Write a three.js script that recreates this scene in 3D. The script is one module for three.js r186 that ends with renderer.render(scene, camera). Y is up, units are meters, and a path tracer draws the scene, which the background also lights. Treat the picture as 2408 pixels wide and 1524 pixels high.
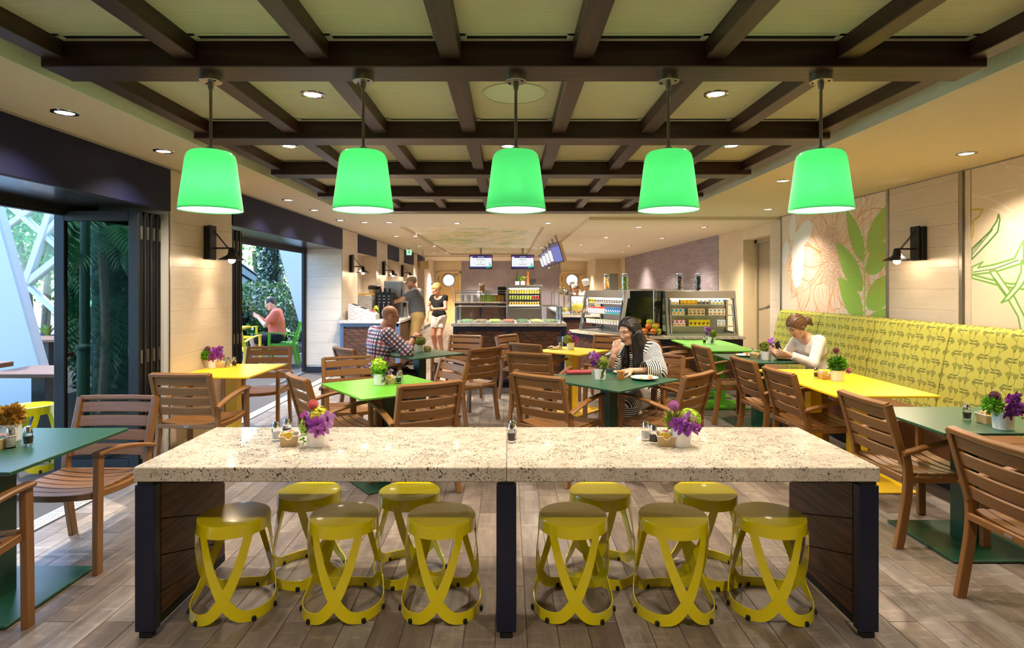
import * as THREE from 'three';
import { mergeGeometries, mergeVertices } from 'three/addons/utils/BufferGeometryUtils.js';
import { Sky } from 'three/addons/objects/Sky.js';
import { RectAreaLightUniformsLib } from 'three/addons/lights/RectAreaLightUniformsLib.js';

// ---------------------------------------------------------------- camera, sky, sun, exposure
const scene = new THREE.Scene();
const camera = new THREE.PerspectiveCamera(57.82, 2408 / 1524, 0.05, 4000);
camera.position.set(0, 1.56, 0);
camera.setViewOffset(2408, 1524, 9, 90, 2408, 1524);          // shift lens: verticals stay upright
const renderer = new THREE.WebGLRenderer({ antialias: true });
renderer.toneMapping = THREE.LinearToneMapping;
renderer.toneMappingExposure = 1.0;
renderer.shadowMap.enabled = true;
RectAreaLightUniformsLib.init();
const SKY_POWER = 1.15, SUN_POWER = 6.5;
const DOWN = 1.5;                                              // master dimmer of the ceiling lamps
const sky = new Sky();
sky.scale.setScalar(2000);
sky.material.uniforms.turbidity.value = 3;
sky.material.uniforms.rayleigh.value = 1.2;
sky.material.uniforms.mieCoefficient.value = 0.004;
sky.material.uniforms.mieDirectionalG.value = 0.8;
const sunDir = new THREE.Vector3(-0.42, 0.86, -0.28).normalize();
sky.material.uniforms.sunPosition.value.copy(sunDir);
scene.add(sky);
scene.environmentIntensity = SKY_POWER; scene.backgroundIntensity = SKY_POWER;
const sun = new THREE.DirectionalLight(0xfff4e2, SUN_POWER);
sun.name = 'sun'; sun.position.copy(sunDir).multiplyScalar(40).add(new THREE.Vector3(0, 0, -8));
sun.target.position.set(0, 0, -8); sun.castShadow = true;
Object.assign(sun.shadow.camera, { left: -25, right: 25, top: 25, bottom: -25, near: 1, far: 90 });
sun.shadow.mapSize.set(2048, 2048);
scene.add(sun, sun.target);

// ---------------------------------------------------------------- helpers
let seedV = 7;
const rnd = () => { seedV = (seedV + 0x6d2b79f5) | 0; let t = Math.imul(seedV ^ (seedV >>> 15), 1 | seedV); t = (t + Math.imul(t ^ (t >>> 7), 61 | t)) ^ t; return ((t ^ (t >>> 14)) >>> 0) / 4294967296; };
const rr = (a, b) => a + (b - a) * rnd();
const seed = (n) => { seedV = n * 7919 + 13; };
const V = (x, y, z) => new THREE.Vector3(x, y, z);
const R = (deg) => deg * Math.PI / 180;
const clamp = (x, a, b) => Math.min(b, Math.max(a, x));
const lerp = (a, b, t) => a + (b - a) * t;
const smooth = (a, b, x) => { const t = clamp((x - a) / (b - a), 0, 1); return t * t * (3 - 2 * t); };
const ORD = ['first', 'second', 'third', 'fourth', 'fifth', 'sixth', 'seventh', 'eighth', 'ninth', 'tenth', 'eleventh', 'twelfth', 'thirteenth', 'fourteenth'];
const names = {};
const numbered = (n) => { const k = names[n] = (names[n] ?? -1) + 1; return k ? n + '_' + String(k).padStart(3, '0') : n; };
function mesh(name, geo, mat, parent) {
  const m = new THREE.Mesh(Array.isArray(geo) ? join(geo) : geo, mat);
  m.name = parent ? name : numbered(name); m.castShadow = m.receiveShadow = true;
  (parent ?? scene).add(m); return m;
}
function tag(o, label, category, group) {
  o.userData.label = label; o.userData.category = category; if (group) o.userData.group = group; return o;
}
function thing(name, label, category, pos = [0, 0, 0], turn = 0, group) {
  const o = new THREE.Group(); o.name = numbered(name); scene.add(o);
  o.position.set(...pos); o.rotation.y = turn; return tag(o, label, category, group);
}
const struct = (name, geo, mat) => { const m = mesh(name, geo, mat); m.userData.kind = 'structure'; return m; };
const stuff = (o) => { o.userData.kind = 'stuff'; return o; };
function copyOf(o, label, pos, turn, group) {
  const c = o.clone(); c.name = numbered(o.name.replace(/_\d{3}$/, '')); scene.add(c);
  c.userData = { ...o.userData }; if (label) c.userData.label = label; if (group) c.userData.group = group;
  if (pos) c.position.set(...pos); if (turn !== undefined) c.rotation.y = turn; return c;
}
function join(list) {
  const fixed = list.map((g) => {
    let h = g.index ? g.toNonIndexed() : g.clone();
    if (!h.attributes.normal) h.computeVertexNormals();
    if (!h.attributes.uv) h.setAttribute('uv', new THREE.BufferAttribute(new Float32Array(h.attributes.position.count * 2), 2));
    for (const k of Object.keys(h.attributes)) if (!['position', 'normal', 'uv', 'color'].includes(k)) h.deleteAttribute(k);
    return h;
  });
  const anyColor = fixed.some((g) => g.attributes.color);
  if (anyColor) for (const g of fixed) if (!g.attributes.color) g.setAttribute('color', new THREE.BufferAttribute(new Float32Array(g.attributes.position.count * 3).fill(1), 3));
  return mergeGeometries(fixed);
}
// uv in metres by the dominant face direction; u runs along the grain axis
function uvm(geo, axis = 0, ou = 0, ov = 0) {
  const g = geo.index ? geo.toNonIndexed() : geo, p = g.attributes.position, uv = new Float32Array(p.count * 2), a = V(), b = V(), c = V();
  for (let i = 0; i < p.count; i += 3) {
    a.fromBufferAttribute(p, i); b.fromBufferAttribute(p, i + 1); c.fromBufferAttribute(p, i + 2);
    const n = b.clone().sub(a).cross(c.clone().sub(a)).toArray().map(Math.abs);
    const d = n.indexOf(Math.max(...n));
    let u = axis, v;
    if (d === axis) { u = (axis + 1) % 3; v = (axis + 2) % 3; } else v = 3 - axis - d;
    [a, b, c].forEach((q, k) => { const e = q.toArray(); uv[(i + k) * 2] = e[u] + ou; uv[(i + k) * 2 + 1] = e[v] + ov; });
  }
  g.setAttribute('uv', new THREE.BufferAttribute(uv, 2)); return g;
}
// chamfered box, uv in metres
function box(w, h, d, x = 0, y = 0, z = 0, b = 0.004, axis) {
  b = Math.min(b, w * 0.3, h * 0.3, d * 0.3);
  const H = [w / 2, h / 2, d / 2], pos = [], nor = [];
  const corner = (s, main) => s.map((q, k) => q * (H[k] - (k === main ? 0 : b)));
  const tri = (A, B, C, n) => {
    const e1 = B.map((q, k) => q - A[k]), e2 = C.map((q, k) => q - A[k]);
    const cr = [e1[1] * e2[2] - e1[2] * e2[1], e1[2] * e2[0] - e1[0] * e2[2], e1[0] * e2[1] - e1[1] * e2[0]];
    const l = cr[0] * n[0] + cr[1] * n[1] + cr[2] * n[2] < 0 ? [A, C, B] : [A, B, C];
    for (const q of l) { pos.push(q[0] + x, q[1] + y, q[2] + z); nor.push(...n); }
  };
  for (let m = 0; m < 3; m++) for (const s of [-1, 1]) {
    const n = [0, 0, 0]; n[m] = s; const o = [(m + 1) % 3, (m + 2) % 3];
    const c = [[-1, -1], [1, -1], [1, 1], [-1, 1]].map(([p, q]) => { const v = [0, 0, 0]; v[m] = s; v[o[0]] = p; v[o[1]] = q; return corner(v, m); });
    tri(c[0], c[1], c[2], n); tri(c[0], c[2], c[3], n);
  }
  if (b > 0) {
    for (let m = 0; m < 3; m++) {
      const o = [(m + 1) % 3, (m + 2) % 3];
      for (const s of [-1, 1]) for (const t of [-1, 1]) {
        const n = [0, 0, 0]; n[o[0]] = s * Math.SQRT1_2; n[o[1]] = t * Math.SQRT1_2;
        const mk = (e, main) => { const v = [0, 0, 0]; v[m] = e; v[o[0]] = s; v[o[1]] = t; return corner(v, main); };
        const A = mk(-1, o[0]), B = mk(1, o[0]), C = mk(1, o[1]), D = mk(-1, o[1]);
        tri(A, B, C, n); tri(A, C, D, n);
      }
    }
    for (const sx of [-1, 1]) for (const sy of [-1, 1]) for (const sz of [-1, 1]) {
      const k = 0.57735, v = [sx, sy, sz]; tri(corner(v, 0), corner(v, 1), corner(v, 2), [sx * k, sy * k, sz * k]);
    }
  }
  const g = new THREE.BufferGeometry();
  g.setAttribute('position', new THREE.BufferAttribute(new Float32Array(pos), 3));
  g.setAttribute('normal', new THREE.BufferAttribute(new Float32Array(nor), 3));
  const ax = axis ?? [w, h, d].indexOf(Math.max(w, h, d));
  return uvm(g, ax, rnd() * 3, rnd() * 3);
}
// box given by its corners
const slab = (x0, x1, y0, y1, z0, z1, b = 0.003, axis) => box(x1 - x0, y1 - y0, z1 - z0, (x0 + x1) / 2, (y0 + y1) / 2, (z0 + z1) / 2, b, axis);
// sweep of a closed section [[a,b]...] along a path; a runs along side, b along up
function sweep(path, section, side, caps = true, loop = false) {
  const pts = path.map((p) => (p.isVector3 ? p : V(...p))), n = pts.length, m = section.length, pos = [], uv = [], nor = [];
  const rings = pts.map((p, i) => {
    const t = pts[loop ? (i + 1) % n : Math.min(i + 1, n - 1)].clone().sub(pts[loop ? (i + n - 1) % n : Math.max(i - 1, 0)]).normalize();
    const s0 = typeof side === 'function' ? side(i, t) : side.clone ? side.clone() : V(...side);
    const s = s0.sub(t.clone().multiplyScalar(s0.dot(t))).normalize(), u = V().crossVectors(t, s);
    const k = Array.isArray(section[0][0]) ? section[i] : section;
    return k.map(([a, b]) => p.clone().addScaledVector(s, a).addScaledVector(u, b));
  });
  const put = (A, B, C, uA, uB, uC) => { for (const [q, w] of [[A, uA], [B, uB], [C, uC]]) { pos.push(q.x, q.y, q.z); uv.push(...w); } };
  let L = 0; const mm = rings[0].length;
  for (let i = 0; i < (loop ? n : n - 1); i++) {
    const a = rings[i], b = rings[(i + 1) % n], L2 = L + pts[i].distanceTo(pts[(i + 1) % n]); let w = 0;
    for (let j = 0; j < mm; j++) {
      const k = (j + 1) % mm, w2 = w + a[j].distanceTo(a[k]);
      put(a[j], b[j], b[k], [L, w], [L2, w], [L2, w2]); put(a[j], b[k], a[k], [L, w], [L2, w2], [L, w2]); w = w2;
    }
    L = L2;
  }
  if (caps && !loop) for (const [r, flip] of [[rings[0], 0], [rings[n - 1], 1]]) {
    for (let j = 1; j < mm - 1; j++) { const q = flip ? [r[0], r[j + 1], r[j]] : [r[0], r[j], r[j + 1]]; put(q[0], q[1], q[2], [0, 0], [0.02, 0], [0.02, 0.02]); }
  }
  let g = new THREE.BufferGeometry();
  g.setAttribute('position', new THREE.BufferAttribute(new Float32Array(pos), 3));
  g.setAttribute('uv', new THREE.BufferAttribute(new Float32Array(uv), 2));
  return crease(g, 40);
}
// smooth normals except across edges sharper than the angle
function crease(geo, deg = 40) {
  const g = geo.index ? geo.toNonIndexed() : geo, p = g.attributes.position, lim = Math.cos(R(deg)), map = new Map(), fn = [], a = V(), b = V(), c = V(), no = new Float32Array(p.count * 3);
  const key = (i) => Math.round(p.getX(i) * 2e4) + '_' + Math.round(p.getY(i) * 2e4) + '_' + Math.round(p.getZ(i) * 2e4), keys = [];
  for (let i = 0; i < p.count; i += 3) {
    a.fromBufferAttribute(p, i); b.fromBufferAttribute(p, i + 1); c.fromBufferAttribute(p, i + 2);
    const n = b.clone().sub(a).cross(c.clone().sub(a)); fn.push([n, n.clone().normalize()]);
    for (let k = 0; k < 3; k++) { const q = key(i + k); keys.push(q); if (!map.has(q)) map.set(q, []); map.get(q).push(i / 3); }
  }
  for (let i = 0; i < p.count; i++) {
    const me = fn[(i / 3) | 0][1], s = V(); for (const f of map.get(keys[i])) if (fn[f][1].dot(me) > lim) s.add(fn[f][0]);
    s.normalize(); no[i * 3] = s.x; no[i * 3 + 1] = s.y; no[i * 3 + 2] = s.z;
  }
  g.setAttribute('normal', new THREE.BufferAttribute(no, 3)); return g;
}
const rect = (w, h, c = 0.003) => [[-w / 2 + c, -h / 2], [w / 2 - c, -h / 2], [w / 2, -h / 2 + c], [w / 2, h / 2 - c], [w / 2 - c, h / 2], [-w / 2 + c, h / 2], [-w / 2, h / 2 - c], [-w / 2, -h / 2 + c]];
const round = (r, n = 10) => Array.from({ length: n }, (_, i) => [Math.cos(i / n * 2 * Math.PI) * r, Math.sin(i / n * 2 * Math.PI) * r]);
const spline = (pts, n, closed = false) => new THREE.CatmullRomCurve3(pts.map((p) => (p.isVector3 ? p : V(...p))), closed, 'centripetal').getPoints(n);
const tube = (pts, r, n = 8, steps) => sweep(steps ? spline(pts, steps) : pts, round(r, n), V(0.13, 0.21, 0.97));
const lathe = (prof, n = 32) => crease(new THREE.LatheGeometry(prof.map(([r, y]) => new THREE.Vector2(r, y)), n), 35);
const cyl = (r0, r1, h, x = 0, y = 0, z = 0, n = 24) => { const g = new THREE.CylinderGeometry(r1, r0, h, n); g.translate(x, y + h / 2, z); return g; };
const ball = (r, x = 0, y = 0, z = 0, sx = 1, sy = 1, sz = 1, n = 16) => { const g = new THREE.SphereGeometry(r, n, Math.max(6, n * 0.7 | 0)); g.scale(sx, sy, sz); g.translate(x, y, z); return g; };
const moved = (g, x, y, z, ry = 0, rx = 0, rz = 0) => { const h = g.clone(); h.applyMatrix4(new THREE.Matrix4().makeRotationFromEuler(new THREE.Euler(rx, ry, rz, 'YXZ')).setPosition(x, y, z)); return h; };
// a flat picture panel: a thin box whose whole face carries the map from 0 to 1; faces +z
function picture(w, h, t = 0.01) {
  const g = new THREE.BoxGeometry(w, h, t); return g;
}
// ---------------------------------------------------------------- noise and textures
const hash = (x, y, s) => { let h = Math.imul(x | 0, 374761393) ^ Math.imul(y | 0, 668265263) ^ Math.imul(s | 0, 2147483647 - 58); h = Math.imul(h ^ (h >>> 13), 1274126177); return ((h ^ (h >>> 16)) >>> 0) / 4294967296; };
function pn(x, y, px, py, s = 0) {                              // periodic value noise
  const x0 = Math.floor(x), y0 = Math.floor(y), f = x - x0, g = y - y0, u = f * f * (3 - 2 * f), v = g * g * (3 - 2 * g), m = (a, n) => ((a % n) + n) % n;
  const A = m(x0, px), B = m(x0 + 1, px), C = m(y0, py), D = m(y0 + 1, py);
  return lerp(lerp(hash(A, C, s), hash(B, C, s), u), lerp(hash(A, D, s), hash(B, D, s), u), v);
}
const fbm = (u, v, fx, fy, s, oct = 4) => { let a = 0, k = 0.5, t = 0; for (let i = 0; i < oct; i++) { a += k * pn(u * fx, v * fy, fx, fy, s + i); t += k; fx *= 2; fy *= 2; k *= 0.5; } return a / t; };
function tex(w, h, fn, wm = 1, hm = 1, srgb = true) {
  const d = new Uint8Array(w * h * 4);
  for (let j = 0; j < h; j++) for (let i = 0; i < w; i++) {
    const c = fn((i + 0.5) / w, (j + 0.5) / h), o = (j * w + i) * 4; d[o] = clamp(c[0], 0, 255); d[o + 1] = clamp(c[1], 0, 255); d[o + 2] = clamp(c[2], 0, 255); d[o + 3] = 255;
  }
  const t = new THREE.DataTexture(d, w, h); t.wrapS = t.wrapT = THREE.RepeatWrapping; t.magFilter = THREE.LinearFilter; t.minFilter = THREE.LinearMipmapLinearFilter; t.generateMipmaps = true;
  if (srgb) t.colorSpace = THREE.SRGBColorSpace; t.repeat.set(1 / wm, 1 / hm); t.needsUpdate = true; return t;
}
function canvasTex(w, h, draw, wm, hm) {
  const c = document.createElement('canvas'); c.width = w; c.height = h; const x = c.getContext('2d'); draw(x, w, h);
  const t = new THREE.CanvasTexture(c); t.colorSpace = THREE.SRGBColorSpace; t.wrapS = t.wrapT = THREE.RepeatWrapping; if (wm) t.repeat.set(1 / wm, 1 / hm); return t;
}
const mix3 = (a, b, t) => [lerp(a[0], b[0], t), lerp(a[1], b[1], t), lerp(a[2], b[2], t)];
const std = (o) => new THREE.MeshStandardMaterial(o);
const phys = (o) => new THREE.MeshPhysicalMaterial(o);
// ---------------------------------------------------------------- materials
const M = {};
{
  const grain = (dark, light, s, fy = 90) => (u, v) => {
    const w = v + (fbm(u, v, 3, 6, s) - 0.5) * 0.12, ring = 0.5 + 0.5 * Math.sin((w * 26 + fbm(u, v, 2, 8, s + 9) * 7) * 2);
    const fine = pn(u * 24, v * fy * 3, 24, fy * 3, s + 3), t = 0.45 * ring + 0.35 * fbm(u, w, 6, fy, s + 5) + 0.3 * fine - 0.1;
    return mix3(dark, light, clamp(t, 0, 1));
  };
  const walnutT = tex(1024, 512, grain([44, 26, 19], [88, 56, 42], 21, 60), 1.6, 0.55);
  M.beam = std({ map: walnutT, roughness: 0.42, color: 0xd9cfd0 });
  M.walnut = std({ map: tex(1024, 512, grain([46, 27, 18], [112, 72, 48], 33, 50), 1.2, 0.4), roughness: 0.5 });
  M.teak = phys({ map: tex(512, 256, grain([120, 80, 36], [140, 96, 47], 41, 40), 0.9, 0.3), roughness: 0.42, clearcoat: 0.15, clearcoatRoughness: 0.35 });
  const plankT = tex(2048, 1024, (u, v) => {
    const big = fbm(u, v, 7, 14, 51), streak = fbm(u, v, 10, 160, 55, 3), blot = smooth(0.56, 0.78, fbm(u, v, 22, 44, 58)), cloud = fbm(u, v, 40, 60, 60, 3), cross = smooth(0.62, 0.8, fbm(u, v, 120, 14, 66, 2));
    let c = mix3([100, 93, 88], [160, 151, 141], clamp(big * 0.9 + streak * 0.4 - 0.2, 0, 1));
    c = mix3(c, [92, 80, 70], blot * 0.45 * smooth(0.4, 0.7, streak)); c = mix3(c, [205, 190, 172], cross * 0.25);
    return c.map((q) => q + (cloud - 0.5) * 22);
  }, 2.6, 1.3);
  M.planks = ['#ffffff', '#ece4dc', '#d8cec6', '#f4ede2'].map((c) => phys({ map: plankT, color: c, roughness: 0.34, bumpMap: plankT, bumpScale: 0.0006 }));
  M.grout = std({ color: 0x3b3631, roughness: 0.9 });
  M.granite = phys({ map: tex(1024, 1024, (u, v) => {
    const a = fbm(u, v, 12, 12, 71), b = fbm(u, v, 60, 60, 75, 3), c = pn(u * 230 + b * 3, v * 170, 230, 170, 79), cl = fbm(u, v, 18, 26, 84, 2), d = pn(u * 240, v * 240, 240, 240, 91);
    let k = mix3([188, 180, 166], [216, 210, 196], clamp(a * 1.2 - 0.1, 0, 1)); k = mix3(k, [172, 150, 124], smooth(0.55, 0.78, b) * 0.55);
    k = mix3(k, [52, 46, 46], smooth(0.74, 0.86, c * 0.72 + cl * 0.4) * 0.8); k = mix3(k, [110, 96, 86], smooth(0.8, 0.9, d) * 0.5);
    return k;
  }, 0.85, 0.85), roughness: 0.09, clearcoat: 0.5, clearcoatRoughness: 0.04 });
  M.graniteGrey = phys({ map: tex(512, 512, (u, v) => { const c = pn(u * 110, v * 110, 110, 110, 95), d = fbm(u, v, 30, 30, 96); return mix3(mix3([170, 164, 160], [206, 202, 198], d), [62, 60, 66], smooth(0.74, 0.86, c)); }, 0.5, 0.5), roughness: 0.25 });
  const tileT = tex(1024, 512, (u, v) => { const s = fbm(u, v, 5, 90, 101, 3), b = fbm(u, v, 4, 3, 105), f = pn(u * 40, v * 256, 40, 256, 108); return mix3([196, 180, 158], [224, 210, 190], clamp(0.2 + s * 0.5 + b * 0.3 + (f - 0.5) * 0.3, 0, 1)); }, 1.3, 0.6);
  M.tile = phys({ map: tileT, roughness: 0.38 });
  M.tileJoint = std({ color: 0xf0e6d4, roughness: 0.9 });
  const linen = tex(512, 512, (u, v) => { const l = Math.abs(((v * 24) % 1) - 0.5) > 0.455 ? 1 : 0, s = fbm(u, v, 4, 110, 111, 3); return mix3([186, 180, 146], [202, 197, 164], s).map((q) => q - l * 9); }, 0.6, 0.72);
  M.panel = std({ map: linen, roughness: 0.55 });
  M.ceiling = std({ color: 0xdfd2b6, roughness: 0.8 });
  M.cove = std({ color: 0xd7dcc4, roughness: 0.7 });
  M.cream = std({ map: tex(512, 512, (u, v) => mix3([214, 196, 158], [228, 212, 178], fbm(u, v, 6, 12, 121)), 2, 2), roughness: 0.6 });
  M.doorPaint = std({ color: 0xd8b878, roughness: 0.5 });
  M.doorGrey = std({ color: 0x9d8f74, roughness: 0.5 });
  M.slate = std({ map: tex(1024, 1024, (u, v) => {
    const a = fbm(u, v, 5, 5, 131), w = fbm(u, v, 9, 9, 133), vein = (f, s) => { const q = fbm(u + w * 0.1, v + w * 0.06, f, f, s, 3); return smooth(0.013, 0, Math.abs(q - 0.5)); };
    let c = mix3([128, 120, 130], [170, 162, 172], a); c = mix3(c, [206, 192, 190], 0.55 * Math.max(vein(6, 140) * smooth(0.4, 0.6, a), vein(9, 150) * smooth(0.5, 0.65, w))); return c;
  }, 2.4, 2.4), roughness: 0.45 });
  M.slateStreak = std({ map: tex(512, 1024, (u, v) => { const s = fbm(u, v, 60, 5, 161, 4), b = fbm(u, v, 5, 5, 165), q = smooth(0.62, 0.76, fbm(u, v, 44, 7, 168, 3)); return mix3(mix3([122, 113, 122], [164, 154, 162], s * 0.8 + b * 0.3), [186, 172, 172], q * 0.5); }, 2, 2.6), roughness: 0.5 });
  M.navy = phys({ color: 0x0e1130, roughness: 0.6, specularIntensity: 0.6 });
  M.navySteel = phys({ color: 0x151b33, roughness: 0.4, metalness: 0.15 });
  M.black = std({ color: 0x0c0c0e, roughness: 0.6 });
  M.frame = phys({ color: 0x161517, roughness: 0.55 });
  M.rubber = std({ color: 0x070707, roughness: 0.7 });
  M.steel = std({ color: 0xb9bcc0, roughness: 0.28, metalness: 1 });
  M.brushed = std({ color: 0xa7a298, roughness: 0.34, metalness: 1 });
  M.chrome = std({ color: 0xd9dadc, roughness: 0.1, metalness: 1 });
  M.glass = phys({ color: 0xeaf4f0, transmission: 1, thickness: 0, roughness: 0.02, ior: 1.45 });
  M.tint = phys({ color: 0xaabdb2, transmission: 1, thickness: 0, roughness: 0.0, ior: 2.1 });
  M.clear = phys({ color: 0xf6fbff, transmission: 1, thickness: 0, roughness: 0.03, ior: 1.45 });
  M.solidGlass = phys({ color: 0xffffff, transmission: 1, thickness: 0.02, roughness: 0.02, ior: 1.45 });
  const paint = (c, r = 0.35) => phys({ color: c, roughness: r, clearcoat: 0.2, clearcoatRoughness: 0.3 });
  M.yellow = paint(0xe6c40c, 0.3); M.yellowTable = paint(0xf2c90f, 0.4);
  M.lime = paint(0x58a81e, 0.4); M.green = paint(0x1e5238, 0.38); M.greenLow = paint(0x17452f, 0.36); M.stoolYellow = phys({ color: 0xd9cb06, roughness: 0.2, clearcoat: 0.8, clearcoatRoughness: 0.04 });
  M.white = phys({ color: 0xeeebe4, roughness: 0.3, clearcoat: 0.4, clearcoatRoughness: 0.1 });
  M.whitePaint = std({ color: 0xf2f2f0, roughness: 0.5 });
  M.beige = phys({ color: 0xc4a878, roughness: 0.45 });
  M.lampWhite = (k, c = 0xffffff) => std({ color: 0xffffff, emissive: c, emissiveIntensity: k, roughness: 0.5 });
}
// ---------------------------------------------------------------- floor
const XL = -3.0, XR = 4.11, XO = -3.69, HC = 2.6, FARZ = -24;
{
  const floor = struct('floor', slab(XL - 0.16, 4.4, -0.3, -0.0035, -24.3, 3, 0), M.grout);
  struct('floor', slab(-6.4, XL - 0.16, -0.3, -0.006, -24.3, 3, 0), M.grout);
  seed(3);
  const W = 0.14, L = 0.65, list = [];
  for (let i = 0; i < 52; i++) for (let j = 0; j < 40; j++) {
    const x = XL + 0.003 + (i + 0.5) * W, z = 0.2 - (j + (i % 2 ? 0.5 : 0)) * L; if (x > 4.1) continue;
    const d = -z; list.push([x, z, d < 2.3 ? 99 : Math.hypot(d, x * 0.7)]);
  }
  list.sort((a, b) => a[2] - b[2]);
  const shapes = Array.from({ length: 14 }, () => uvm(box(W - 0.0025, 0.006, L - 0.0025, 0, -0.003, 0, 0.0012, 2), 2, rr(0, 9), rr(0, 9))), rest = M.planks.map(() => []);
  list.forEach(([x, z], k) => {
    const s = shapes[Math.floor(rnd() * 14)], mi = Math.floor(rnd() * 4);
    if (k < 300) { const m = mesh('plank', s, M.planks[mi], floor); m.position.set(x, 0, z); } else rest[mi].push(moved(s, x, 0, z));
  });
  rest.forEach((g, k) => stuff(mesh('distant_planks', g, M.planks[k], floor)));
  // perforated drain channel along the folding doors
  const slot = std({ color: 0x1c1c1e, roughness: 0.8 }), metal = std({ color: 0xb9b4aa, roughness: 0.4, metalness: 0.8 });
  const sh = new THREE.Shape([[-0.065, 0], [0.065, 0], [0.065, 0.9], [-0.065, 0.9]].map((p) => new THREE.Vector2(...p)));
  for (let r = 0; r < 24; r++) for (let c = 0; c < 4; c++) {
    const x = -0.042 + c * 0.022 + (r % 2) * 0.011, y = 0.03 + r * 0.036, h = new THREE.Path(); h.moveTo(x, y); h.lineTo(x + 0.006, y); h.lineTo(x + 0.006, y + 0.022); h.lineTo(x, y + 0.022); h.closePath(); sh.holes.push(h);
  }
  const gg = new THREE.ExtrudeGeometry(sh, { depth: 0.003, bevelEnabled: false }); gg.rotateX(-Math.PI / 2);
  for (const [a, b, lab] of [[2.2, 5.2, 'perforated steel floor drain beside the first folding door'], [6.4, 10.6, 'slotted steel floor drain beside the second folding door']]) {
    const t = thing('floor_drain', lab, 'drain', [XL - 0.085, 0, -a]);
    mesh('channel', slab(-0.075, 0.075, -0.03, -0.0015, -(b - a), 0, 0), slot, t);
    for (let z = 0; z < b - a - 0.05; z += 0.905) { const m = mesh('grate', gg, metal, t); m.position.set(0, -0.0005, -z); }
  }
}
// ---------------------------------------------------------------- left wall: tiled piers, navy lintels, openings
{
  const piers = [[5.2, 6.37], [10.6, 11.7], [13.35, 14.6], [16.1, 16.9], [18.6, 19.4], [21, 24]];
  const opens = [[1.2, 5.2], [6.37, 10.6], [11.7, 13.35], [14.6, 16.1], [16.9, 18.6], [19.4, 21]];
  const core = [];
  for (const [a, b] of piers) core.push(slab(XO, XL - 0.012, 0, HC, -b, -a, 0));
  for (const [a, b] of opens) core.push(slab(XO, XL - 0.03, 2.24, HC, -b, -a, 0));
  core.push(slab(XO, XL - 0.012, 0, HC, -1.2, 3, 0));
  for (const [a, b] of opens.slice(2)) core.push(slab(XO, XL - 0.32, 0, 2.24, -b, -a, 0));
  const wall = struct('wall_left', core, M.tileJoint);
  const H0 = [0.13, 0.33, 0.53, 0.73, 0.93, 1.13, 1.33, 1.53, 1.73, 1.93, 2.13, 2.33, 2.53, HC];
  const tiles = (place, h0 = H0) => { let lo = 0.1; for (const h of h0) { const k = Math.min(h, HC); if (k - lo > 0.03) place(lo + 0.0006, k - 0.0006); lo = k; } };
  for (const [a, b] of piers) tiles((lo, hi) => mesh('tile', slab(XL - 0.012, XL, lo, hi, -b + 0.002, -a - 0.002, 0.0008, 2), M.tile, wall));
  // jamb of the second opening and the backs of the niches
  tiles((lo, hi) => { if (lo < 2.2) mesh('tile', slab(XO + 0.01, XL - 0.003, lo, Math.min(hi, 2.24), -10.6, -10.588, 0.0015, 0), M.tile, wall); });
  tiles((lo, hi) => { if (lo < 2.2) mesh('tile', slab(XO + 0.01, XL - 0.003, lo, Math.min(hi, 2.24), -6.382, -6.37, 0.0015, 0), M.tile, wall); });
  for (const [a, b] of opens.slice(2)) {
    tiles((lo, hi) => { if (lo < 2.2) mesh('tile', slab(XL - 0.32, XL - 0.308, lo, Math.min(hi, 2.24), -b, -a, 0.0015, 2), M.tile, wall); });
    tiles((lo, hi) => { if (lo < 2.2) mesh('tile', slab(XL - 0.308, XL - 0.003, lo, Math.min(hi, 2.24), -b - 0.0, -b + 0.012, 0.0015, 0), M.tile, wall); });
  }
  // navy lintel panels
  const lint = (a, b) => mesh('lintel_panel', slab(XL - 0.03, XL + 0.012, 2.22, HC - 0.005, -b + 0.002, -a - 0.002, 0.003, 2), M.navy, wall);
  lint(1.2, 3.1); lint(3.1, 5.2); lint(6.37, 8.5); lint(8.5, 10.6); for (const [a, b] of opens.slice(2)) lint(a, b);
  for (const [a, b] of opens.slice(0, 2)) mesh('soffit', slab(XO, XL - 0.03, 2.22, 2.24, -b, -a, 0.002, 2), phys({ color: 0x55575c, roughness: 0.22, metalness: 0.7 }), wall);
  // metal corner strips
  for (const d of [5.2, 10.6, 11.7, 13.35, 14.6]) mesh('corner_strip', slab(XL - 0.004, XL + 0.004, 0.1, 2.24, -d - 0.006, -d + 0.006, 0.001), M.brushed, wall);
  const base = struct('baseboard_left', piers.map(([a, b]) => slab(XL - 0.012, XL + 0.004, 0, 0.1, -b, -a, 0.002)).concat([slab(XO, XL, 0, 0.1, -10.6, -10.58, 0.002)]), std({ color: 0x22222c, roughness: 0.4 }));
}
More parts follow.
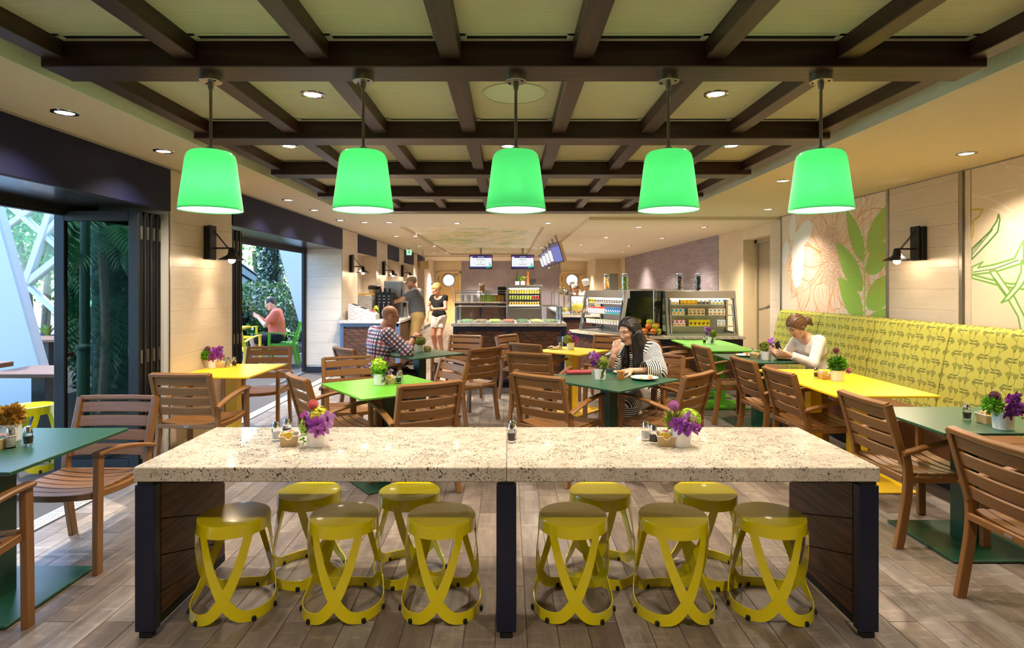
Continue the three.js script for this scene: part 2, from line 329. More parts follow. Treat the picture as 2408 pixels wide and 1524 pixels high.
// folding glass doors
function leaf(parent, w, h, handle, clearer) {                       // one glazed leaf; origin at hinge foot, extends +x, thickness z
  const f = 0.085, t = 0.05;
  mesh('stile', slab(0, f, 0, h, -t / 2, t / 2), M.frame, parent); mesh('stile', slab(w - f, w, 0, h, -t / 2, t / 2), M.frame, parent);
  mesh('rail', slab(f, w - f, 0, f + 0.02, -t / 2, t / 2), M.frame, parent); mesh('rail', slab(f, w - f, h - f, h, -t / 2, t / 2), M.frame, parent);
  mesh('glass', slab(f, w - f, f + 0.02, h - f, -0.004, 0.004, 0), clearer ? M.clear : M.tint, parent);
  if (handle) mesh('handle', [slab(w - 0.03, w + 0.004, 0.95, 1.15, t / 2, t / 2 + 0.012), slab(w - 0.022, w - 0.004, 0.9, 1.2, t / 2 + 0.012, t / 2 + 0.022)], M.steel, parent);
}
{
  const stack = (name, x0, w, zs, h, label) => {
    zs.forEach((z, k) => {
      const t = thing(name, label(k), 'door', [x0, 0.02, z]); t.userData.kind = undefined; leaf(t, w, h, false, k);
      for (const y of [0.16, 0.95, 1.98]) mesh('hinge', [slab(w, w + 0.004, y - 0.055, y + 0.055, -0.024, 0.006), cyl(0.006, 0.006, 0.11, w + 0.006, y - 0.055, -0.009, 8)], M.brushed, t);
      mesh('seal', slab(w, w + 0.006, 0.03, h - 0.03, -0.018, -0.006), M.rubber, t);
    });
  };
  stack('glass_door', -3.745, 0.70, [-4.86, -4.945, -5.03, -5.115], 2.16, (k) => ['front leaf of the folded glass door, seen face on beside the near opening', 'second glass leaf of the folded door stack beside the near tiled pier', 'third glass leaf of the folded door stack beside the near tiled pier', 'last glass leaf of the folded door stack, against the near tiled pier'][k]);
  stack('glass_door', -3.72, 0.70, [-6.45, -6.54, -6.63], 2.16, (k) => ['folded glass door leaf against the tiled pier of the second opening', 'middle leaf of the three folded at the second opening', 'outermost folded leaf at the second opening, nearest the seated man outside'][k]);
  const t = thing('glass_door', 'closed glass door leaf with steel handle beside the man in the pink shirt', 'door', [XO, 0.02, -10.55], Math.PI / 2); leaf(t, 0.86, 2.16, true);
  for (const [a, b] of [[1.2, 5.2], [6.37, 10.6]]) {
    struct('trim', [slab(XO - 0.04, XO + 0.06, 2.16, 2.23, -b, -a), slab(XO - 0.02, XO + 0.04, 2.14, 2.16, -b, -a)], M.frame);
    struct('trim', slab(XO - 0.05, XO + 0.06, -0.006, 0.012, -b, -a), std({ color: 0x6b6c70, roughness: 0.4, metalness: 0.7 }));
  }
  struct('trim', slab(XO - 0.03, XO + 0.05, 0, 2.2, -10.6, -10.565), M.frame);
}
// ---------------------------------------------------------------- right wall
{
  const core = [slab(XR, XR + 0.3, 0, HC + 0.15, -9.2, 3, 0), slab(XR, XR + 0.3, 2.36, HC + 0.15, -10.26, -9.2, 0), slab(XR, XR + 0.3, 0, HC + 0.15, -24.3, -10.26, 0), slab(XR + 0.3, XR + 0.5, 0, HC, -10.5, -9, 0)];
  const wall = struct('wall_right', core, M.cream);
  const tilesR = (a, b) => { let lo = 0; for (const h of [0.13, 0.33, 0.53, 0.73, 0.93, 1.13, 1.33, 1.53, 1.73, 1.93, 2.13, 2.33, 2.53, HC]) { if (h - lo > 0.03) mesh('tile', slab(XR - 0.014, XR, lo + 0.0006, h - 0.0006, -b + 0.001, -a - 0.001, 0.0008, 2), M.tile, wall); lo = h; } };
  tilesR(5.34, 6.32); tilesR(8.84, 9.18); tilesR(5.2, 5.26);
  for (const d of [5.3, 6.33, 8.8]) mesh('metal_trim', slab(XR - 0.025, XR + 0.001, 0, HC, -d - 0.02, -d + 0.02, 0.002), M.brushed, wall);
  mesh('slate_panel', slab(XR - 0.012, XR, 0, HC, -20.6, -16, 0.001, 1), M.slateStreak, wall); mesh('slate_panel', slab(XR - 0.012, XR, 0, HC, -16, -11.46, 0.001, 1), M.slateStreak, wall);
  // recessed service door with panic bar
  const door = struct('door_1', slab(XR + 0.24, XR + 0.3, 0, 2.36, -10.2, -9.25), M.doorGrey);
  mesh('door_frame', [slab(XR + 0.2, XR + 0.3, 0, 2.36, -10.26, -10.18), slab(XR + 0.2, XR + 0.3, 0, 2.36, -9.27, -9.2), slab(XR + 0.2, XR + 0.3, 2.29, 2.36, -10.26, -9.2)], M.doorGrey, door);
  mesh('panic_handle', [slab(XR + 0.17, XR + 0.24, 1.1, 1.42, -9.46, -9.36, 0.01), sweep([[XR + 0.16, 1.28, -9.4], [XR + 0.07, 1.2, -9.5], [XR + 0.05, 1.16, -9.75]], rect(0.03, 0.05), V(0, 1, 0))], M.brushed, door);
  // pale return walls by the kitchen, behind the display counters
  struct('wall_right', [slab(3.2, XR, 0, HC, -23.99, -21.5, 0)], M.cream);
}
// ---------------------------------------------------------------- far wall with porthole doors
{
  const wall = struct('wall_far', [slab(-3.9, 4.4, 0, HC + 0.15, FARZ - 0.3, FARZ, 0)], M.cream);
  for (const [a, b] of [[-1.91, -0.9], [-0.9, 0.11], [0.11, 1.12], [1.12, 2.14]]) mesh('slate_panel', slab(a + 0.002, b - 0.002, 0, HC - 0.03, FARZ, FARZ + 0.02, 0.001, 0), M.slate, wall);
  const kick = std({ color: 0x6d6558, roughness: 0.5, metalness: 0.3 });
  mesh('kick_plate', slab(-3.0, -1.93, 0, 0.5, FARZ, FARZ + 0.03), kick, wall);
  for (const [k, x, flip] of [[2, -2.43, 1], [3, 2.6, 1]]) {
    const door = struct('door_' + k, slab(x - 0.44, x + 0.44, 0, 2.08, FARZ, FARZ + 0.045), M.doorPaint);
    mesh('door_frame', [slab(x - 0.5, x - 0.44, 0, 2.14, FARZ, FARZ + 0.07), slab(x + 0.44, x + 0.5, 0, 2.14, FARZ, FARZ + 0.07), slab(x - 0.5, x + 0.5, 2.08, 2.14, FARZ, FARZ + 0.07)], M.cream, door);
    const ring = new THREE.TorusGeometry(0.25, 0.035, 8, 32); ring.translate(x, 1.78, FARZ + 0.05);
    mesh('porthole_ring', ring, M.steel, door);
    const disc = new THREE.CylinderGeometry(0.24, 0.24, 0.02, 32); disc.rotateX(Math.PI / 2); disc.translate(x, 1.78, FARZ + 0.05);
    mesh('lit_window', disc, M.lampWhite(1.5, 0xeaf2ff), door);
    mesh('hinge', [slab(x - 0.42, x - 0.4, 1.75, 1.95, FARZ + 0.045, FARZ + 0.06), slab(x - 0.42, x - 0.4, 0.3, 0.5, FARZ + 0.045, FARZ + 0.06)], M.black, door);
    mesh('door_closer', [slab(x + 0.2, x + 0.4, 1.98, 2.04, FARZ + 0.045, FARZ + 0.09), sweep([[x + 0.3, 1.98, FARZ + 0.1], [x + 0.22, 1.9, FARZ + 0.16]], rect(0.02, 0.02), V(0, 0, 1))], M.brushed, door);
  }
  struct('wall_back', slab(-3.9, 4.4, 0, HC + 0.15, 3, 3.3, 0), M.cream);
}
// ---------------------------------------------------------------- ceiling: flat perimeter, coffer with beams, art panel, lower kitchen soffit
const CX0 = -2.31, CX1 = 2.39, CZ = -8.5, CH = 2.715;
{
  const strips = [slab(-3.9, CX0, HC, HC + 0.3, -24.3, 3.3, 0), slab(CX1, 4.4, HC, HC + 0.3, -24.3, 3.3, 0), slab(CX0, CX1, HC, HC + 0.3, -10.45, CZ, 0), slab(CX0, -1.93, HC, HC + 0.3, -19.75, -10.45, 0), slab(0.65, CX1, HC, HC + 0.3, -19.75, -10.45, 0), slab(CX0, CX1, HC, HC + 0.3, -24.3, -19.75, 0), slab(CX0, CX1, CH + 0.02, CH + 0.2, CZ - 0.1, 3.3, 0), slab(-2, 0.7, HC + 0.06, HC + 0.3, -19.8, -10.4, 0)];
  const ceiling = struct('ceiling', strips, M.ceiling);
  mesh('cove_face', slab(CX0 - 0.002, CX0 + 0.012, HC, CH, CZ, 3, 0.001), M.cove, ceiling); mesh('cove_face', slab(CX1 - 0.012, CX1 + 0.002, HC, CH, CZ, 3, 0.001), M.cove, ceiling);
  mesh('cove_face', slab(CX0, CX1, HC, CH, CZ - 0.002, CZ + 0.012, 0.001), M.cove, ceiling);
  mesh('lowered_soffit', slab(1.22, 4.1, HC - 0.05, HC + 0.02, -24, -8.85, 0.003), M.ceiling, ceiling);
  mesh('soffit_face', slab(-3.0, 4.1, HC - 0.03, HC + 0.02, -24, -20.4, 0.003), M.ceiling, ceiling);
  // beams across the room and joists along it
  const beamX0 = -2.21, beamX1 = 2.265, fronts = [0.08, 1.425, 2.77, 4.12, 5.457, 6.8, 8.14], bw = 0.205;
  seed(11);
  fronts.forEach((d) => mesh('beam', slab(beamX0, beamX1, 2.594, CH + 0.004, -d - bw, -d, 0.005, 0), M.beam, ceiling));
  const jx = [-2.147, -1.522, -0.897, -0.272, 0.353, 0.978, 1.603, 2.22];
  const slotBlack = std({ color: 0x050505, roughness: 1 });
  fronts.forEach((d, k) => {
    const a = d + bw, b = k + 1 < fronts.length ? fronts[k + 1] : -CZ; if (b - a < 0.1) return;
    jx.forEach((x) => mesh('joist', slab(x - 0.049, x + 0.049, 2.632, CH + 0.004, -b, -a, 0.004, 2), M.beam, ceiling));
    for (let i = 0; i < 7; i++) {
      const x0 = jx[i] + 0.049, x1 = jx[i + 1] - 0.049;
      mesh('panel', slab(x0, x1, CH, CH + 0.02, -b + 0.085, -a, 0.001, 0), M.panel, ceiling);
      mesh('panel_edge', [slab(x0, x1, CH, CH + 0.02, -b, -b + 0.02, 0.001, 0), slab(x0, x0 + 0.03, CH, CH + 0.02, -b + 0.02, -b + 0.082, 0.001), slab(x1 - 0.03, x1, CH, CH + 0.02, -b + 0.02, -b + 0.082, 0.001), slab(x0, x1, CH, CH + 0.02, -b + 0.058, -b + 0.082, 0.001, 0)], M.panel, ceiling);
      mesh('vent_slot', slab(x0 + 0.03, x1 - 0.03, CH + 0.004, CH + 0.02, -b + 0.021, -b + 0.057, 0), slotBlack, ceiling);
    }
  });
  // painted ceiling panel
  const art = canvasTex(1024, 2048, (x, w, h) => {
    x.fillStyle = '#efe6d0'; x.fillRect(0, 0, w, h); seed(29);
    for (let i = 0; i < 900; i++) {
      x.fillStyle = ['rgba(240,214,120,.55)', 'rgba(236,222,150,.6)', 'rgba(196,206,120,.5)', 'rgba(130,170,90,.6)', 'rgba(245,238,220,.8)'][Math.floor(rnd() * 5)];
      const px = rnd() * w, py = rnd() * h, l = rr(20, 110), k = rr(5, 22); x.beginPath(); x.ellipse(px, py, l, k, rr(-0.3, 0.3), 0, 7); x.fill();
    }
    x.strokeStyle = 'rgba(120,150,80,.5)'; x.lineWidth = 4; for (let i = 0; i < 26; i++) { x.beginPath(); const px = rnd() * w, py = rnd() * h; x.arc(px, py, rr(30, 90), rr(0, 3), rr(3, 6)); x.stroke(); }
  });
  const ap = picture(2.5, 9.2); ap.rotateX(Math.PI / 2); ap.translate(-0.64, HC + 0.055, -15.1);
  mesh('painted_panel', ap, std({ map: art, roughness: 0.6 }), ceiling);
  // wall-side shadow gap
  struct('trim', [slab(XL, XL + 0.03, HC - 0.012, HC, -24, 3), slab(XR - 0.016, XR, HC - 0.012, HC, -9.2, 3)], std({ color: 0x9a9384, roughness: 0.7 }));
  // round speaker grille in the coffer
  const sp = thing('ceiling_speaker', 'round flush ceiling speaker grille behind the middle green lamp', 'speaker', [0.04, CH, -3.53]);
  mesh('ring', lathe([[0.185, 0], [0.185, -0.004], [0.2, -0.004], [0.2, 0]], 40), M.panel, sp); mesh('grille', lathe([[0, -0.002], [0.18, -0.002]], 40), std({ color: 0xc9d0b0, roughness: 0.7 }), sp);
}
// ---------------------------------------------------------------- recessed downlights
{
  const ring = lathe([[0.049, 0], [0.05, -0.004], [0.058, -0.008], [0.072, -0.005], [0.074, 0]], 28), lens = lathe([[0.001, -0.003], [0.05, -0.0025], [0.05, 0]], 24);
  const warm = 0xffecd6, cool = 0xfff2e2, glow = M.lampWhite(9, 0xfff2e0);
  function downlight(x, z, h, label, cd, color = warm, ang = 62, group) {
    const t = thing('recessed_downlight', label, 'light', [x, h, z], 0, group);
    mesh('trim_ring', ring, M.chrome, t); mesh('glowing_lens', lens, glow, t);
    const l = new THREE.SpotLight(color, cd * DOWN, 0, R(ang), 0.6, 2); l.position.set(0, -0.02, 0); l.target.position.set(0, -2, 0); l.castShadow = true; l.shadow.radius = 2.2; t.add(l, l.target);
    return t;
  }
  globalThis.downlight = downlight;
  const cof = [[-1.18, -3.54, 'downlight between the first two beams, left of the round speaker'], [1.25, -3.53, 'downlight between the first two beams, right of the round speaker'], [-1.81, -4.85, 'left downlight in the second row of ceiling bays'], [1.84, -4.84, 'right downlight in the second row of ceiling bays'], [0.0, -4.85, 'middle downlight in the second row of ceiling bays, above the centre lamp shade'], [-1.2, -7.5, 'left downlight in the last row of ceiling bays'], [1.25, -7.5, 'right downlight in the last row of ceiling bays']];
  for (const [x, z, l] of cof) downlight(x, z, CH, l, 10);
  for (const [x, z] of [[-1.2, -0.75], [1.25, -0.75]]) downlight(x, z, CH, (x < 0 ? 'door side' : 'banquette side') + ' downlight in the first ceiling bays, before the granite table', 13);
  const leftS = [[-2.66, -3.52, 'nearest downlight on the pale strip above the folding doors'], [-2.66, -4.53, 'second downlight above the navy door lintel'], [-2.66, -7.1, 'downlight above the second navy lintel, before its panel joint'], [-2.66, -8.06, 'downlight above the second navy lintel, beside its panel joint'], [-2.66, -9.3, 'downlight near the end of the second navy lintel']];
  for (const [x, z, l] of leftS) downlight(x, z, HC, l, 5, cool);
  const rightS = [[3.6, -4.61, 'downlight over the banquette in front of the plant mural'], [2.72, -5.81, 'downlight left of the rightmost green lamp shade'], [3.53, -7.97, 'downlight near the service door recess'], [3.55, -3.0, 'downlight over the near end of the banquette']];
  for (const [x, z, l] of rightS) downlight(x, z, HC, l, 9);
  let k = 0; const ord = ['first', 'second', 'third', 'fourth', 'fifth', 'sixth', 'seventh', 'eighth'];
  [-9.6, -12.3, -15.4, -18.6, -22].forEach((z, i) => { for (const x of [-2.35, -1.95]) if (x !== -1.95 || z !== -22) downlight(x, z, HC, (x < -2 ? 'wall side' : 'room side') + ' ceiling downlight, ' + ORD[i] + ' row of the far left aisle', 14, cool, 62, 'far aisle downlights'); });
  for (const [x, z] of [[-0.85, -9.75], [0.66, -9.75], [-0.64, -21], [0.9, -16]]) downlight(x, z, z < -20.4 ? HC - 0.03 : HC, ['downlight before the painted ceiling panel, left one', 'downlight before the painted ceiling panel, right one', 'downlight over the far kitchen counter before the slate wall', 'downlight beside the row of tilted screens'][k++], 30);
  [[-2.45, -22.4], [-1.2, -22.9], [0.1, -22.9], [1.4, -22.9], [2.6, -22.4]].forEach(([x, z], i) => downlight(x, z, HC - 0.03, 'downlight washing the far wall, ' + ORD[i] + ' from the left', 38, 0xfff0e0, 50, 'far wall downlights'));
  [[2.2, -9.9], [3.3, -9.9], [2.0, -12], [3.2, -12.2], [1.75, -14.2], [3.0, -14.6], [2.2, -17], [3.4, -17.4], [2.6, -20.5]].forEach(([x, z], i) => downlight(x, z, HC - 0.05, 'downlight in the lowered kitchen ceiling, ' + ORD[i >> 1] + ' row' + (i === 8 ? '' : i % 2 ? ', slate wall side' : ', screen side'), 22, warm, 62, 'lowered kitchen ceiling downlights'));
}
// ---------------------------------------------------------------- communal granite table
{
  const t = thing('communal_table', 'long speckled granite communal table on navy steel legs', 'table', [0, 0, 0]);
  const x0 = -1.652, x1 = 1.640, z0 = -2.584, z1 = -3.322;
  mesh('table_top', slab(x0, -0.0075, 0.695, 0.76, z1, z0, 0.004), M.granite, t); mesh('table_top', slab(-0.0055, x1, 0.695, 0.76, z1, z0, 0.004), M.granite, t);
  for (const x of [x0 + 0.046, -0.008, x1 - 0.046]) for (const z of Math.abs(x) < 0.1 ? [z0 - 0.03, z1 + 0.03] : [z0 - 0.03]) {
    const l = mesh('leg', slab(x - 0.044, x + 0.044, 0.028, 0.678, z - 0.025, z + 0.025, 0.004), M.navySteel, t);
    mesh('foot_block', slab(x - 0.028, x + 0.028, 0, 0.028, z - 0.02, z + 0.02, 0.003), M.black, l); mesh('cap_plate', slab(x - 0.035, x + 0.035, 0.678, 0.695, z - 0.02, z + 0.02, 0.002), M.black, l);
  }
  // walnut end panels with slanted boards
  for (const s of [-1, 1]) {
    const x = s < 0 ? x0 + 0.06 : x1 - 0.06, g = mesh('end_panel', slab(x - 0.012, x + 0.012, 0.05, 0.69, z1 + 0.06, z0 - 0.06, 0.002), M.black, t);
    seed(17 + s);
    for (let k = -1; k < 6; k++) {
      const y0 = -0.02 + k * 0.165, sl = 0.2, sh = new THREE.Shape(); const za = z0 - 0.072, zb = z1 + 0.072;
      // slanted board clipped to the panel
      const poly = [[za, y0 + sl], [zb, y0], [zb, y0 + 0.158], [za, y0 + sl + 0.158]].map(([z, y]) => [z, clamp(y, 0.075, 0.688)]);
      if (poly[2][1] - poly[1][1] < 0.01 && poly[3][1] - poly[0][1] < 0.01) continue; // wholly outside the panel
      sh.setFromPoints(poly.map(([z, y]) => new THREE.Vector2(-z, y)));
      let b = new THREE.ExtrudeGeometry(sh, { depth: 0.008, bevelEnabled: true, bevelSize: 0.0015, bevelThickness: 0.0015, bevelSegments: 1 }); b.rotateY(Math.PI / 2); if (s > 0) b.translate(x - 0.022, 0, 0); else b.translate(x + 0.013, 0, 0);
      mesh('board', uvm(b, 2, rnd() * 4, rnd() * 4), M.walnut, g);
    }
    mesh('base_rail', slab(x - 0.02, x + 0.02, 0.03, 0.07, z1 + 0.06, z0 - 0.06, 0.003), M.black, g);
  }
}
// ---------------------------------------------------------------- ribbon stools
{
  const Rr = (h) => 0.196 + (0.165 - 0.196) * h / 0.45;
  const arm = new THREE.CatmullRomCurve3([[0, 0.022], [22, 0.026], [41, 0.045], [60, 0.118], [79, 0.245], [97, 0.40]].map(([a, h]) => V(a * Math.PI / 180 * 0.18, h, 0)), false, 'centripetal').getPoints(26);
  function uBand(c) {                                        // one looped ribbon whose loop lies at angle c
    const line = [...arm.slice(1).reverse().map((p) => V(-p.x, p.y, 0)), ...arm], pos = [], n = line.length, rows = [];
    for (let i = 0; i < n; i++) {
      const t = line[Math.min(i + 1, n - 1)].clone().sub(line[Math.max(i - 1, 0)]).normalize(), w = 0.021 + 0.004 * smooth(0.3, 0.05, line[i].y);
      rows.push([-1, 1].map((s) => [line[i].x - t.y * s * w, Math.max(0.001, line[i].y + t.x * s * w)]));
    }
    const P = ([x, h], o) => { const a = c + x / 0.18, r = Rr(h) + o; return [Math.sin(a) * r, h, Math.cos(a) * r]; };
    const quad = (a, b, cc, d) => pos.push(...a, ...b, ...cc, ...a, ...cc, ...d);
    for (let i = 0; i < n - 1; i++) {
      const [a, b] = rows[i], [a2, b2] = rows[i + 1], T = 0.0045;
      quad(P(a, 0), P(a2, 0), P(b2, 0), P(b, 0)); quad(P(a, -T), P(b, -T), P(b2, -T), P(a2, -T));
      quad(P(a, -T), P(a2, -T), P(a2, 0), P(a, 0)); quad(P(b, 0), P(b2, 0), P(b2, -T), P(b, -T));
    }
    const g = new THREE.BufferGeometry(); g.setAttribute('position', new THREE.BufferAttribute(new Float32Array(pos), 3)); return crease(g, 45);
  }
  function stool(name, mat, label, pos, turn, group) {
    const t = thing(name, label, 'stool', pos, turn, group);
    mesh('seat', lathe([[0, 0.4495], [0.158, 0.4495], [0.1635, 0.447], [0.1655, 0.442], [0.168, 0.392], [0.164, 0.392], [0.1615, 0.438], [0, 0.438]], 48), mat, t);
    for (let k = 0; k < 3; k++) {
      const c = Math.PI / 3 + k * 2 * Math.PI / 3, b = mesh('ribbon', uBand(c), mat, t);
      for (const o of [-0.16, 0.16]) { const r = Rr(0.02); mesh('foot_pad', moved(box(0.02, 0.022, 0.018, 0, 0, 0, 0.004), Math.sin(c + o * 2.2) * (r + 0.002), 0.011, Math.cos(c + o * 2.2) * (r + 0.002), c + o * 2.2), M.rubber, b); }
    }
    return t;
  }
  const at = (px, d) => (px - 1195) / 1380 * d;
  const spec = [
    [-1.355 + 0.02, -2.86, 10, 'front yellow ribbon stool nearest the left end panel of the granite table'], [-0.80, -2.86, 2, 'middle of the three front yellow stools under the left half of the table'], [-0.325, -2.86, 0, 'front yellow stool just left of the centre table leg'],
    [0.315, -2.86, -3, 'front yellow stool just right of the centre table leg'], [0.80, -2.85, 4, 'middle of the three front yellow stools under the right half of the table'], [1.275, -2.86, -12, 'front yellow stool nearest the right end panel, with a bright glint on its seat'],
    [-1.081, -3.19, 42, 'rear yellow stool under the left half, beside the left end panel'], [-0.536, -3.19, 24, 'rear yellow stool under the left half, nearer the centre leg'], [0.500, -3.19, -22, 'rear yellow stool under the right half, nearer the centre leg'], [1.071, -3.19, -40, 'rear yellow stool under the right half, nearer the right end panel']];
  let first;
  for (const [x, z, a, lab] of spec) first = first ? copyOf(first, lab, [x, 0, z], R(a)) && first : stool('ribbon_stool', M.stoolYellow, lab, [x, 0, z], R(a), 'yellow stools under the granite table');
  globalThis.ribbonStool = first;
}
// ---------------------------------------------------------------- green pendant lamps
{
  const shadeM = phys({ color: new THREE.Color().setRGB(0.07, 0.58, 0.19), transmission: 0.5, thickness: 0, roughness: 0.9, clearcoat: 1, clearcoatRoughness: 0.04, side: THREE.DoubleSide });
  const linerM = phys({ color: 0xffffff, transmission: 0.55, thickness: 0, roughness: 1, emissive: 0xf4ffe8, emissiveIntensity: 0.35 });
  const sheet = (pts) => crease(new THREE.LatheGeometry(pts.map(([r, y]) => new THREE.Vector2(r, y)), 48), 40);
  const shade = sheet([[0.02, 0.29], [0.075, 0.289], [0.097, 0.284], [0.109, 0.27], [0.116, 0.245], [0.13, 0.13], [0.1475, 0.0], [0.1455, 0.0]]);
  const lens = lathe([[0, 0.012], [0.143, 0.012], [0.144, 0.004], [0, 0.004]], 40);
  const can = lathe([[0, 0.0], [0.052, 0.0], [0.052, -0.035], [0.05, -0.037], [0, -0.037]], 36), lab = ['leftmost green glass pendant lamp over the granite table', 'second green pendant lamp from the left, in front of the painted ceiling aisle', 'middle green pendant lamp, hanging below the round ceiling speaker', 'second green pendant lamp from the right, over the slate wall side', 'rightmost green pendant lamp, in front of the flower mural'];
  for (let k = 0; k < 5; k++) {
    const t = thing('pendant_lamp', lab[k], 'lamp', [0.0375 + (k - 2) * 0.7465, 1.928, -2.872], 0, 'green pendant lamps');
    const c = mesh('canopy', moved(can, 0, 0.666, 0), M.brushed, t);
    for (const a of [0.6, 3.74]) mesh('screw', cyl(0.006, 0.006, 0.004, Math.cos(a) * 0.036, 0.6255, Math.sin(a) * 0.036, 8), M.black, c);
    mesh('rod', [cyl(0.0075, 0.0075, 0.33, 0, 0.29, 0, 14), lathe([[0.0075, 0.585], [0.013, 0.6], [0.015, 0.63]], 20), lathe([[0.008, 0.29], [0.02, 0.29], [0.016, 0.31], [0.0075, 0.315]], 20)], M.brushed, t);
    mesh('shade', shade, shadeM, t);
    mesh('inner_plate', lathe([[0, 0.0155], [0.1425, 0.0155], [0.1425, 0.0135], [0, 0.0135]], 40), M.whitePaint, t); mesh('lamp_glow', lens, M.lampWhite(2.2, 0xfffbe8), t);
    const b = mesh('bulb', ball(0.03, 0, 0.12, 0), M.lampWhite(3), t);
    const p = new THREE.PointLight(0xfff6e0, 0.34); p.position.set(0, 0.12, 0); p.castShadow = true; p.shadow.radius = 1.4; t.add(p);
    const l = new THREE.SpotLight(0xffe9cf, 2.6, 0, R(72), 0.8, 2); l.position.set(0, -0.01, 0); l.target.position.set(0, -2, 0); l.castShadow = true; l.shadow.radius = 6; t.add(l, l.target);
  }
}
// ---------------------------------------------------------------- teak armchairs
const chairs = {};
function chairParts(t, mat, screws = true) {
  const W = 0.25, up = V(0, 1, 0), X = V(1, 0, 0);
  // chair faces +z; seat 0.44; back leans to -z
  for (const s of [-1, 1]) {
    const fl = mesh('front_leg', sweep([[s * 0.262, 0, 0.225], [s * 0.262, 0.3, 0.222], [s * 0.262, 0.632, 0.215]], rect(0.032, 0.05, 0.004), X), mat, t);
    const rl = mesh('rear_leg', sweep(spline([[s * 0.25, 0, -0.29], [s * 0.25, 0.15, -0.262], [s * 0.25, 0.32, -0.236], [s * 0.25, 0.46, -0.232], [s * 0.25, 0.56, -0.248]], 12), rect(0.032, 0.05, 0.004), X), mat, t);
    mesh('arm', sweep(spline([[s * 0.262, 0.565, -0.27], [s * 0.264, 0.6, -0.15], [s * 0.266, 0.632, 0.0], [s * 0.266, 0.648, 0.13], [s * 0.266, 0.65, 0.242]], 14), rect(0.05, 0.024, 0.007), X), mat, t);
    mesh('side_rail', sweep(spline([[s * 0.252, 0.425, 0.215], [s * 0.252, 0.405, 0.0], [s * 0.252, 0.41, -0.225]], 10), rect(0.026, 0.036, 0.003), X), mat, t);
    const st = mesh('back_stile', sweep([[s * 0.236, 0.50, -0.246], [s * 0.236, 0.85, -0.345]], rect(0.034, 0.046, 0.004), X), mat, t);
    if (screws) for (const y of [0.535, 0.64, 0.72, 0.8]) mesh('screw', ball(0.0035, s * 0.24, y + 0.02, -0.27 - (y - 0.5) * 0.283, 1, 1, 0.5, 6), M.steel, st);
  }
  const bow = (y, z, d, n = 9) => Array.from({ length: n }, (_, i) => { const u = i / (n - 1) * 2 - 1; return V(u * 0.236, y, z - d * (1 - u * u)); });
  const lean = 0.283, zAt = (y) => -0.248 - (y - 0.5) * lean, side = V(0, 1, -lean).normalize();
  mesh('top_rail', sweep(bow(0.845, zAt(0.845), 0.022), rect(0.028, 0.04, 0.004), side), mat, t);
  for (const y of [0.79, 0.706, 0.622, 0.538]) mesh('back_slat', sweep(bow(y, zAt(y) + 0.004, 0.022), rect(0.066, 0.016, 0.003), side), mat, t);
  const dish = (z, d = 0.022) => Array.from({ length: 9 }, (_, i) => { const u = i / 8 * 2 - 1; return V(u * 0.243, 0.44 - d * (1 - u * u) - 0.008 * Math.cos(z * 6), z); });
  for (let k = 0; k < 7; k++) { const z = 0.205 - k * 0.067; mesh('seat_slat', sweep(dish(z), rect(0.057, 0.016, 0.003), V(0, 0, 1)), mat, t); }
  mesh('front_rail', sweep(dish(0.236, 0.018).map((p) => p.add(V(0, -0.012, 0))), rect(0.022, 0.034, 0.003), V(0, 0, 1)), mat, t);
  const rr_ = mesh('rear_rail', slab(-0.24, 0.24, 0.392, 0.426, -0.262, -0.24, 0.003), mat, t);
  mesh('label_plate', slab(-0.022, 0.022, 0.402, 0.416, -0.2645, -0.2615, 0.001), M.steel, rr_);
}
function chairAt(name, mat, x, d, fx, fz, label, group, proto = name) {
  const turn = Math.atan2(fx, fz), z = -d;
  if (!chairs[proto]) { const t = thing(name, label, 'chair', [x, 0, z], turn, group); chairParts(t, mat); chairs[proto] = t; return t; }
  return copyOf(chairs[proto], label, [x, 0, z], turn, group);
}
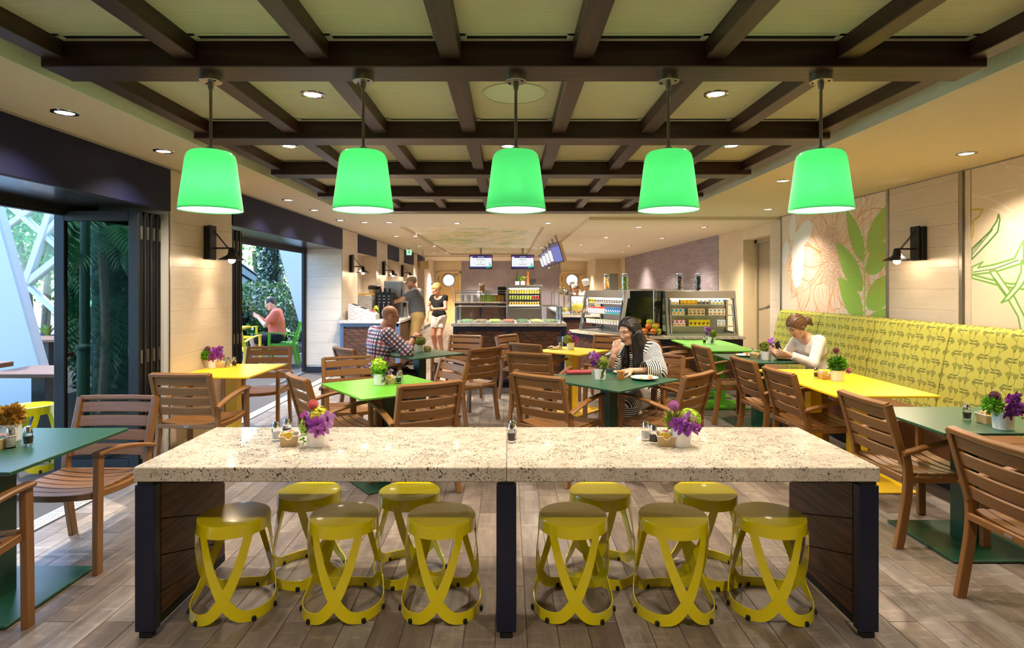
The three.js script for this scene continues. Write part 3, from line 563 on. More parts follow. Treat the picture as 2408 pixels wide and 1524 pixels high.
{
  // x, distance, facing (x, z): +z is toward the camera
  const G = 'slatted teak armchairs';
  const C = [
    [-2.485, 3.40, 0.0, 1, 'teak armchair behind the near left dark green table, facing the camera side'],
    [-2.46, 2.46, 0.0, -1, 'teak armchair at the near side of the left dark green table, cut by the frame'],
    [-2.615, 5.05, 0.05, -1, 'teak armchair seen from behind at the yellow table by the tiled pier'],
    [-2.72, 6.42, 0.08, 1, 'teak armchair on the far side of the yellow table, in front of the open door'],
    [-1.45, 5.50, 0.40, 0.92, 'teak armchair behind the lime table, beside the plaid shirted man'],
    [-1.37, 4.78, 0.80, -0.6, 'teak armchair at the left corner of the lime table, seen edge on'],
    [-0.74, 4.55, -0.52, -0.85, 'teak armchair at the near right of the lime table, its back to the granite table'],
    [-0.79, 5.33, -0.82, 0.58, 'teak armchair at the far right of the lime table with a glossy back'],
    [-0.50, 6.88, -0.72, -0.69, 'teak armchair right of the dark green table where the plaid shirted man sits'],
    [-0.70, 7.98, -0.3, 0.95, 'teak armchair beyond the plaid shirted man\'s table, in front of the salad bar'],
    [-1.60, 6.86, 0.74, -0.67, 'teak armchair that the man in the plaid shirt sits on'],
    [0.44, 4.90, 0.62, -0.78, 'large teak armchair at the near left of the striped dress woman\'s table'],
    [1.29, 4.96, -0.72, -0.70, 'teak armchair at the near right of the striped dress woman\'s table'],
    [0.36, 6.45, 0.42, -0.91, 'teak armchair with a glinting back beyond the left corner of the dark green table'],
    [0.42, 7.38, 0.65, -0.76, 'teak armchair at the near left of the small yellow table'],
    [0.25, 8.15, 0.75, 0.55, 'teak armchair at the far left of the small yellow table, before the salad bar'],
    [1.22, 6.82, -0.80, -0.60, 'teak armchair right of the small yellow table, behind the lifted mug'],
    [1.30, 8.02, -0.45, 0.89, 'teak armchair beyond the small yellow table, below the drinks fridge'],
    [1.36, 5.75, -0.62, 0.78, 'teak armchair that the woman in the striped dress sits on'],
    [2.26, 8.42, 1, -0.08, 'farther teak armchair at the left side of the lime tables by the display counter'],
    [2.22, 7.68, 1, -0.08, 'nearer teak armchair at the left side of the lime tables by the display counter'],
    [2.58, 6.84, 1, -0.05, 'teak armchair facing the dark green table of the woman in white'],
    [2.60, 5.66, 1, -0.05, 'teak armchair at the far half of the long yellow table'],
    [2.60, 4.92, 1, -0.05, 'teak armchair at the near half of the long yellow table'],
    [2.60, 3.74, 1, -0.02, 'teak armchair at the dark green table by the banquette, showing four back slats'],
    [2.56, 2.70, 1, -0.02, 'nearest teak armchair on the banquette side, cut by the frame'],
  ];
  for (const [x, d, fx, fz, l] of C) chairAt('teak_armchair', M.teak, x, d, fx, fz, l, G);
}
// ---------------------------------------------------------------- pedestal tables
function pedestalTable(name, label, mat, low, x, d, w, dp, deg, posts = [[0, 0]], group = 'square pedestal tables') {
  const t = thing(name, label, 'table', [x, 0, -d], R(deg), group);
  mesh('table_top', slab(-w / 2, w / 2, 0.733, 0.75, -dp / 2, dp / 2, 0.003), mat, t);
  for (const [px, pz] of posts) {
    const p = mesh('post', slab(px - 0.055, px + 0.055, 0.014, 0.72, pz - 0.055, pz + 0.055, 0.004), low, t);
    mesh('top_plate', slab(px - 0.16, px + 0.16, 0.72, 0.733, pz - 0.16, pz + 0.16, 0.002), low, p);
    mesh('base_plate', slab(px - 0.29, px + 0.29, 0.003, 0.017, pz - 0.29, pz + 0.29, 0.003), low, p);
  }
  return t;
}
pedestalTable('square_table', 'dark green square table at the near left, with a tan caddy and gold moss', M.green, M.greenLow, -2.565, 2.945, 0.80, 0.80, 0);
pedestalTable('square_table', 'yellow square table against the tiled pier', M.yellowTable, M.yellowTable, -2.645, 5.65, 0.68, 0.88, 0);
pedestalTable('square_table', 'lime green square table turned diagonally, left of centre', M.lime, M.greenLow, -0.98, 4.77, 0.80, 0.84, 37);
pedestalTable('square_table', 'dark green square table where the plaid shirted man eats', M.green, M.greenLow, -1.06, 7.04, 0.76, 0.76, 47);
pedestalTable('square_table', 'dark green square table of the woman in the striped dress', M.green, M.greenLow, 0.88, 5.12, 0.86, 0.86, 42);
pedestalTable('square_table', 'small yellow table turned diagonally before the salad bar', M.yellowTable, M.yellowTable, 0.79, 7.35, 0.68, 0.68, 50);
pedestalTable('square_table', 'farther lime green table touching its twin by the display counter', M.lime, M.lime, 2.80, 8.42, 0.72, 0.745, 0);
pedestalTable('square_table', 'nearer lime green table touching its twin by the display counter', M.lime, M.lime, 2.76, 7.66, 0.74, 0.745, 0);
pedestalTable('square_table', 'dark green table of the woman in white on the banquette', M.green, M.greenLow, 2.80, 6.58, 0.76, 0.80, 0);
pedestalTable('long_table', 'long yellow table along the banquette', M.yellowTable, M.yellowTable, 2.80, 5.01, 0.77, 1.38, 0, [[-0.02, 0.33], [-0.02, -0.33]]);
pedestalTable('square_table', 'dark green table at the near right, beside the banquette', M.green, M.greenLow, 2.79, 3.58, 0.78, 0.70, 0);
// ---------------------------------------------------------------- banquette
{
  const fab = canvasTex(1024, 1024, (x, w, h) => {
    x.fillStyle = '#b4b04a'; x.fillRect(0, 0, w, h); x.strokeStyle = '#666b2c'; x.lineCap = 'round'; x.lineJoin = 'round';
    const leafy = (cx, cy, l, k, a) => { x.save(); x.translate(cx, cy); x.rotate(a); x.beginPath(); x.moveTo(0, 0); x.quadraticCurveTo(l / 2, -k, l, 0); x.quadraticCurveTo(l / 2, k, 0, 0); x.fillStyle = 'rgba(107,112,48,.55)'; x.fill(); x.stroke(); x.beginPath(); x.moveTo(0, 0); x.lineTo(l, 0); x.stroke(); x.restore(); };
    const motif = (ox, oy, f) => {
      x.save(); x.translate(ox, oy); x.scale(f, 1); x.lineWidth = 5;
      const L = (...p) => { x.beginPath(); x.moveTo(p[0], p[1]); for (let i = 2; i < p.length; i += 2) x.lineTo(p[i], p[i + 1]); x.stroke(); };
      L(0, 250, 0, 20); L(0, 150, 70, 90, 70, 30); L(0, 210, -60, 160);
      for (const a of [-0.7, -0.4, -0.1, 0.2, 0.5]) { L(0, 60, Math.sin(a) * 60, 60 - Math.cos(a) * 70); leafy(Math.sin(a) * 40, 60 - Math.cos(a) * 46, 34, 6, a - Math.PI / 2); }
      for (const y of [120, 150]) { leafy(4, y, 52, 12, -0.08); leafy(-4, y, 52, 12, Math.PI + 0.08); }
      for (const k of [-1, 0, 1]) leafy(70 + k * 16, 40, 44, 8, -Math.PI / 2 + k * 0.15);
      x.save(); x.translate(-60, 150); x.rotate(0.78); for (let i = 0; i < 3; i++) for (let j = 0; j < 3; j++) x.strokeRect(-20 + i * 14, -20 + j * 14, 12, 12); x.restore();
      x.beginPath(); x.arc(70, 20, 22, 0.2, Math.PI - 0.2); x.stroke(); for (const k of [-22, 0, 22]) { L(70 + k * 0.6, 36, 70 + k, 6); x.beginPath(); x.arc(70 + k, 2, 5, 0, 7); x.stroke(); }
      x.restore();
    };
    for (let i = -1; i < 7; i++) for (let j = -1; j < 6; j++) motif(i * 170.67 + 50, j * 256 + (i % 2 ? 128 : 0), i % 2 ? 1 : -1);
  }, 0.8, 0.8);
  const fabM = phys({ map: fab, roughness: 0.85, sheen: 0.3, sheenRoughness: 0.6, sheenColor: new THREE.Color(0xfff6b0) });
  const t = thing('banquette', 'high backed banquette in yellow green plant print fabric with a brown seat', 'bench', [0, 0, 0]);
  const seatM = phys({ color: 0x6e452a, roughness: 0.5 }), baseM = std({ color: 0x14100e, roughness: 0.7 });
  const ends = [1.2, 1.96, 3.0, 4.04, 5.08, 6.12, 7.2, 8.32];
  const prof = [[3.70, 0.46], [3.715, 0.56], [3.785, 0.95], [3.835, 1.15], [3.85, 1.19], [3.89, 1.215], [3.96, 1.21], [4.0, 1.18], [4.01, 1.0], [4.01, 0.46]];
  for (let k = 0; k < ends.length - 1; k++) {
    const a = ends[k] + 0.006, b = ends[k + 1] - 0.006, sh = new THREE.Shape(prof.map(([x, y]) => new THREE.Vector2(x, y)));
    const g = new THREE.ExtrudeGeometry(sh, { depth: b - a - 0.03, bevelEnabled: true, bevelSize: 0.012, bevelThickness: 0.015, bevelSegments: 3 }); g.translate(0, 0, -b + 0.015);
    mesh('back_cushion', crease(uvm(g, 2, k * 0.37, 0), 50), fabM, t);
    mesh('seat_pad', slab(3.24, 3.76, 0.405, 0.47, -b + 0.001, -a - 0.001, 0.012), seatM, t);
  }
  mesh('back_board', slab(4.012, XR - 0.03, 0.05, 1.17, -8.33, -1.2), seatM, t);
  mesh('plinth', slab(3.36, 4.0, 0, 0.4, -8.31, -1.2), baseM, t);
  mesh('front_board', slab(3.3, 3.36, 0.12, 0.405, -8.31, -1.2), seatM, t);
}
// ---------------------------------------------------------------- wall sconces
{
  const dark = std({ color: 0x1a1718, roughness: 0.5, metalness: 0.3 });
  function sconce(label, x, y, z, s, first) {
    const t = first ? copyOf(first, label, [x, y, z], s > 0 ? 0 : Math.PI) : thing('wall_sconce', label, 'lamp', [x, y, z], s > 0 ? 0 : Math.PI, 'black barn style wall sconces');
    if (first) return t;
    mesh('back_plate', [slab(0, 0.045, -0.16, 0.17, -0.085, 0.085, 0.004), slab(0.045, 0.06, -0.15, 0.18, -0.055, 0.075, 0.003)], dark, t);
    mesh('arm', [sweep([[0.06, -0.045, 0], [0.235, -0.045, 0]], round(0.009, 8), V(0, 1, 0)), sweep([[0.06, 0.13, -0.012], [0.2, -0.04, -0.012]], round(0.0035, 6), V(0, 0, 1)), sweep([[0.06, 0.13, 0.012], [0.2, -0.04, 0.012]], round(0.0035, 6), V(0, 0, 1))], dark, t);
    const sh = lathe([[0.018, -0.04], [0.026, -0.045], [0.03, -0.055], [0.036, -0.1], [0.05, -0.118], [0.125, -0.158], [0.125, -0.162], [0.05, -0.125], [0.03, -0.11]], 32); sh.translate(0.24, 0, 0);
    mesh('shade', sh, dark, t);
    mesh('bulb', ball(0.034, 0.24, -0.165, 0), M.lampWhite(7, 0xfff0dc), t);
    const l = new THREE.PointLight(0xffe0b8, 0.5); l.position.set(0.24, -0.165, 0); l.castShadow = true; t.add(l);
    const sp = new THREE.SpotLight(0xffe4c4, 4.5, 0, R(34), 0.7, 2); sp.position.set(0.2, -0.12, 0); sp.target.position.set(0.06, -1.2, 0); sp.castShadow = true; sp.shadow.radius = 2; t.add(sp, sp.target);
    return t;
  }
  const f = sconce('black wall sconce on the near tiled pier between the two openings', XL, 1.98, -5.86, 1);
  sconce('black wall sconce on the second pier, above the granite display box', XL, 1.97, -11.15, 1, f); sconce('black wall sconce on the third pier, behind the cap wearing man', XL, 1.97, -15.35 + 1.3, 1, f); sconce('small far black wall sconce beside the porthole door aisle', XL, 1.97, -16.5, 1, f);
  sconce('black wall sconce between the two wall murals', XR - 0.014, 1.97, -5.82, -1, f);
}
// ---------------------------------------------------------------- flowers, pots and condiments
{
  const potM = phys({ color: 0xeeebe6, roughness: 0.28, clearcoat: 0.4 }), lime = std({ color: 0xa6c92a, roughness: 0.7 }), leafG = std({ color: 0x3f7d1c, roughness: 0.6 }), leafG2 = std({ color: 0x6fae24, roughness: 0.6 });
  const moss = std({ color: 0x8f9a3e, roughness: 0.9 }), mossD = std({ color: 0x55602a, roughness: 0.9 }), gold = std({ color: 0xb98a2e, roughness: 0.9 }), yellowB = std({ color: 0xd2cf3a, roughness: 0.8 });
  const pet = [0x9a35b5, 0xb04cc4, 0xc58ad6, 0x7a2aa0, 0xc04aa8, 0x4b1a55].map((c) => phys({ color: c, roughness: 0.55, side: THREE.DoubleSide, transmission: 0.15, thickness: 0 }));
  const core = std({ color: 0x4a1038, roughness: 0.7 }), allium = [0xd2706c, 0xb76fae, 0x6d2f52].map((c) => std({ color: c, roughness: 0.8 })), stemM = std({ color: 0x61793a, roughness: 0.7 });
  const floret = (() => { const pos = []; for (let k = 0; k < 4; k++) { const a = k * Math.PI / 2, b = a + 0.75, c = a - 0.75; pos.push(0, 0, 0, Math.cos(c) * 0.8, Math.sin(c) * 0.8, 0.25, Math.cos(a) * 1.15, Math.sin(a) * 1.15, 0.35, 0, 0, 0, Math.cos(a) * 1.15, Math.sin(a) * 1.15, 0.35, Math.cos(b) * 0.8, Math.sin(b) * 0.8, 0.25); } const g = new THREE.BufferGeometry(); g.setAttribute('position', new THREE.BufferAttribute(new Float32Array(pos), 3)); g.computeVertexNormals(); return g; })();
  const puff = (r, n, size, sy = 1) => {                      // ball of florets
    const list = [], q = new THREE.Quaternion(), m = new THREE.Matrix4();
    for (let i = 0; i < n; i++) {
      const y = 1 - (i + 0.5) / n * 1.75, a = i * 2.39996 + rr(-0.2, 0.2), s = Math.sqrt(Math.max(0, 1 - y * y)), d = V(Math.cos(a) * s + rr(-0.12, 0.12), y + rr(-0.12, 0.12), Math.sin(a) * s + rr(-0.12, 0.12)).normalize(), k = size * rr(0.75, 1.25);
      q.setFromUnitVectors(V(0, 0, 1), d); const g = floret.clone(); g.applyMatrix4(m.compose(d.clone().multiply(V(r, r * sy, r)).multiplyScalar(rr(0.88, 1.08)), q, V(k, k, k))); list.push(g);
    }
    list.push(ball(r * 0.86, 0, 0, 0, 1, sy, 1, 12)); return join(list);
  };
  const leafBall = (r, n, size) => {                          // tuft of small pointed leaves
    const pos = [];
    for (let i = 0; i < n; i++) {
      const d = V(rr(-1, 1), rr(-0.75, 1), rr(-1, 1)).normalize(), b = d.clone().multiplyScalar(r * rr(0.25, 0.75)), e = d.clone().multiplyScalar(r * rr(0.85, 1.12)).add(V(rr(-1, 1), rr(-1, 1), rr(-1, 1)).multiplyScalar(size * 0.5)), s = V().crossVectors(d, V(rr(-1, 1), rr(-1, 1), rr(-1, 1))).normalize().multiplyScalar(size * 0.42), m = b.clone().lerp(e, 0.6);
      pos.push(...b.toArray(), ...m.clone().add(s).toArray(), ...e.toArray(), ...b.toArray(), ...e.toArray(), ...m.clone().sub(s).toArray());
    }
    const g = new THREE.BufferGeometry(); g.setAttribute('position', new THREE.BufferAttribute(new Float32Array(pos), 3)); g.computeVertexNormals(); return join([g, ball(r * 0.45, 0, 0, 0, 1, 1, 1, 10)]);
  };
  const spikes = (r, n) => { const list = [ball(r * 0.62, 0, 0, 0, 1, 1, 1, 10)]; for (let i = 0; i < n; i++) { const y = 1 - (i + 0.5) / n * 2, a = i * 2.39996, s = Math.sqrt(1 - y * y), d = V(Math.cos(a) * s, y, Math.sin(a) * s), g = new THREE.ConeGeometry(r * 0.075, r * 0.55, 4); g.rotateX(Math.PI); g.translate(0, r * 0.72, 0); g.applyQuaternion(new THREE.Quaternion().setFromUnitVectors(V(0, 1, 0), d)); list.push(g); } return join(list); };
  const petalG = (l, w, cup) => { const pos = [], P = (u, v) => { const x = (v - 0.5) * 2 * w * Math.pow(Math.sin(Math.PI * Math.min(0.98, Math.max(0.04, u * 0.86 + 0.06))), 0.7), y = u * l; return [x, y, cup * l * (u * u * 0.8) - cup * 1.2 * x * x / w]; }; const A = 5, B = 4; for (let i = 0; i < A; i++) for (let j = 0; j < B; j++) { const a = P(i / A, j / B), b = P((i + 1) / A, j / B), c = P((i + 1) / A, (j + 1) / B), d = P(i / A, (j + 1) / B); pos.push(...a, ...c, ...b, ...a, ...d, ...c); } const g = new THREE.BufferGeometry(); g.setAttribute('position', new THREE.BufferAttribute(new Float32Array(pos), 3)); return crease(g, 80); };
  const orchidG = (s) => { const list = []; for (const [a, l, w] of [[0, 1.1, 0.36], [72, 1.1, 0.5], [144, 1.1, 0.34], [216, 1.1, 0.34], [288, 1.1, 0.5]]) { const g = petalG(l * s, w * s, 0.35); g.rotateZ(R(a)); list.push(g); } return join(list); };
  const orchidGeo = orchidG(0.036), lipGeo = join([ball(0.008, 0, -0.004, 0.01, 0.8, 1.1, 1, 8), ball(0.005, 0, 0.006, 0.01, 1, 1, 1, 8)]);
  const potG = (() => { const sec = (r) => Array.from({ length: 32 }, (_, i) => { const a = i / 32 * 2 * Math.PI, c = Math.cos(a), s = Math.sin(a), k = Math.pow(Math.pow(Math.abs(c), 2.5) + Math.pow(Math.abs(s), 2.5), -1 / 2.5); return [c * k * r, s * k * r]; }); const rows = [[0, 0.0], [0.042, 0.0], [0.045, 0.004], [0.049, 0.092], [0.046, 0.093], [0.044, 0.06], [0, 0.06]], pos = []; for (let i = 0; i < rows.length - 1; i++) { const a = sec(rows[i][0]), b = sec(rows[i + 1][0]); for (let j = 0; j < 32; j++) { const k = (j + 1) % 32, P = (q, y) => [q[0], y, q[1]]; pos.push(...P(a[j], rows[i][1]), ...P(b[k], rows[i + 1][1]), ...P(a[k], rows[i][1]), ...P(a[j], rows[i][1]), ...P(b[j], rows[i + 1][1]), ...P(b[k], rows[i + 1][1])); } } const g = new THREE.BufferGeometry(); g.setAttribute('position', new THREE.BufferAttribute(new Float32Array(pos), 3)); return crease(g, 40); })();
  function orchid(t, x, y, z, mi, ry, rx, s = 1) {
    const o = mesh('orchid_bloom', orchidGeo, pet[mi], t); o.position.set(x, y, z); o.rotation.set(rx, ry, rr(-0.5, 0.5), 'YXZ'); o.scale.setScalar(s); mesh('bloom_lip', lipGeo, core, o); return o;
  }
  function head(t, name, geo, mat, x, y, z) { const m = mesh(name, geo, mat, t); m.position.set(x, y, z); return m; }
  function trail(t, mat, pts, n = 70) { const c = new THREE.CatmullRomCurve3(pts.map((p) => V(...p))), pos = []; for (let i = 0; i < n; i++) { const b = c.getPoint(i / n), e = b.clone().add(V(rr(-1, 1), rr(-1.2, 0.5), rr(-1, 1)).multiplyScalar(0.017)), s = V(rr(-1, 1), rr(-1, 1), rr(-1, 1)).multiplyScalar(0.006); pos.push(...b.toArray(), ...b.clone().lerp(e, 0.6).add(s).toArray(), ...e.toArray(), ...b.toArray(), ...e.toArray(), ...b.clone().lerp(e, 0.6).sub(s).toArray()); } const g = new THREE.BufferGeometry(); g.setAttribute('position', new THREE.BufferAttribute(new Float32Array(pos), 3)); g.computeVertexNormals(); mesh('trailing_moss', g, mat, t); }
  function bouquet(kind, label, x, h, d, turn = 0) {
    seed(Math.round(x * 100) + Math.round(d * 77)); const t = thing('flower_arrangement', label, 'flowers', [x, h, -d], turn, 'table flower arrangements');
    mesh('pot', potG, potM, t);
    const stalk = (x1, y1, z1) => mesh('stem', tube([[0, 0.07, 0], [x1 * 0.5, (y1 + 0.07) / 2, z1 * 0.5], [x1, y1, z1]], 0.0025, 6), stemM, t);
    if (kind === 'A') {
      head(t, 'hydrangea_head', puff(0.036, 110, 0.0075, 1.2), lime, -0.045, 0.1, 0.012); trail(t, leafG2, [[-0.05, 0.1, 0.03], [-0.06, 0.06, 0.035], [-0.05, 0.03, 0.045]], 40);
      head(t, 'cockscomb_head', puff(0.042, 150, 0.009), yellowB, 0.012, 0.148, 0); head(t, 'allium_head', spikes(0.027, 170), allium[0], -0.02, 0.205, 0); stalk(-0.02, 0.19, 0);
      for (const [a, b, c, m, ry, rx, s] of [[0.015, 0.118, 0.05, 1, 0, 0.1, 1.15], [0.022, 0.09, 0.058, 1, 0.2, 0.5, 1], [-0.032, 0.118, 0.045, 3, -0.4, 0.1, 1], [-0.04, 0.15, 0.04, 4, -0.6, 0, 0.95], [0.06, 0.142, 0.03, 2, 0.5, -0.1, 1.05], [0.05, 0.1, 0.045, 2, 0.5, 0.4, 1], [0, 0.13, -0.045, 1, 3.1, 0, 1]]) orchid(t, a, b, c, m, ry, rx, s);
    } else if (kind === 'B') {
      head(t, 'moss_head', leafBall(0.05, 240, 0.016), moss, -0.04, 0.125, 0); head(t, 'hydrangea_head', puff(0.05, 170, 0.009), lime, 0.045, 0.13, -0.005); head(t, 'allium_head', spikes(0.026, 170), allium[1], -0.035, 0.2, 0); stalk(-0.035, 0.185, 0);
      for (const [a, b, c, m, ry, rx, s] of [[-0.035, 0.12, 0.05, 0, -0.3, 0, 0.95], [0.0, 0.1, 0.058, 3, 0, 0.3, 1.1], [0.02, 0.142, 0.048, 2, 0.3, -0.2, 1.05], [0.045, 0.1, 0.05, 1, 0.3, 0.3, 0.95], [0.075, 0.088, 0.03, 0, 0.9, 0.3, 0.8]]) orchid(t, a, b, c, m, ry, rx, s);
    } else if (kind === 'C') {
      head(t, 'hydrangea_head', leafBall(0.075, 420, 0.022), leafG2, -0.005, 0.145, 0); head(t, 'hydrangea_head', puff(0.055, 130, 0.011), lime, 0.0, 0.16, 0.02);
      trail(t, mossD, [[0.04, 0.13, 0.04], [0.05, 0.09, 0.05], [0.035, 0.03, 0.055]], 90); orchid(t, -0.075, 0.16, 0, 2, -0.9, 0, 0.7); orchid(t, 0.085, 0.11, 0.01, 2, 0.9, 0.3, 0.8); head(t, 'allium_head', spikes(0.02, 90), allium[2], 0.045, 0.2, 0);
    } else if (kind === 'D') {
      head(t, 'moss_head', leafBall(0.06, 320, 0.016), moss, 0.02, 0.14, 0); head(t, 'hydrangea_head', puff(0.035, 80, 0.008), moss, 0.02, 0.16, 0.02); trail(t, mossD, [[0.03, 0.12, 0.04], [0.02, 0.07, 0.053], [0.005, 0.02, 0.055]], 90);
      for (const [a, b, c, m, ry, rx, s] of [[-0.06, 0.21, 0.01, 2, -0.2, 0, 1.1], [-0.03, 0.195, 0.03, 1, 0.2, 0.1, 1], [-0.055, 0.14, 0.025, 3, -0.4, 0.3, 0.85]]) orchid(t, a, b, c, m, ry, rx, s); stalk(-0.05, 0.19, 0.01);
    } else if (kind === 'E') {
      head(t, 'hydrangea_head', puff(0.058, 170, 0.011), moss, -0.03, 0.13, 0); head(t, 'allium_head', spikes(0.024, 120), allium[1], -0.01, 0.215, 0); stalk(-0.01, 0.2, 0);
      for (const [a, b, c, m, ry, rx, s] of [[0.05, 0.15, 0.03, 0, 0.3, 0, 1.1], [0.075, 0.125, 0.02, 1, 0.6, 0.2, 1], [0.045, 0.12, 0.045, 0, 0.2, 0.3, 0.9], [0.03, 0.165, 0.0, 4, 0, -0.4, 0.8]]) orchid(t, a, b, c, m, ry, rx, s);
    } else if (kind === 'F') {
      head(t, 'hydrangea_head', leafBall(0.075, 430, 0.02), leafG, 0, 0.14, 0); head(t, 'leaf_tuft', leafBall(0.06, 200, 0.022), leafG2, 0.01, 0.15, 0.015); head(t, 'allium_head', spikes(0.026, 130), allium[2], -0.01, 0.26, 0); stalk(-0.01, 0.24, 0);
      orchid(t, 0.08, 0.085, 0.03, 2, 0.8, 0.3, 0.9); orchid(t, 0.06, 0.095, 0.045, 1, 0.4, 0.4, 0.8);
    } else if (kind === 'G') {
      head(t, 'leaf_tuft', leafBall(0.055, 300, 0.018), leafG2, -0.06, 0.13, 0); head(t, 'allium_head', spikes(0.03, 130), allium[2], -0.045, 0.185, 0.0);
      for (const [a, b, c, m, ry, rx, s] of [[0.0, 0.125, 0.05, 3, 0, 0.3, 1.1], [0.04, 0.14, 0.045, 3, 0.3, 0, 1.1], [0.015, 0.17, 0.035, 0, 0, -0.1, 1.05], [0.06, 0.18, 0.02, 3, 0.5, -0.1, 1], [-0.01, 0.095, 0.055, 3, -0.2, 0.5, 0.95], [0.065, 0.11, 0.04, 0, 0.6, 0.3, 1]]) orchid(t, a, b, c, m, ry, rx, s); trail(t, moss, [[0.07, 0.14, 0], [0.1, 0.11, 0.01], [0.095, 0.07, 0.02]], 60);
    } else if (kind === 'H') { head(t, 'moss_head', leafBall(0.07, 420, 0.02), gold, 0, 0.125, 0); }
    return t;
  }
  bouquet('A', 'flower pot with coral allium, yellow cockscomb and magenta orchids, left on the granite table', -0.957, 0.76, 2.936);
  bouquet('B', 'flower pot with lilac allium and lime hydrangea, right on the granite table', 0.865, 0.76, 2.94);
  bouquet('C', 'bright green bouquet with trailing moss on the lime table', -1.05, 0.75, 4.80);
  bouquet('D', 'mossy bouquet with lilac orchids beside the red wallet', 0.795, 0.75, 5.08);
  bouquet('E', 'round olive bouquet with a pink ball and orchids on the small yellow table', 0.79, 0.75, 7.43);
  bouquet('E', 'small bouquet with a dark ball flower behind the white mug', -1.10, 0.75, 7.22, 2.6);
  bouquet('D', 'purple orchid bouquet on the farther lime tables', 2.84, 0.75, 8.2, -0.4);
  bouquet('D', 'moss bouquet before the hands of the woman in white', 2.82, 0.75, 6.42, 2.2);
  bouquet('F', 'leafy green bouquet with a tall dark ball flower on the long yellow table', 2.80, 0.75, 4.99);
  bouquet('G', 'deep purple orchid bouquet on the near right dark green table', 2.80, 0.75, 3.32);
  bouquet('G', 'purple bouquet against the tiled pier on the yellow table', -2.92, 0.75, 5.80, 0.5);
  bouquet('H', 'pot of gold moss on the near left dark green table, cut by the frame', -2.60, 0.75, 3.06);
  // shakers
  const body = lathe([[0, 0], [0.021, 0], [0.022, 0.004], [0.019, 0.014], [0.0225, 0.05], [0.0215, 0.066], [0.016, 0.072], [0, 0.072]], 10), cap = lathe([[0.0165, 0.068], [0.0175, 0.07], [0.0165, 0.09], [0.012, 0.099], [0, 0.101]], 20), fillG = lathe([[0, 0.012], [0.016, 0.013], [0.0185, 0.048], [0, 0.048]], 14);
  const salt = std({ color: 0xf1eee6, roughness: 0.9 }), pepper = std({ color: 0x4b4036, roughness: 0.9 });
  const proto = {};
  function shaker(kind, label, x, h, d) {
    if (proto[kind]) return copyOf(proto[kind], label, [x, h, -d], rnd() * 3);
    const t = proto[kind] = thing(kind + '_shaker', label, 'shaker', [x, h, -d], 0, 'glass salt and pepper shakers');
    mesh('glass_body', body, M.solidGlass, t); mesh('contents', fillG, kind === 'salt' ? salt : pepper, t); mesh('chrome_cap', cap, M.chrome, t); return t;
  }
  const sh = [[-1.195, 0.76, 3.02, 'front chrome capped shaker left of the sugar caddy, left half of the granite table', 'salt'], [-1.165, 0.76, 3.09, 'rear chrome capped shaker left of the sugar caddy, left half of the granite table', 'pepper'], [0.017, 0.76, 2.99, 'pepper shaker beside the centre seam of the granite table', 'pepper'], [0.024, 0.76, 3.055, 'shaker hidden behind the one at the centre seam', 'salt'], [0.71, 0.76, 3.03, 'rear shaker left of the sugar caddy, right half of the granite table', 'salt'], [0.735, 0.76, 2.965, 'front shaker left of the sugar caddy, right half of the granite table', 'pepper'],
    [-2.485, 0.75, 2.93, 'left shaker of the pair on the near left dark green table', 'salt'], [-2.43, 0.75, 2.97, 'right shaker of the pair on the near left dark green table', 'pepper'], [-2.79, 0.75, 5.84, 'left shaker of the pair on the yellow table by the pier', 'salt'], [-2.74, 0.75, 5.87, 'right shaker of the pair on the yellow table by the pier', 'pepper'], [-0.905, 0.75, 4.85, 'front shaker right of the caddy on the lime table', 'pepper'], [-0.905, 0.75, 4.93, 'rear shaker right of the caddy on the lime table', 'salt'],
    [2.79, 0.75, 6.70, 'shaker beside the moss bouquet of the woman in white', 'salt'], [2.70, 0.75, 5.14, 'shaker on the long yellow table, left of the leafy bouquet', 'pepper'], [2.76, 0.75, 3.53, 'shaker on the near right dark green table, left of the caddy', 'pepper'], [2.75, 0.75, 8.22, 'shaker left of the purple bouquet on the lime tables', 'pepper']];
  for (const [x, h, d, l, k] of sh) shaker(k, l, x, h, d);
  // sugar caddies
  let cad;
  function caddy(label, x, h, d, turn = 0) {
    if (cad) return copyOf(cad, label, [x, h, -d], turn);
    const t = cad = thing('sugar_caddy', label, 'caddy', [x, h, -d], turn, 'tan caddies of sugar packets'), a = 0.034, b = 0.043;
    const wall = (p, q, dip) => { const sh2 = new THREE.Shape(); sh2.moveTo(-p, 0); sh2.lineTo(p, 0); sh2.lineTo(q, 0.052); if (dip) { sh2.lineTo(0.017, 0.052); sh2.absarc(0, 0.052, 0.017, 0, Math.PI, true); sh2.lineTo(-q, 0.052); } else sh2.lineTo(-q, 0.052); return new THREE.ExtrudeGeometry(sh2, { depth: 0.003, bevelEnabled: false, curveSegments: 8 }); };
    const put = (g, ry, off) => moved(moved(g, 0, 0, 0, 0, 0.16), Math.sin(ry) * off, 0, Math.cos(ry) * off, ry);
    mesh('tray', [put(wall(a, b, true), 0, a), put(wall(a, b, true), Math.PI, a), put(wall(a, b), Math.PI / 2, a), put(wall(a, b), -Math.PI / 2, a), slab(-a, a, 0, 0.003, -a, a)], M.beige, t);
    const e = 0.0455; mesh('white_rim', [...[-1, 1].flatMap((s) => [slab(-e, -0.017, 0.051, 0.055, s * e - 0.002, s * e + 0.002, 0.001), slab(0.017, e, 0.051, 0.055, s * e - 0.002, s * e + 0.002, 0.001), slab(s * e - 0.002, s * e + 0.002, 0.051, 0.055, -e, e, 0.001)]), ...[-1, 1].map((s) => { const g = new THREE.TorusGeometry(0.017, 0.0022, 6, 14, Math.PI); g.rotateZ(Math.PI); g.translate(0, 0.053, s * e * 0.97); return g; })], M.white, t);
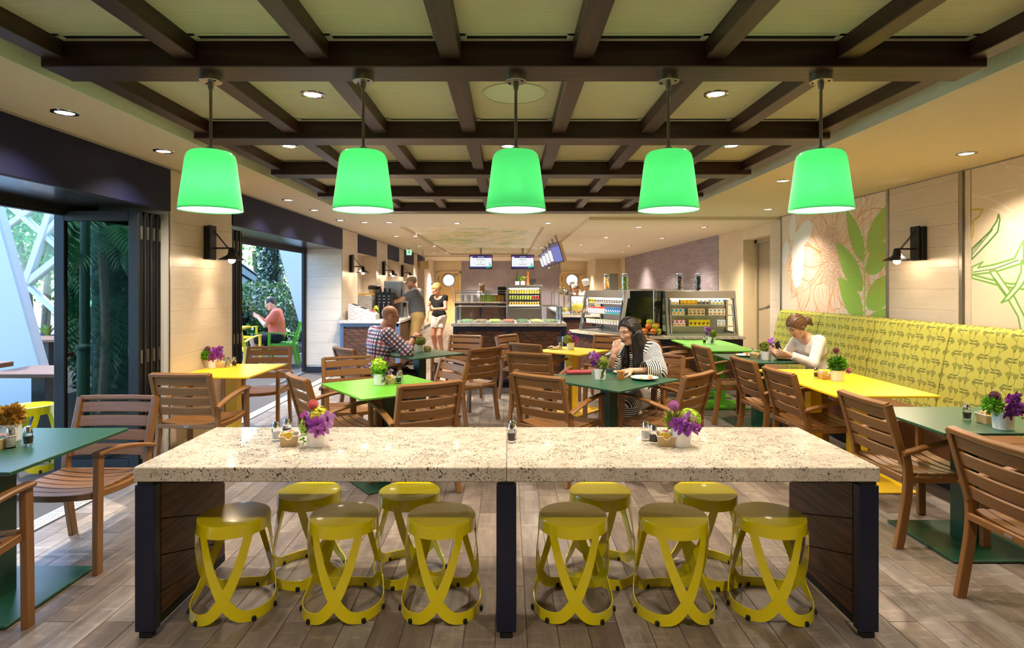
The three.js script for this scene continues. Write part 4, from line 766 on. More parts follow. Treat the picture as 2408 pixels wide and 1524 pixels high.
    seed(77); const cols = [0x9fc8de, 0xe9e6df, 0xf0d04c, 0xf0d04c, 0xe98aa2, 0xe98aa2, 0xf6f2ea, 0xdf6f90].map((c) => std({ color: c, roughness: 0.7 }));
    for (let i = 0; i < 12; i++) { const m = mesh('sugar_packet', box(0.046, 0.058, 0.003, 0, 0.03, 0, 0.001), cols[i % 8], t); m.position.set((i % 3 - 1) * 0.008, 0.008, -0.03 + i * 0.0052); m.rotation.set(rr(-0.25, 0.05), Math.PI / 2 * 0 + rr(-0.15, 0.15), rr(-0.25, 0.25)); }
    return t;
  }
  caddy('tan sugar caddy with pastel packets, left on the granite table', -1.10, 0.76, 2.95, 0.25); caddy('tan sugar caddy with pink packets, right on the granite table', 0.79, 0.76, 2.95, -0.1); caddy('tan sugar caddy on the near left dark green table', -2.545, 0.75, 2.92, 0.1); caddy('tan sugar caddy on the yellow table by the pier', -2.845, 0.75, 5.82, 0.2); caddy('tan sugar caddy on the lime table beside the bright green bouquet', -0.975, 0.75, 4.86, 0.05); caddy('tan sugar caddy on the plaid shirted man\'s table', -1.00, 0.75, 7.25, 0.3); caddy('tan sugar caddy on the long yellow table', 2.745, 0.75, 5.10, 0.1); caddy('tan sugar caddy with a red tag on the near right dark green table', 2.83, 0.75, 3.46, 0.0); caddy('tan sugar caddy beside the woman in white\'s bouquet', 2.76, 0.75, 6.56, 0.2);
  // mug, plates, cups, wallet
  const mugG = lathe([[0, 0.004], [0.028, 0.004], [0.0295, 0], [0.032, 0.002], [0.0415, 0.085], [0.0425, 0.1], [0.0405, 0.101], [0.0385, 0.085], [0.029, 0.012], [0, 0.011]], 32), handleG = sweep(spline([[0.039, 0.082, 0], [0.062, 0.086, 0], [0.073, 0.066, 0], [0.064, 0.04, 0], [0.035, 0.025, 0]], 16), rect(0.011, 0.007, 0.002), V(0, 0, 1));
  globalThis.makeMug = (label, p, turn) => { const t = thing('coffee_mug', label, 'mug', p, turn); mesh('body', mugG, M.white, t); mesh('handle', handleG, M.white, t); return t; };
  makeMug('white coffee mug standing on the plaid shirted man\'s table', [-1.13, 0.75, -6.90], Math.PI);
  const plateG = lathe([[0, 0.004], [0.06, 0.004], [0.078, 0.008], [0.105, 0.018], [0.1065, 0.021], [0.104, 0.0215], [0.077, 0.0125], [0.06, 0.008], [0, 0.008]], 40), foodC = [0xb5793a, 0xd8b27a, 0x7d4a30, 0x9fb35a, 0xd56a4a].map((c) => std({ color: c, roughness: 0.8 }));
  function plate(label, x, d, s, foods, y = 0.75) {
    const t = thing('plate', label, 'plate', [x, y, -d]); t.scale.setScalar(s); mesh('dish', plateG, M.white, t);
    seed(Math.round(x * 50)); foods.forEach(([c, fx, fz, r, hgt]) => mesh('food', moved(box(r * 2, hgt, r * 1.6, 0, 0, 0, r * 0.3), fx, 0.009 + hgt / 2, fz, rr(0, 3)), foodC[c], t)); return t;
  }
  plate('white plate in front of the plaid shirted man', -1.30, 7.22, 1.0, [[1, 0.02, 0, 0.02, 0.01]]);
  plate('white plate with a half eaten wrap under the woman in stripes\' hand', 1.175, 5.06, 1.12, [[1, 0.045, 0.0, 0.018, 0.028], [3, -0.03, 0.01, 0.014, 0.008], [2, 0.05, 0.02, 0.008, 0.006], [4, 0.02, 0.03, 0.005, 0.004]]);
  plate('white plate behind the orange juice cup', 1.07, 5.40, 0.95, [[0, -0.03, 0, 0.022, 0.012], [1, 0.01, 0.01, 0.015, 0.01]]);
  plate('white plate with a brown crumb cake on the table of the woman in white', 2.72, 6.73, 1.0, [[0, 0.02, 0, 0.018, 0.03], [1, -0.04, 0.02, 0.01, 0.006]]);
  const fork = (label, p, turn) => { const t = thing('fork', label, 'fork', p, turn); mesh('stem', sweep(spline([[0, 0.002, 0.1], [0, 0.006, 0.03], [0, 0.004, -0.03], [0, 0.008, -0.06]], 12), rect(0.007, 0.002, 0.0005), V(1, 0, 0)), M.steel, t); for (let k = 0; k < 4; k++) mesh('tine', slab(-0.0105 + k * 0.006, -0.008 + k * 0.006, 0.004, 0.006, -0.1, -0.058, 0.0005), M.steel, t); return t; };
  fork('fork resting on the plate with the wrap', [1.11, 0.775, -5.08], 0.9); fork('knife like fork lying left of the orange juice cup', [0.94, 0.752, -5.22], 1.5);
  const jc = thing('juice_cup', 'clear plastic cup of orange juice on the dark green table', 'cup', [0.97, 0.75, -5.06]);
  mesh('juice', lathe([[0, 0.003], [0.026, 0.003], [0.0345, 0.075], [0, 0.075]], 28), std({ color: 0xe58a1e, roughness: 0.4 }), jc); mesh('cup_wall', lathe([[0.0275, 0], [0.0385, 0.105], [0.0395, 0.105], [0.0285, 0]], 28), M.clear, jc);
  const gl = thing('drinking_glass', 'empty clear tumbler on the small yellow table', 'glass', [0.68, 0.75, -7.62]); mesh('glass_wall', lathe([[0, 0.006], [0.027, 0.006], [0.038, 0.15], [0.04, 0.15], [0.03, 0], [0, 0]], 24), M.clear, gl); mesh('water', lathe([[0, 0.007], [0.026, 0.007], [0.031, 0.07], [0, 0.07]], 20), M.solidGlass, gl);
  const nap = thing('napkin', 'crumpled beige napkin beside the tumbler on the small yellow table', 'napkin', [0.60, 0.75, -7.52], 0.4);
  seed(5); { const g = new THREE.PlaneGeometry(0.17, 0.15, 10, 9); g.rotateX(-Math.PI / 2); const p = g.attributes.position; for (let i = 0; i < p.count; i++) p.setY(i, 0.012 + 0.02 * Math.abs(Math.sin(p.getX(i) * 31 + p.getZ(i) * 17)) + rr(0, 0.008)); g.computeVertexNormals(); mesh('cloth', g, std({ color: 0xb59c80, roughness: 0.9, side: THREE.DoubleSide }), nap); }
  const wal = thing('wallet', 'long red leather wallet on the dark green table, left of the moss bouquet', 'wallet', [0.645, 0.75, -5.40], 0.12);
  const red = phys({ color: 0xa02335, roughness: 0.5, clearcoat: 0.1 }); mesh('lower_half', box(0.23, 0.012, 0.1, 0, 0.008, 0, 0.004), red, wal); mesh('upper_half', moved(box(0.23, 0.012, 0.1, 0, 0, 0, 0.004), 0, 0.0225, 0.002, 0, 0.06), red, wal); mesh('zip', slab(-0.113, 0.113, 0.013, 0.017, 0.044, 0.051, 0.001), M.steel, wal);
  // rumpled wicker bag beside the woman in white
  const bag = thing('straw_bag', 'flattened straw bag with loose strands on the dark green table, by the woman in white', 'bag', [3.06, 0.75, -6.40], 0.15);
  seed(9); mesh('bag_body', ball(0.15, 0, 0.028, 0, 1, 0.19, 0.6, 18), std({ color: 0x9a7c4c, roughness: 0.9 }), bag);
  for (let i = 0; i < 18; i++) mesh('straw_strand', tube([[rr(-0.15, 0), rr(0.03, 0.06), rr(-0.07, 0.07)], [rr(-0.05, 0.05), rr(0.05, 0.075), rr(-0.05, 0.08)], [rr(0.03, 0.17), rr(0.01, 0.045), rr(-0.07, 0.1)]], 0.0025, 5, 8), std({ color: i % 3 ? 0xc0a058 : 0x7a5a30, roughness: 0.9 }), bag);
}
// ---------------------------------------------------------------- printed wall murals
{
  const W1 = 2.45, H1 = 2.6, S = 620;
  const m1 = canvasTex(1520, 1612, (x, w, h) => {
    const X = (u) => u * w, Y = (y) => h - y / H1 * h; x.fillStyle = '#ecdcc8'; x.fillRect(0, 0, w, h); seed(41); x.lineCap = 'round';
    const g = [['#f0cfae', 0.5]]; x.fillStyle = 'rgba(232,188,150,.35)'; for (let i = 0; i < 10; i++) { x.beginPath(); x.ellipse(X(rr(0, 0.6)), Y(rr(1.2, 2.6)), rr(60, 200), rr(150, 420), rr(-0.5, 0.5), 0, 7); x.fill(); }
    const cx = 0.55, cy = 1.93, petal = (a, l, wd, dx = 0, dy = 0, col = '#d9803c') => {
      x.save(); x.translate(X(cx + dx), Y(cy + dy)); x.rotate(a); const L = l * S, K = wd * S; x.strokeStyle = col; x.lineWidth = 5; x.fillStyle = 'rgba(245,228,212,.55)';
      x.beginPath(); x.moveTo(0, 0); x.bezierCurveTo(-K * 0.4, -L * 0.3, -K, -L * 0.7, -K * 0.35, -L); x.bezierCurveTo(-K * 0.1, -L * 1.05, K * 0.1, -L * 0.93, K * 0.4, -L * 1.0); x.bezierCurveTo(K, -L * 0.7, K * 0.4, -L * 0.3, 0, 0); x.fill(); x.stroke();
      x.lineWidth = 2.2; for (let i = -6; i <= 6; i++) { const f = i / 7, s0 = rr(0.05, 0.2), s1 = rr(0.55, 0.93); x.beginPath(); x.moveTo(K * f * 0.3, -L * s0); x.bezierCurveTo(K * f * 0.7, -L * 0.4, K * f * 1.0, -L * 0.65, K * f * (0.75 + rr(-0.05, 0.05)), -L * s1); x.stroke(); if (i % 2) { x.beginPath(); x.moveTo(K * f * 0.9, -L * 0.98); x.bezierCurveTo(K * f, -L * 0.85, K * f * 1.0, -L * 0.75, K * f * 0.9, -L * rr(0.6, 0.75)); x.stroke(); } }
      x.restore();
    };
    for (let i = 0; i < 12; i++) petal(i * 0.524 + 0.2, rr(0.95, 1.25), rr(0.26, 0.4)); for (let i = 0; i < 9; i++) petal(i * 0.7, rr(0.6, 0.8), rr(0.2, 0.3), rr(-0.05, 0.05), rr(-0.1, 0.1));
    for (const [dx, dy, a, l, k] of [[-0.42, -0.55, 0.6, 0.55, 0.26], [-0.3, -0.78, 0.1, 0.5, 0.28], [-0.05, -0.82, -0.3, 0.5, 0.3], [0.2, -0.7, -0.6, 0.45, 0.25], [-0.47, -0.15, 1.1, 0.5, 0.22]]) petal(a, l, k, dx, dy);
    x.strokeStyle = '#b98064'; x.lineWidth = 2.4; x.fillStyle = '#eed4c0'; for (let i = 0; i < 330; i++) { const a = rr(0, 6.28), r = Math.sqrt(rnd()), px = X(cx) + Math.cos(a) * r * 140, py = Y(cy) + Math.sin(a) * r * 250; x.save(); x.translate(px, py); x.rotate(Math.atan2(py - Y(cy), px - X(cx)) + rr(-0.6, 0.6)); x.beginPath(); x.ellipse(0, 0, rr(14, 26), rr(6, 10), 0, 0, 7); x.fill(); x.stroke(); x.restore(); }
    x.fillStyle = '#f6f4f4'; for (const [u, y, a, b, r] of [[0.27, 2.28, 150, 90, -0.5], [0.2, 1.95, 110, 260, 0.1], [0.14, 2.4, 60, 120, 0.2], [0.05, 2.05, 60, 110, 0.3]]) { x.beginPath(); x.ellipse(X(u), Y(y), a, b, r, 0, 7); x.fill(); }
    const leafD = (u0, y0, u1, y1, wd) => { x.save(); x.translate(X(u0), Y(y0)); const dx = X(u1) - X(u0), dy = Y(y1) - Y(y0), L = Math.hypot(dx, dy); x.rotate(Math.atan2(dy, dx)); const K = wd * S, gr = '#98c653'; x.fillStyle = gr; x.beginPath(); x.moveTo(0, 0); for (let s = 0; s <= 20; s++) { const q = s / 20; x.lineTo(q * L, -K * Math.pow(Math.sin(Math.PI * Math.pow(q, 0.8)), 0.8) - (s % 2) * 6); } for (let s = 20; s >= 0; s--) { const q = s / 20; x.lineTo(q * L, K * Math.pow(Math.sin(Math.PI * Math.pow(q, 0.8)), 0.8) + (s % 2) * 6); } x.fill(); x.strokeStyle = 'rgba(190,150,50,.55)'; x.lineWidth = 2.5; for (let i = 1; i < 9; i++) for (const sg of [-1, 1]) { x.beginPath(); x.moveTo(i / 9 * L * 0.8, 0); x.quadraticCurveTo(i / 9 * L * 0.95, sg * K * 0.5, Math.min(L, i / 9 * L + L * 0.15), sg * K * 0.75 * Math.sin(Math.PI * Math.min(0.9, i / 9 + 0.1))); x.stroke(); } x.restore(); };
    leafD(0.83, 1.84, 0.69, 2.47, 0.112); leafD(0.86, 1.94, 1.04, 2.46, 0.146); leafD(0.82, 1.5, 0.60, 2.1, 0.140); leafD(0.845, 1.72, 1.05, 2.03, 0.134); leafD(0.82, 1.18, 0.62, 1.66, 0.151); leafD(0.85, 1.32, 1.06, 1.66, 0.157); leafD(0.84, 1.0, 1.05, 1.3, 0.140); leafD(0.83, 0.9, 0.62, 1.2, 0.140);
    x.strokeStyle = '#98c653'; x.lineWidth = 11; x.beginPath(); x.moveTo(X(0.84), Y(0.6)); x.bezierCurveTo(X(0.83), Y(1.2), X(0.85), Y(1.6), X(0.82), Y(2.0)); x.stroke();
    x.strokeStyle = '#dd8a3e'; x.lineWidth = 4; for (let i = 0; i < 7; i++) { x.beginPath(); const u = rr(0.68, 0.98), y = rr(1.2, 2.3); x.moveTo(X(u), Y(y)); x.bezierCurveTo(X(u + 0.1), Y(y + 0.05), X(u + rr(0, 0.15)), Y(y + 0.4), X(u + rr(-0.1, 0.1)), Y(y + rr(0.5, 0.9))); x.stroke(); }
    x.lineWidth = 2; for (let i = 0; i < 40; i++) { const u = rr(0.75, 0.98), y = rr(1.15, 2.5); x.beginPath(); x.moveTo(X(u), Y(y)); x.quadraticCurveTo(X(u + 0.05), Y(y + 0.1), X(u + 0.09), Y(y + rr(0.1, 0.3))); x.stroke(); }
  });
  const t1 = thing('wall_mural', 'wall mural of an orange line drawn flower with green leaves behind the banquette', 'mural', [XR - 0.006, 1.3, -(6.345 + W1 / 2)], -Math.PI / 2);
  mesh('printed_panel', picture(W1, 2.6, 0.012), std({ map: m1, roughness: 0.5 }), t1);
  const d0 = 2.4, d1 = 5.19, W2 = d1 - d0;
  const m2 = canvasTex(1640, 1528, (x, w, h) => {
    x.fillStyle = '#e3d2b4'; x.fillRect(0, 0, w, h); seed(43); x.lineCap = 'round'; x.lineJoin = 'round';
    const P = (px, py) => { const d = 4.1 * 1380 / (px - 1195), y = 1.56 - (py - 672) * d / 1380; return [(d1 - d) / W2 * w, h - y / 2.6 * h]; };
    x.strokeStyle = 'rgba(246,236,216,.75)'; x.lineWidth = 6; for (let i = 0; i < 60; i++) { const a = rr(0, w), b = rr(0, h); x.beginPath(); x.moveTo(a, b); x.quadraticCurveTo(a + 100, b + rr(-60, 60), a + rr(120, 260), b + rr(-20, 140)); x.stroke(); }
    const path = (pts, col, lw, fill) => { x.strokeStyle = col; x.lineWidth = lw; x.beginPath(); pts.forEach((p, i) => { const q = P(...p); i ? x.lineTo(...q) : x.moveTo(...q); }); if (fill) { x.closePath(); x.fillStyle = fill; x.fill(); } x.stroke(); };
    const G = '#72a548', DG = '#4f7f3a', fillc = '#e9dcc0';
    path([[2286, 585], [2300, 572], [2328, 545], [2345, 520], [2349, 504], [2352, 516], [2347, 545], [2325, 570], [2286, 610]], DG, 9, fillc); path([[2286, 600], [2312, 568], [2335, 540]], DG, 5); path([[2286, 592], [2310, 566]], DG, 5);
    path([[2286, 628], [2312, 616], [2300, 630], [2340, 622], [2386, 608], [2400, 580], [2408, 566], [2408, 618], [2340, 640], [2286, 646]], G, 9, fillc); path([[2290, 640], [2340, 632], [2395, 612]], DG, 5);
    path([[2286, 646], [2340, 660], [2378, 668], [2420, 664], [2420, 682], [2360, 674], [2286, 654]], G, 9, fillc);
    path([[2328, 638], [2345, 668], [2372, 705], [2395, 745], [2404, 790], [2414, 790], [2410, 745], [2386, 698], [2360, 662], [2342, 636]], G, 9, fillc); path([[2340, 655], [2372, 700]], DG, 5);
    path([[2403, 612], [2402, 640], [2388, 672], [2355, 712], [2375, 704], [2405, 670], [2420, 640]], G, 9, fillc);
    path([[2286, 493], [2300, 492], [2312, 493], [2302, 510], [2288, 520], [2290, 545], [2286, 560]], '#cdb43e', 9);
    for (let i = 0; i < 7; i++) { x.strokeStyle = G; x.lineWidth = 9; x.beginPath(); x.moveTo(rr(w * 0.35, w), rr(h * 0.3, h * 0.8)); x.bezierCurveTo(rr(w * 0.35, w), rr(0, h), rr(w * 0.35, w), rr(0, h), rr(w * 0.4, w), rr(h * 0.1, h)); x.stroke(); }
  });
  const t2 = thing('wall_mural', 'cream wall mural with green outlined stems near the right edge', 'mural', [XR - 0.006, 1.3, -(d0 + d1) / 2], -Math.PI / 2);
  mesh('printed_panel', picture(W2, 2.6, 0.012), std({ map: m2, roughness: 0.5 }), t2);
}
// ---------------------------------------------------------------- people: smooth distance fields meshed by surface nets
const smin = (a, b, k) => { const h = Math.max(k - Math.abs(a - b), 0) / k; return Math.min(a, b) - h * h * k * 0.25; };
class Field {
  constructor(k = 0.03) { this.k = k; this.p = []; this.cuts = []; }
  cap(a, b, ra, rb, o = {}) { this.p.push({ a: a.clone(), d: b.clone().sub(a), L: Math.max(1e-9, b.distanceToSquared(a)), ra, rb, ...o }); return this; }
  ell(c, r, q, o = {}) { this.p.push({ e: 1, c: c.clone(), r, iq: (q ?? new THREE.Quaternion()).clone().invert(), ...o }); return this; }
  one(p, x, y, z) {
    if (p.e) { const v = Field.t.set(x - p.c.x, y - p.c.y, z - p.c.z).applyQuaternion(p.iq), [a, b, c] = p.r, k0 = Math.hypot(v.x / a, v.y / b, v.z / c), k1 = Math.hypot(v.x / (a * a), v.y / (b * b), v.z / (c * c)); return k0 < 1e-6 ? -Math.min(a, b, c) : k0 * (k0 - 1) / k1; }
    const X = x - p.a.x, Y = y - p.a.y, Z = z - p.a.z, t0 = (X * p.d.x + Y * p.d.y + Z * p.d.z) / p.L, t = clamp(t0, 0, 1); let d = Math.hypot(X - p.d.x * t, Y - p.d.y * t, Z - p.d.z * t) - (p.ra + (p.rb - p.ra) * t);
    if (p.flat) d = Math.max(d, (t0 - 1) * Math.sqrt(p.L)); return d;
  }
  at(x, y, z) {
    if (this.n !== this.p.length) this.bounds();
    let d = 9; for (const p of this.p) if (!p.sub) { const k = p.k ?? this.k; if (Math.hypot(x - p.mx, y - p.my, z - p.mz) - p.mr > d + k) continue; d = smin(d, this.one(p, x, y, z), k); }
    for (const p of this.p) if (p.sub) { const k = p.k ?? 0.01; if (Math.hypot(x - p.mx, y - p.my, z - p.mz) - p.mr > k - d) continue; d = -smin(-d, this.one(p, x, y, z), k); }
    for (const c of this.cuts) d = Math.max(d, c(x, y, z)); return d;
  }
  bounds() { this.n = this.p.length; for (const p of this.p) { const m = p.e ? p.c : p.a.clone().addScaledVector(p.d, 0.5); p.mx = m.x; p.my = m.y; p.mz = m.z; p.mr = p.e ? Math.max(...p.r) : Math.sqrt(p.L) / 2 + Math.max(p.ra, p.rb); } }
  box() { const b = new THREE.Box3(); for (const p of this.p) if (!p.sub) { if (p.e) { const m = Math.max(...p.r); b.expandByPoint(p.c.clone().addScalar(m)); b.expandByPoint(p.c.clone().addScalar(-m)); } else for (const [q, r] of [[p.a, p.ra], [p.a.clone().add(p.d), p.rb]]) { b.expandByPoint(q.clone().addScalar(r)); b.expandByPoint(q.clone().addScalar(-r)); } } return b.expandByScalar(0.02); }
}
Field.t = new THREE.Vector3();
function nets(field, cell, noisy) {
  const b = field.box(), nx = Math.ceil((b.max.x - b.min.x) / cell) + 1, ny = Math.ceil((b.max.y - b.min.y) / cell) + 1, nz = Math.ceil((b.max.z - b.min.z) / cell) + 1, val = new Float32Array(nx * ny * nz), I = (i, j, k) => (k * ny + j) * nx + i;
  // coarse pass lets far cells be skipped
  const S = 4; for (let k = 0; k < nz; k += S) for (let j = 0; j < ny; j += S) for (let i = 0; i < nx; i += S) {
    const d = field.at(b.min.x + (i + 1.5) * cell, b.min.y + (j + 1.5) * cell, b.min.z + (k + 1.5) * cell), far = Math.abs(d) > cell * S * 1.35 + 0.02;
    for (let c = k; c < Math.min(k + S, nz); c++) for (let q = j; q < Math.min(j + S, ny); q++) for (let p = i; p < Math.min(i + S, nx); p++) { let v = d; if (!far) { const x = b.min.x + p * cell, y = b.min.y + q * cell, z = b.min.z + c * cell; v = field.at(x, y, z); if (noisy) v += noisy(x, y, z); } val[I(p, q, c)] = v; }
  }
  const vid = new Int32Array(nx * ny * nz).fill(-1), pos = [], idx = [], co = [[0, 0, 0], [1, 0, 0], [0, 1, 0], [1, 1, 0], [0, 0, 1], [1, 0, 1], [0, 1, 1], [1, 1, 1]], ed = [[0, 1], [2, 3], [4, 5], [6, 7], [0, 2], [1, 3], [4, 6], [5, 7], [0, 4], [1, 5], [2, 6], [3, 7]];
  for (let k = 0; k < nz - 1; k++) for (let j = 0; j < ny - 1; j++) for (let i = 0; i < nx - 1; i++) {
    const v = co.map(([a, q, c]) => val[I(i + a, j + q, k + c)]); let m = 0; for (const q of v) m += q < 0 ? 1 : 0; if (m === 0 || m === 8) continue;
    let x = 0, y = 0, z = 0, n = 0; for (const [p, q] of ed) if ((v[p] < 0) !== (v[q] < 0)) { const t = v[p] / (v[p] - v[q]); x += lerp(co[p][0], co[q][0], t); y += lerp(co[p][1], co[q][1], t); z += lerp(co[p][2], co[q][2], t); n++; }
    vid[I(i, j, k)] = pos.length / 3; pos.push(b.min.x + (i + x / n) * cell, b.min.y + (j + y / n) * cell, b.min.z + (k + z / n) * cell);
  }
  for (let k = 1; k < nz - 1; k++) for (let j = 1; j < ny - 1; j++) for (let i = 1; i < nx - 1; i++) {
    const s = val[I(i, j, k)] < 0;
    const q = (A, B, C, D, f) => { if (A < 0 || B < 0 || C < 0 || D < 0) return; f ? idx.push(A, B, C, A, C, D) : idx.push(A, C, B, A, D, C); };
    if (s !== val[I(i + 1, j, k)] < 0) q(vid[I(i, j - 1, k - 1)], vid[I(i, j, k - 1)], vid[I(i, j, k)], vid[I(i, j - 1, k)], s);
    if (s !== val[I(i, j + 1, k)] < 0) q(vid[I(i - 1, j, k - 1)], vid[I(i - 1, j, k)], vid[I(i, j, k)], vid[I(i, j, k - 1)], s);
    if (s !== val[I(i, j, k + 1)] < 0) q(vid[I(i - 1, j - 1, k)], vid[I(i, j - 1, k)], vid[I(i, j, k)], vid[I(i - 1, j, k)], s);
  }
  const g = new THREE.BufferGeometry(); g.setAttribute('position', new THREE.BufferAttribute(new Float32Array(pos), 3)); g.setIndex(idx); g.computeVertexNormals(); return g;
}
function paintV(g, fn) { const p = g.attributes.position, c = new Float32Array(p.count * 3), v = V(); for (let i = 0; i < p.count; i++) { v.fromBufferAttribute(p, i); const q = fn(v); c[i * 3] = q[0]; c[i * 3 + 1] = q[1]; c[i * 3 + 2] = q[2]; } g.setAttribute('color', new THREE.BufferAttribute(c, 3)); return g; }
const lin = (hex) => new THREE.Color(hex).toArray();
// cloth uv: every triangle takes the frame of its nearest bone (u around it, v along it), so stripes and checks follow the limbs
function clothUV(g, bones) {
  const h = g.toNonIndexed(), p = h.attributes.position, uv = new Float32Array(p.count * 2), v = [V(), V(), V()], c = V();
  const fr = bones.map(([a, b, off = 0, ref]) => { const d = b.clone().sub(a), L = d.length(); d.normalize(); const e = (ref ?? (Math.abs(d.z) > 0.8 ? V(0, 1, 0) : V(0, 0, 1))).clone(); e.addScaledVector(d, -e.dot(d)).normalize(); return { a, d, L, e, f: V().crossVectors(d, e), off }; });
  for (let i = 0; i < p.count; i += 3) {
    c.set(0, 0, 0); v.forEach((q, k) => c.add(q.fromBufferAttribute(p, i + k))); c.multiplyScalar(1 / 3); let best = 9, F;
    for (const f of fr) { const t = clamp(c.clone().sub(f.a).dot(f.d), 0, f.L), d = c.distanceTo(f.a.clone().addScaledVector(f.d, t)) - (f.off || 0); if (d < best) { best = d; F = f; } }
    const qc = c.clone().sub(F.a), a0 = Math.atan2(qc.dot(F.f), qc.dot(F.e));
    v.forEach((q, k) => { const w = q.clone().sub(F.a), a1 = Math.atan2(w.dot(F.f), w.dot(F.e)); let da = a1 - a0; da -= Math.round(da / 6.28318) * 6.28318; const r = 0.11 * (F.off ? 1.3 : 0.6); uv[(i + k) * 2] = (a0 + da) * r; uv[(i + k) * 2 + 1] = w.dot(F.d); });
  }
  h.setAttribute('uv', new THREE.BufferAttribute(uv, 2)); return h;
}
const ik = (a, t, l1, l2, pole) => { const d = t.clone().sub(a), D = Math.min(d.length(), (l1 + l2) * 0.995); d.normalize(); const x = (l1 * l1 - l2 * l2 + D * D) / (2 * D), h = Math.sqrt(Math.max(0, l1 * l1 - x * x)), p = pole.clone().addScaledVector(d, -pole.dot(d)).normalize(); return [a.clone().addScaledVector(d, x).addScaledVector(p, h), a.clone().addScaledVector(d, D)]; };
// a hand: palm, four fingers of three bones, thumb from the side
function handGeo(w, dir, palm, side, curl, cell, spread = 0.06) {
  dir = dir.clone().normalize(); const n = palm.clone().addScaledVector(dir, -palm.dot(dir)).normalize(), s = V().crossVectors(dir, n).multiplyScalar(side), F = new Field(0.008), P = (a, b, c) => w.clone().addScaledVector(s, a).addScaledVector(dir, b).addScaledVector(n, c);
  for (let i = 0; i < 4; i++) F.cap(P(-0.018 + i * 0.012, 0.012, 0), P(-0.027 + i * 0.018, 0.082 - Math.abs(i - 1.3) * 0.004, 0), 0.0125, 0.0105, { k: 0.016 });
  F.cap(P(0, -0.03, 0), P(0, 0.02, 0), 0.023, 0.021, { k: 0.02 });
  const len = [0.068, 0.08, 0.075, 0.06];
  for (let i = 0; i < 4; i++) {
    let p = P(-0.0285 + i * 0.019, 0.084 - Math.abs(i - 1.3) * 0.004, 0), a = 0; const cu = Array.isArray(curl) ? curl[i] : curl, f = s.clone().multiplyScalar((i - 1.5) * spread);
    [0.46, 0.3, 0.24].forEach((q, k) => { a += cu * [0.75, 1, 0.7][k]; const d = dir.clone().multiplyScalar(Math.cos(a)).addScaledVector(n, Math.sin(a)).add(f).normalize(), e = p.clone().addScaledVector(d, len[i] * q); F.cap(p, e, 0.0088 - k * 0.0008, 0.0082 - k * 0.0009, { k: 0.004 }); p = e; });
  }
  const t0 = P(-0.022, 0.022, 0.004), t1 = P(-0.045, 0.045, 0.014), t2 = P(-0.05, 0.075, 0.024 + curlOf(curl) * 0.006), t3 = P(-0.043, 0.098, 0.032 + curlOf(curl) * 0.012);
  F.cap(t0, t1, 0.014, 0.0115, { k: 0.012 }).cap(t1, t2, 0.0108, 0.0095, { k: 0.005 }).cap(t2, t3, 0.0092, 0.0078, { k: 0.005 });
  return nets(F, cell);
}
const curlOf = (c) => (Array.isArray(c) ? c[0] : c);
// head in its own frame: +z is the face, origin between the ears
function headField(o) {
  const F = new Field(0.02), f = o.female ? 0.94 : 1;
  F.ell(V(0, 0.035, -0.012), [0.074, 0.09, 0.095], null, { k: 0.03 }).ell(V(0, -0.035, 0.022), [0.058 * f, 0.08, 0.07], null, { k: 0.04 });
  F.cap(V(-0.028 * f, -0.095, 0.045), V(0.028 * f, -0.095, 0.045), 0.02, 0.02, { k: 0.03 }).cap(V(0, -0.1, 0.06), V(0, -0.102, 0.07), 0.016, 0.014, { k: 0.02 });
  for (const s of [-1, 1]) {
    F.cap(V(s * 0.054, -0.02, 0.0), V(s * 0.045 * f, -0.075, 0.015), 0.02, 0.018, { k: 0.03 });
    F.ell(V(s * 0.038, -0.02, 0.062), [0.024, 0.02, 0.022], null, { k: 0.02 });
    F.cap(V(s * 0.014, 0.03, 0.086), V(s * 0.046, 0.03, 0.07), 0.009, 0.009, { k: 0.018 });
    F.ell(V(s * 0.033, 0.008, 0.1), [0.019, 0.012, 0.02], null, { sub: 1, k: 0.012 }); F.ell(V(s * 0.033, 0.008, 0.071), [0.0145, 0.0125, 0.0145], null, { k: 0.004 });
    F.ell(V(s * 0.078, -0.005, -0.012), [0.009, 0.031, 0.019], new THREE.Quaternion().setFromEuler(new THREE.Euler(0.15, s * 0.35, 0)), { k: 0.008 }); F.ell(V(s * 0.088, -0.002, -0.004), [0.006, 0.018, 0.01], null, { sub: 1, k: 0.006 });
    F.ell(V(s * 0.011, -0.034, 0.094), [0.0085, 0.0075, 0.01], null, { k: 0.008 });
  }
  F.cap(V(0, 0.022, 0.082), V(0, -0.028, 0.106), 0.0085, 0.0105, { k: 0.014 });
  F.ell(V(0, -0.0605, 0.083), [0.023, 0.0065, 0.011], null, { k: 0.006 }).ell(V(0, -0.072, 0.081), [0.02, 0.0072, 0.011], null, { k: 0.006 }).ell(V(0, -0.0662, 0.097), [0.022, 0.0022, 0.008], null, { sub: 1, k: 0.003 });
  return F;
}
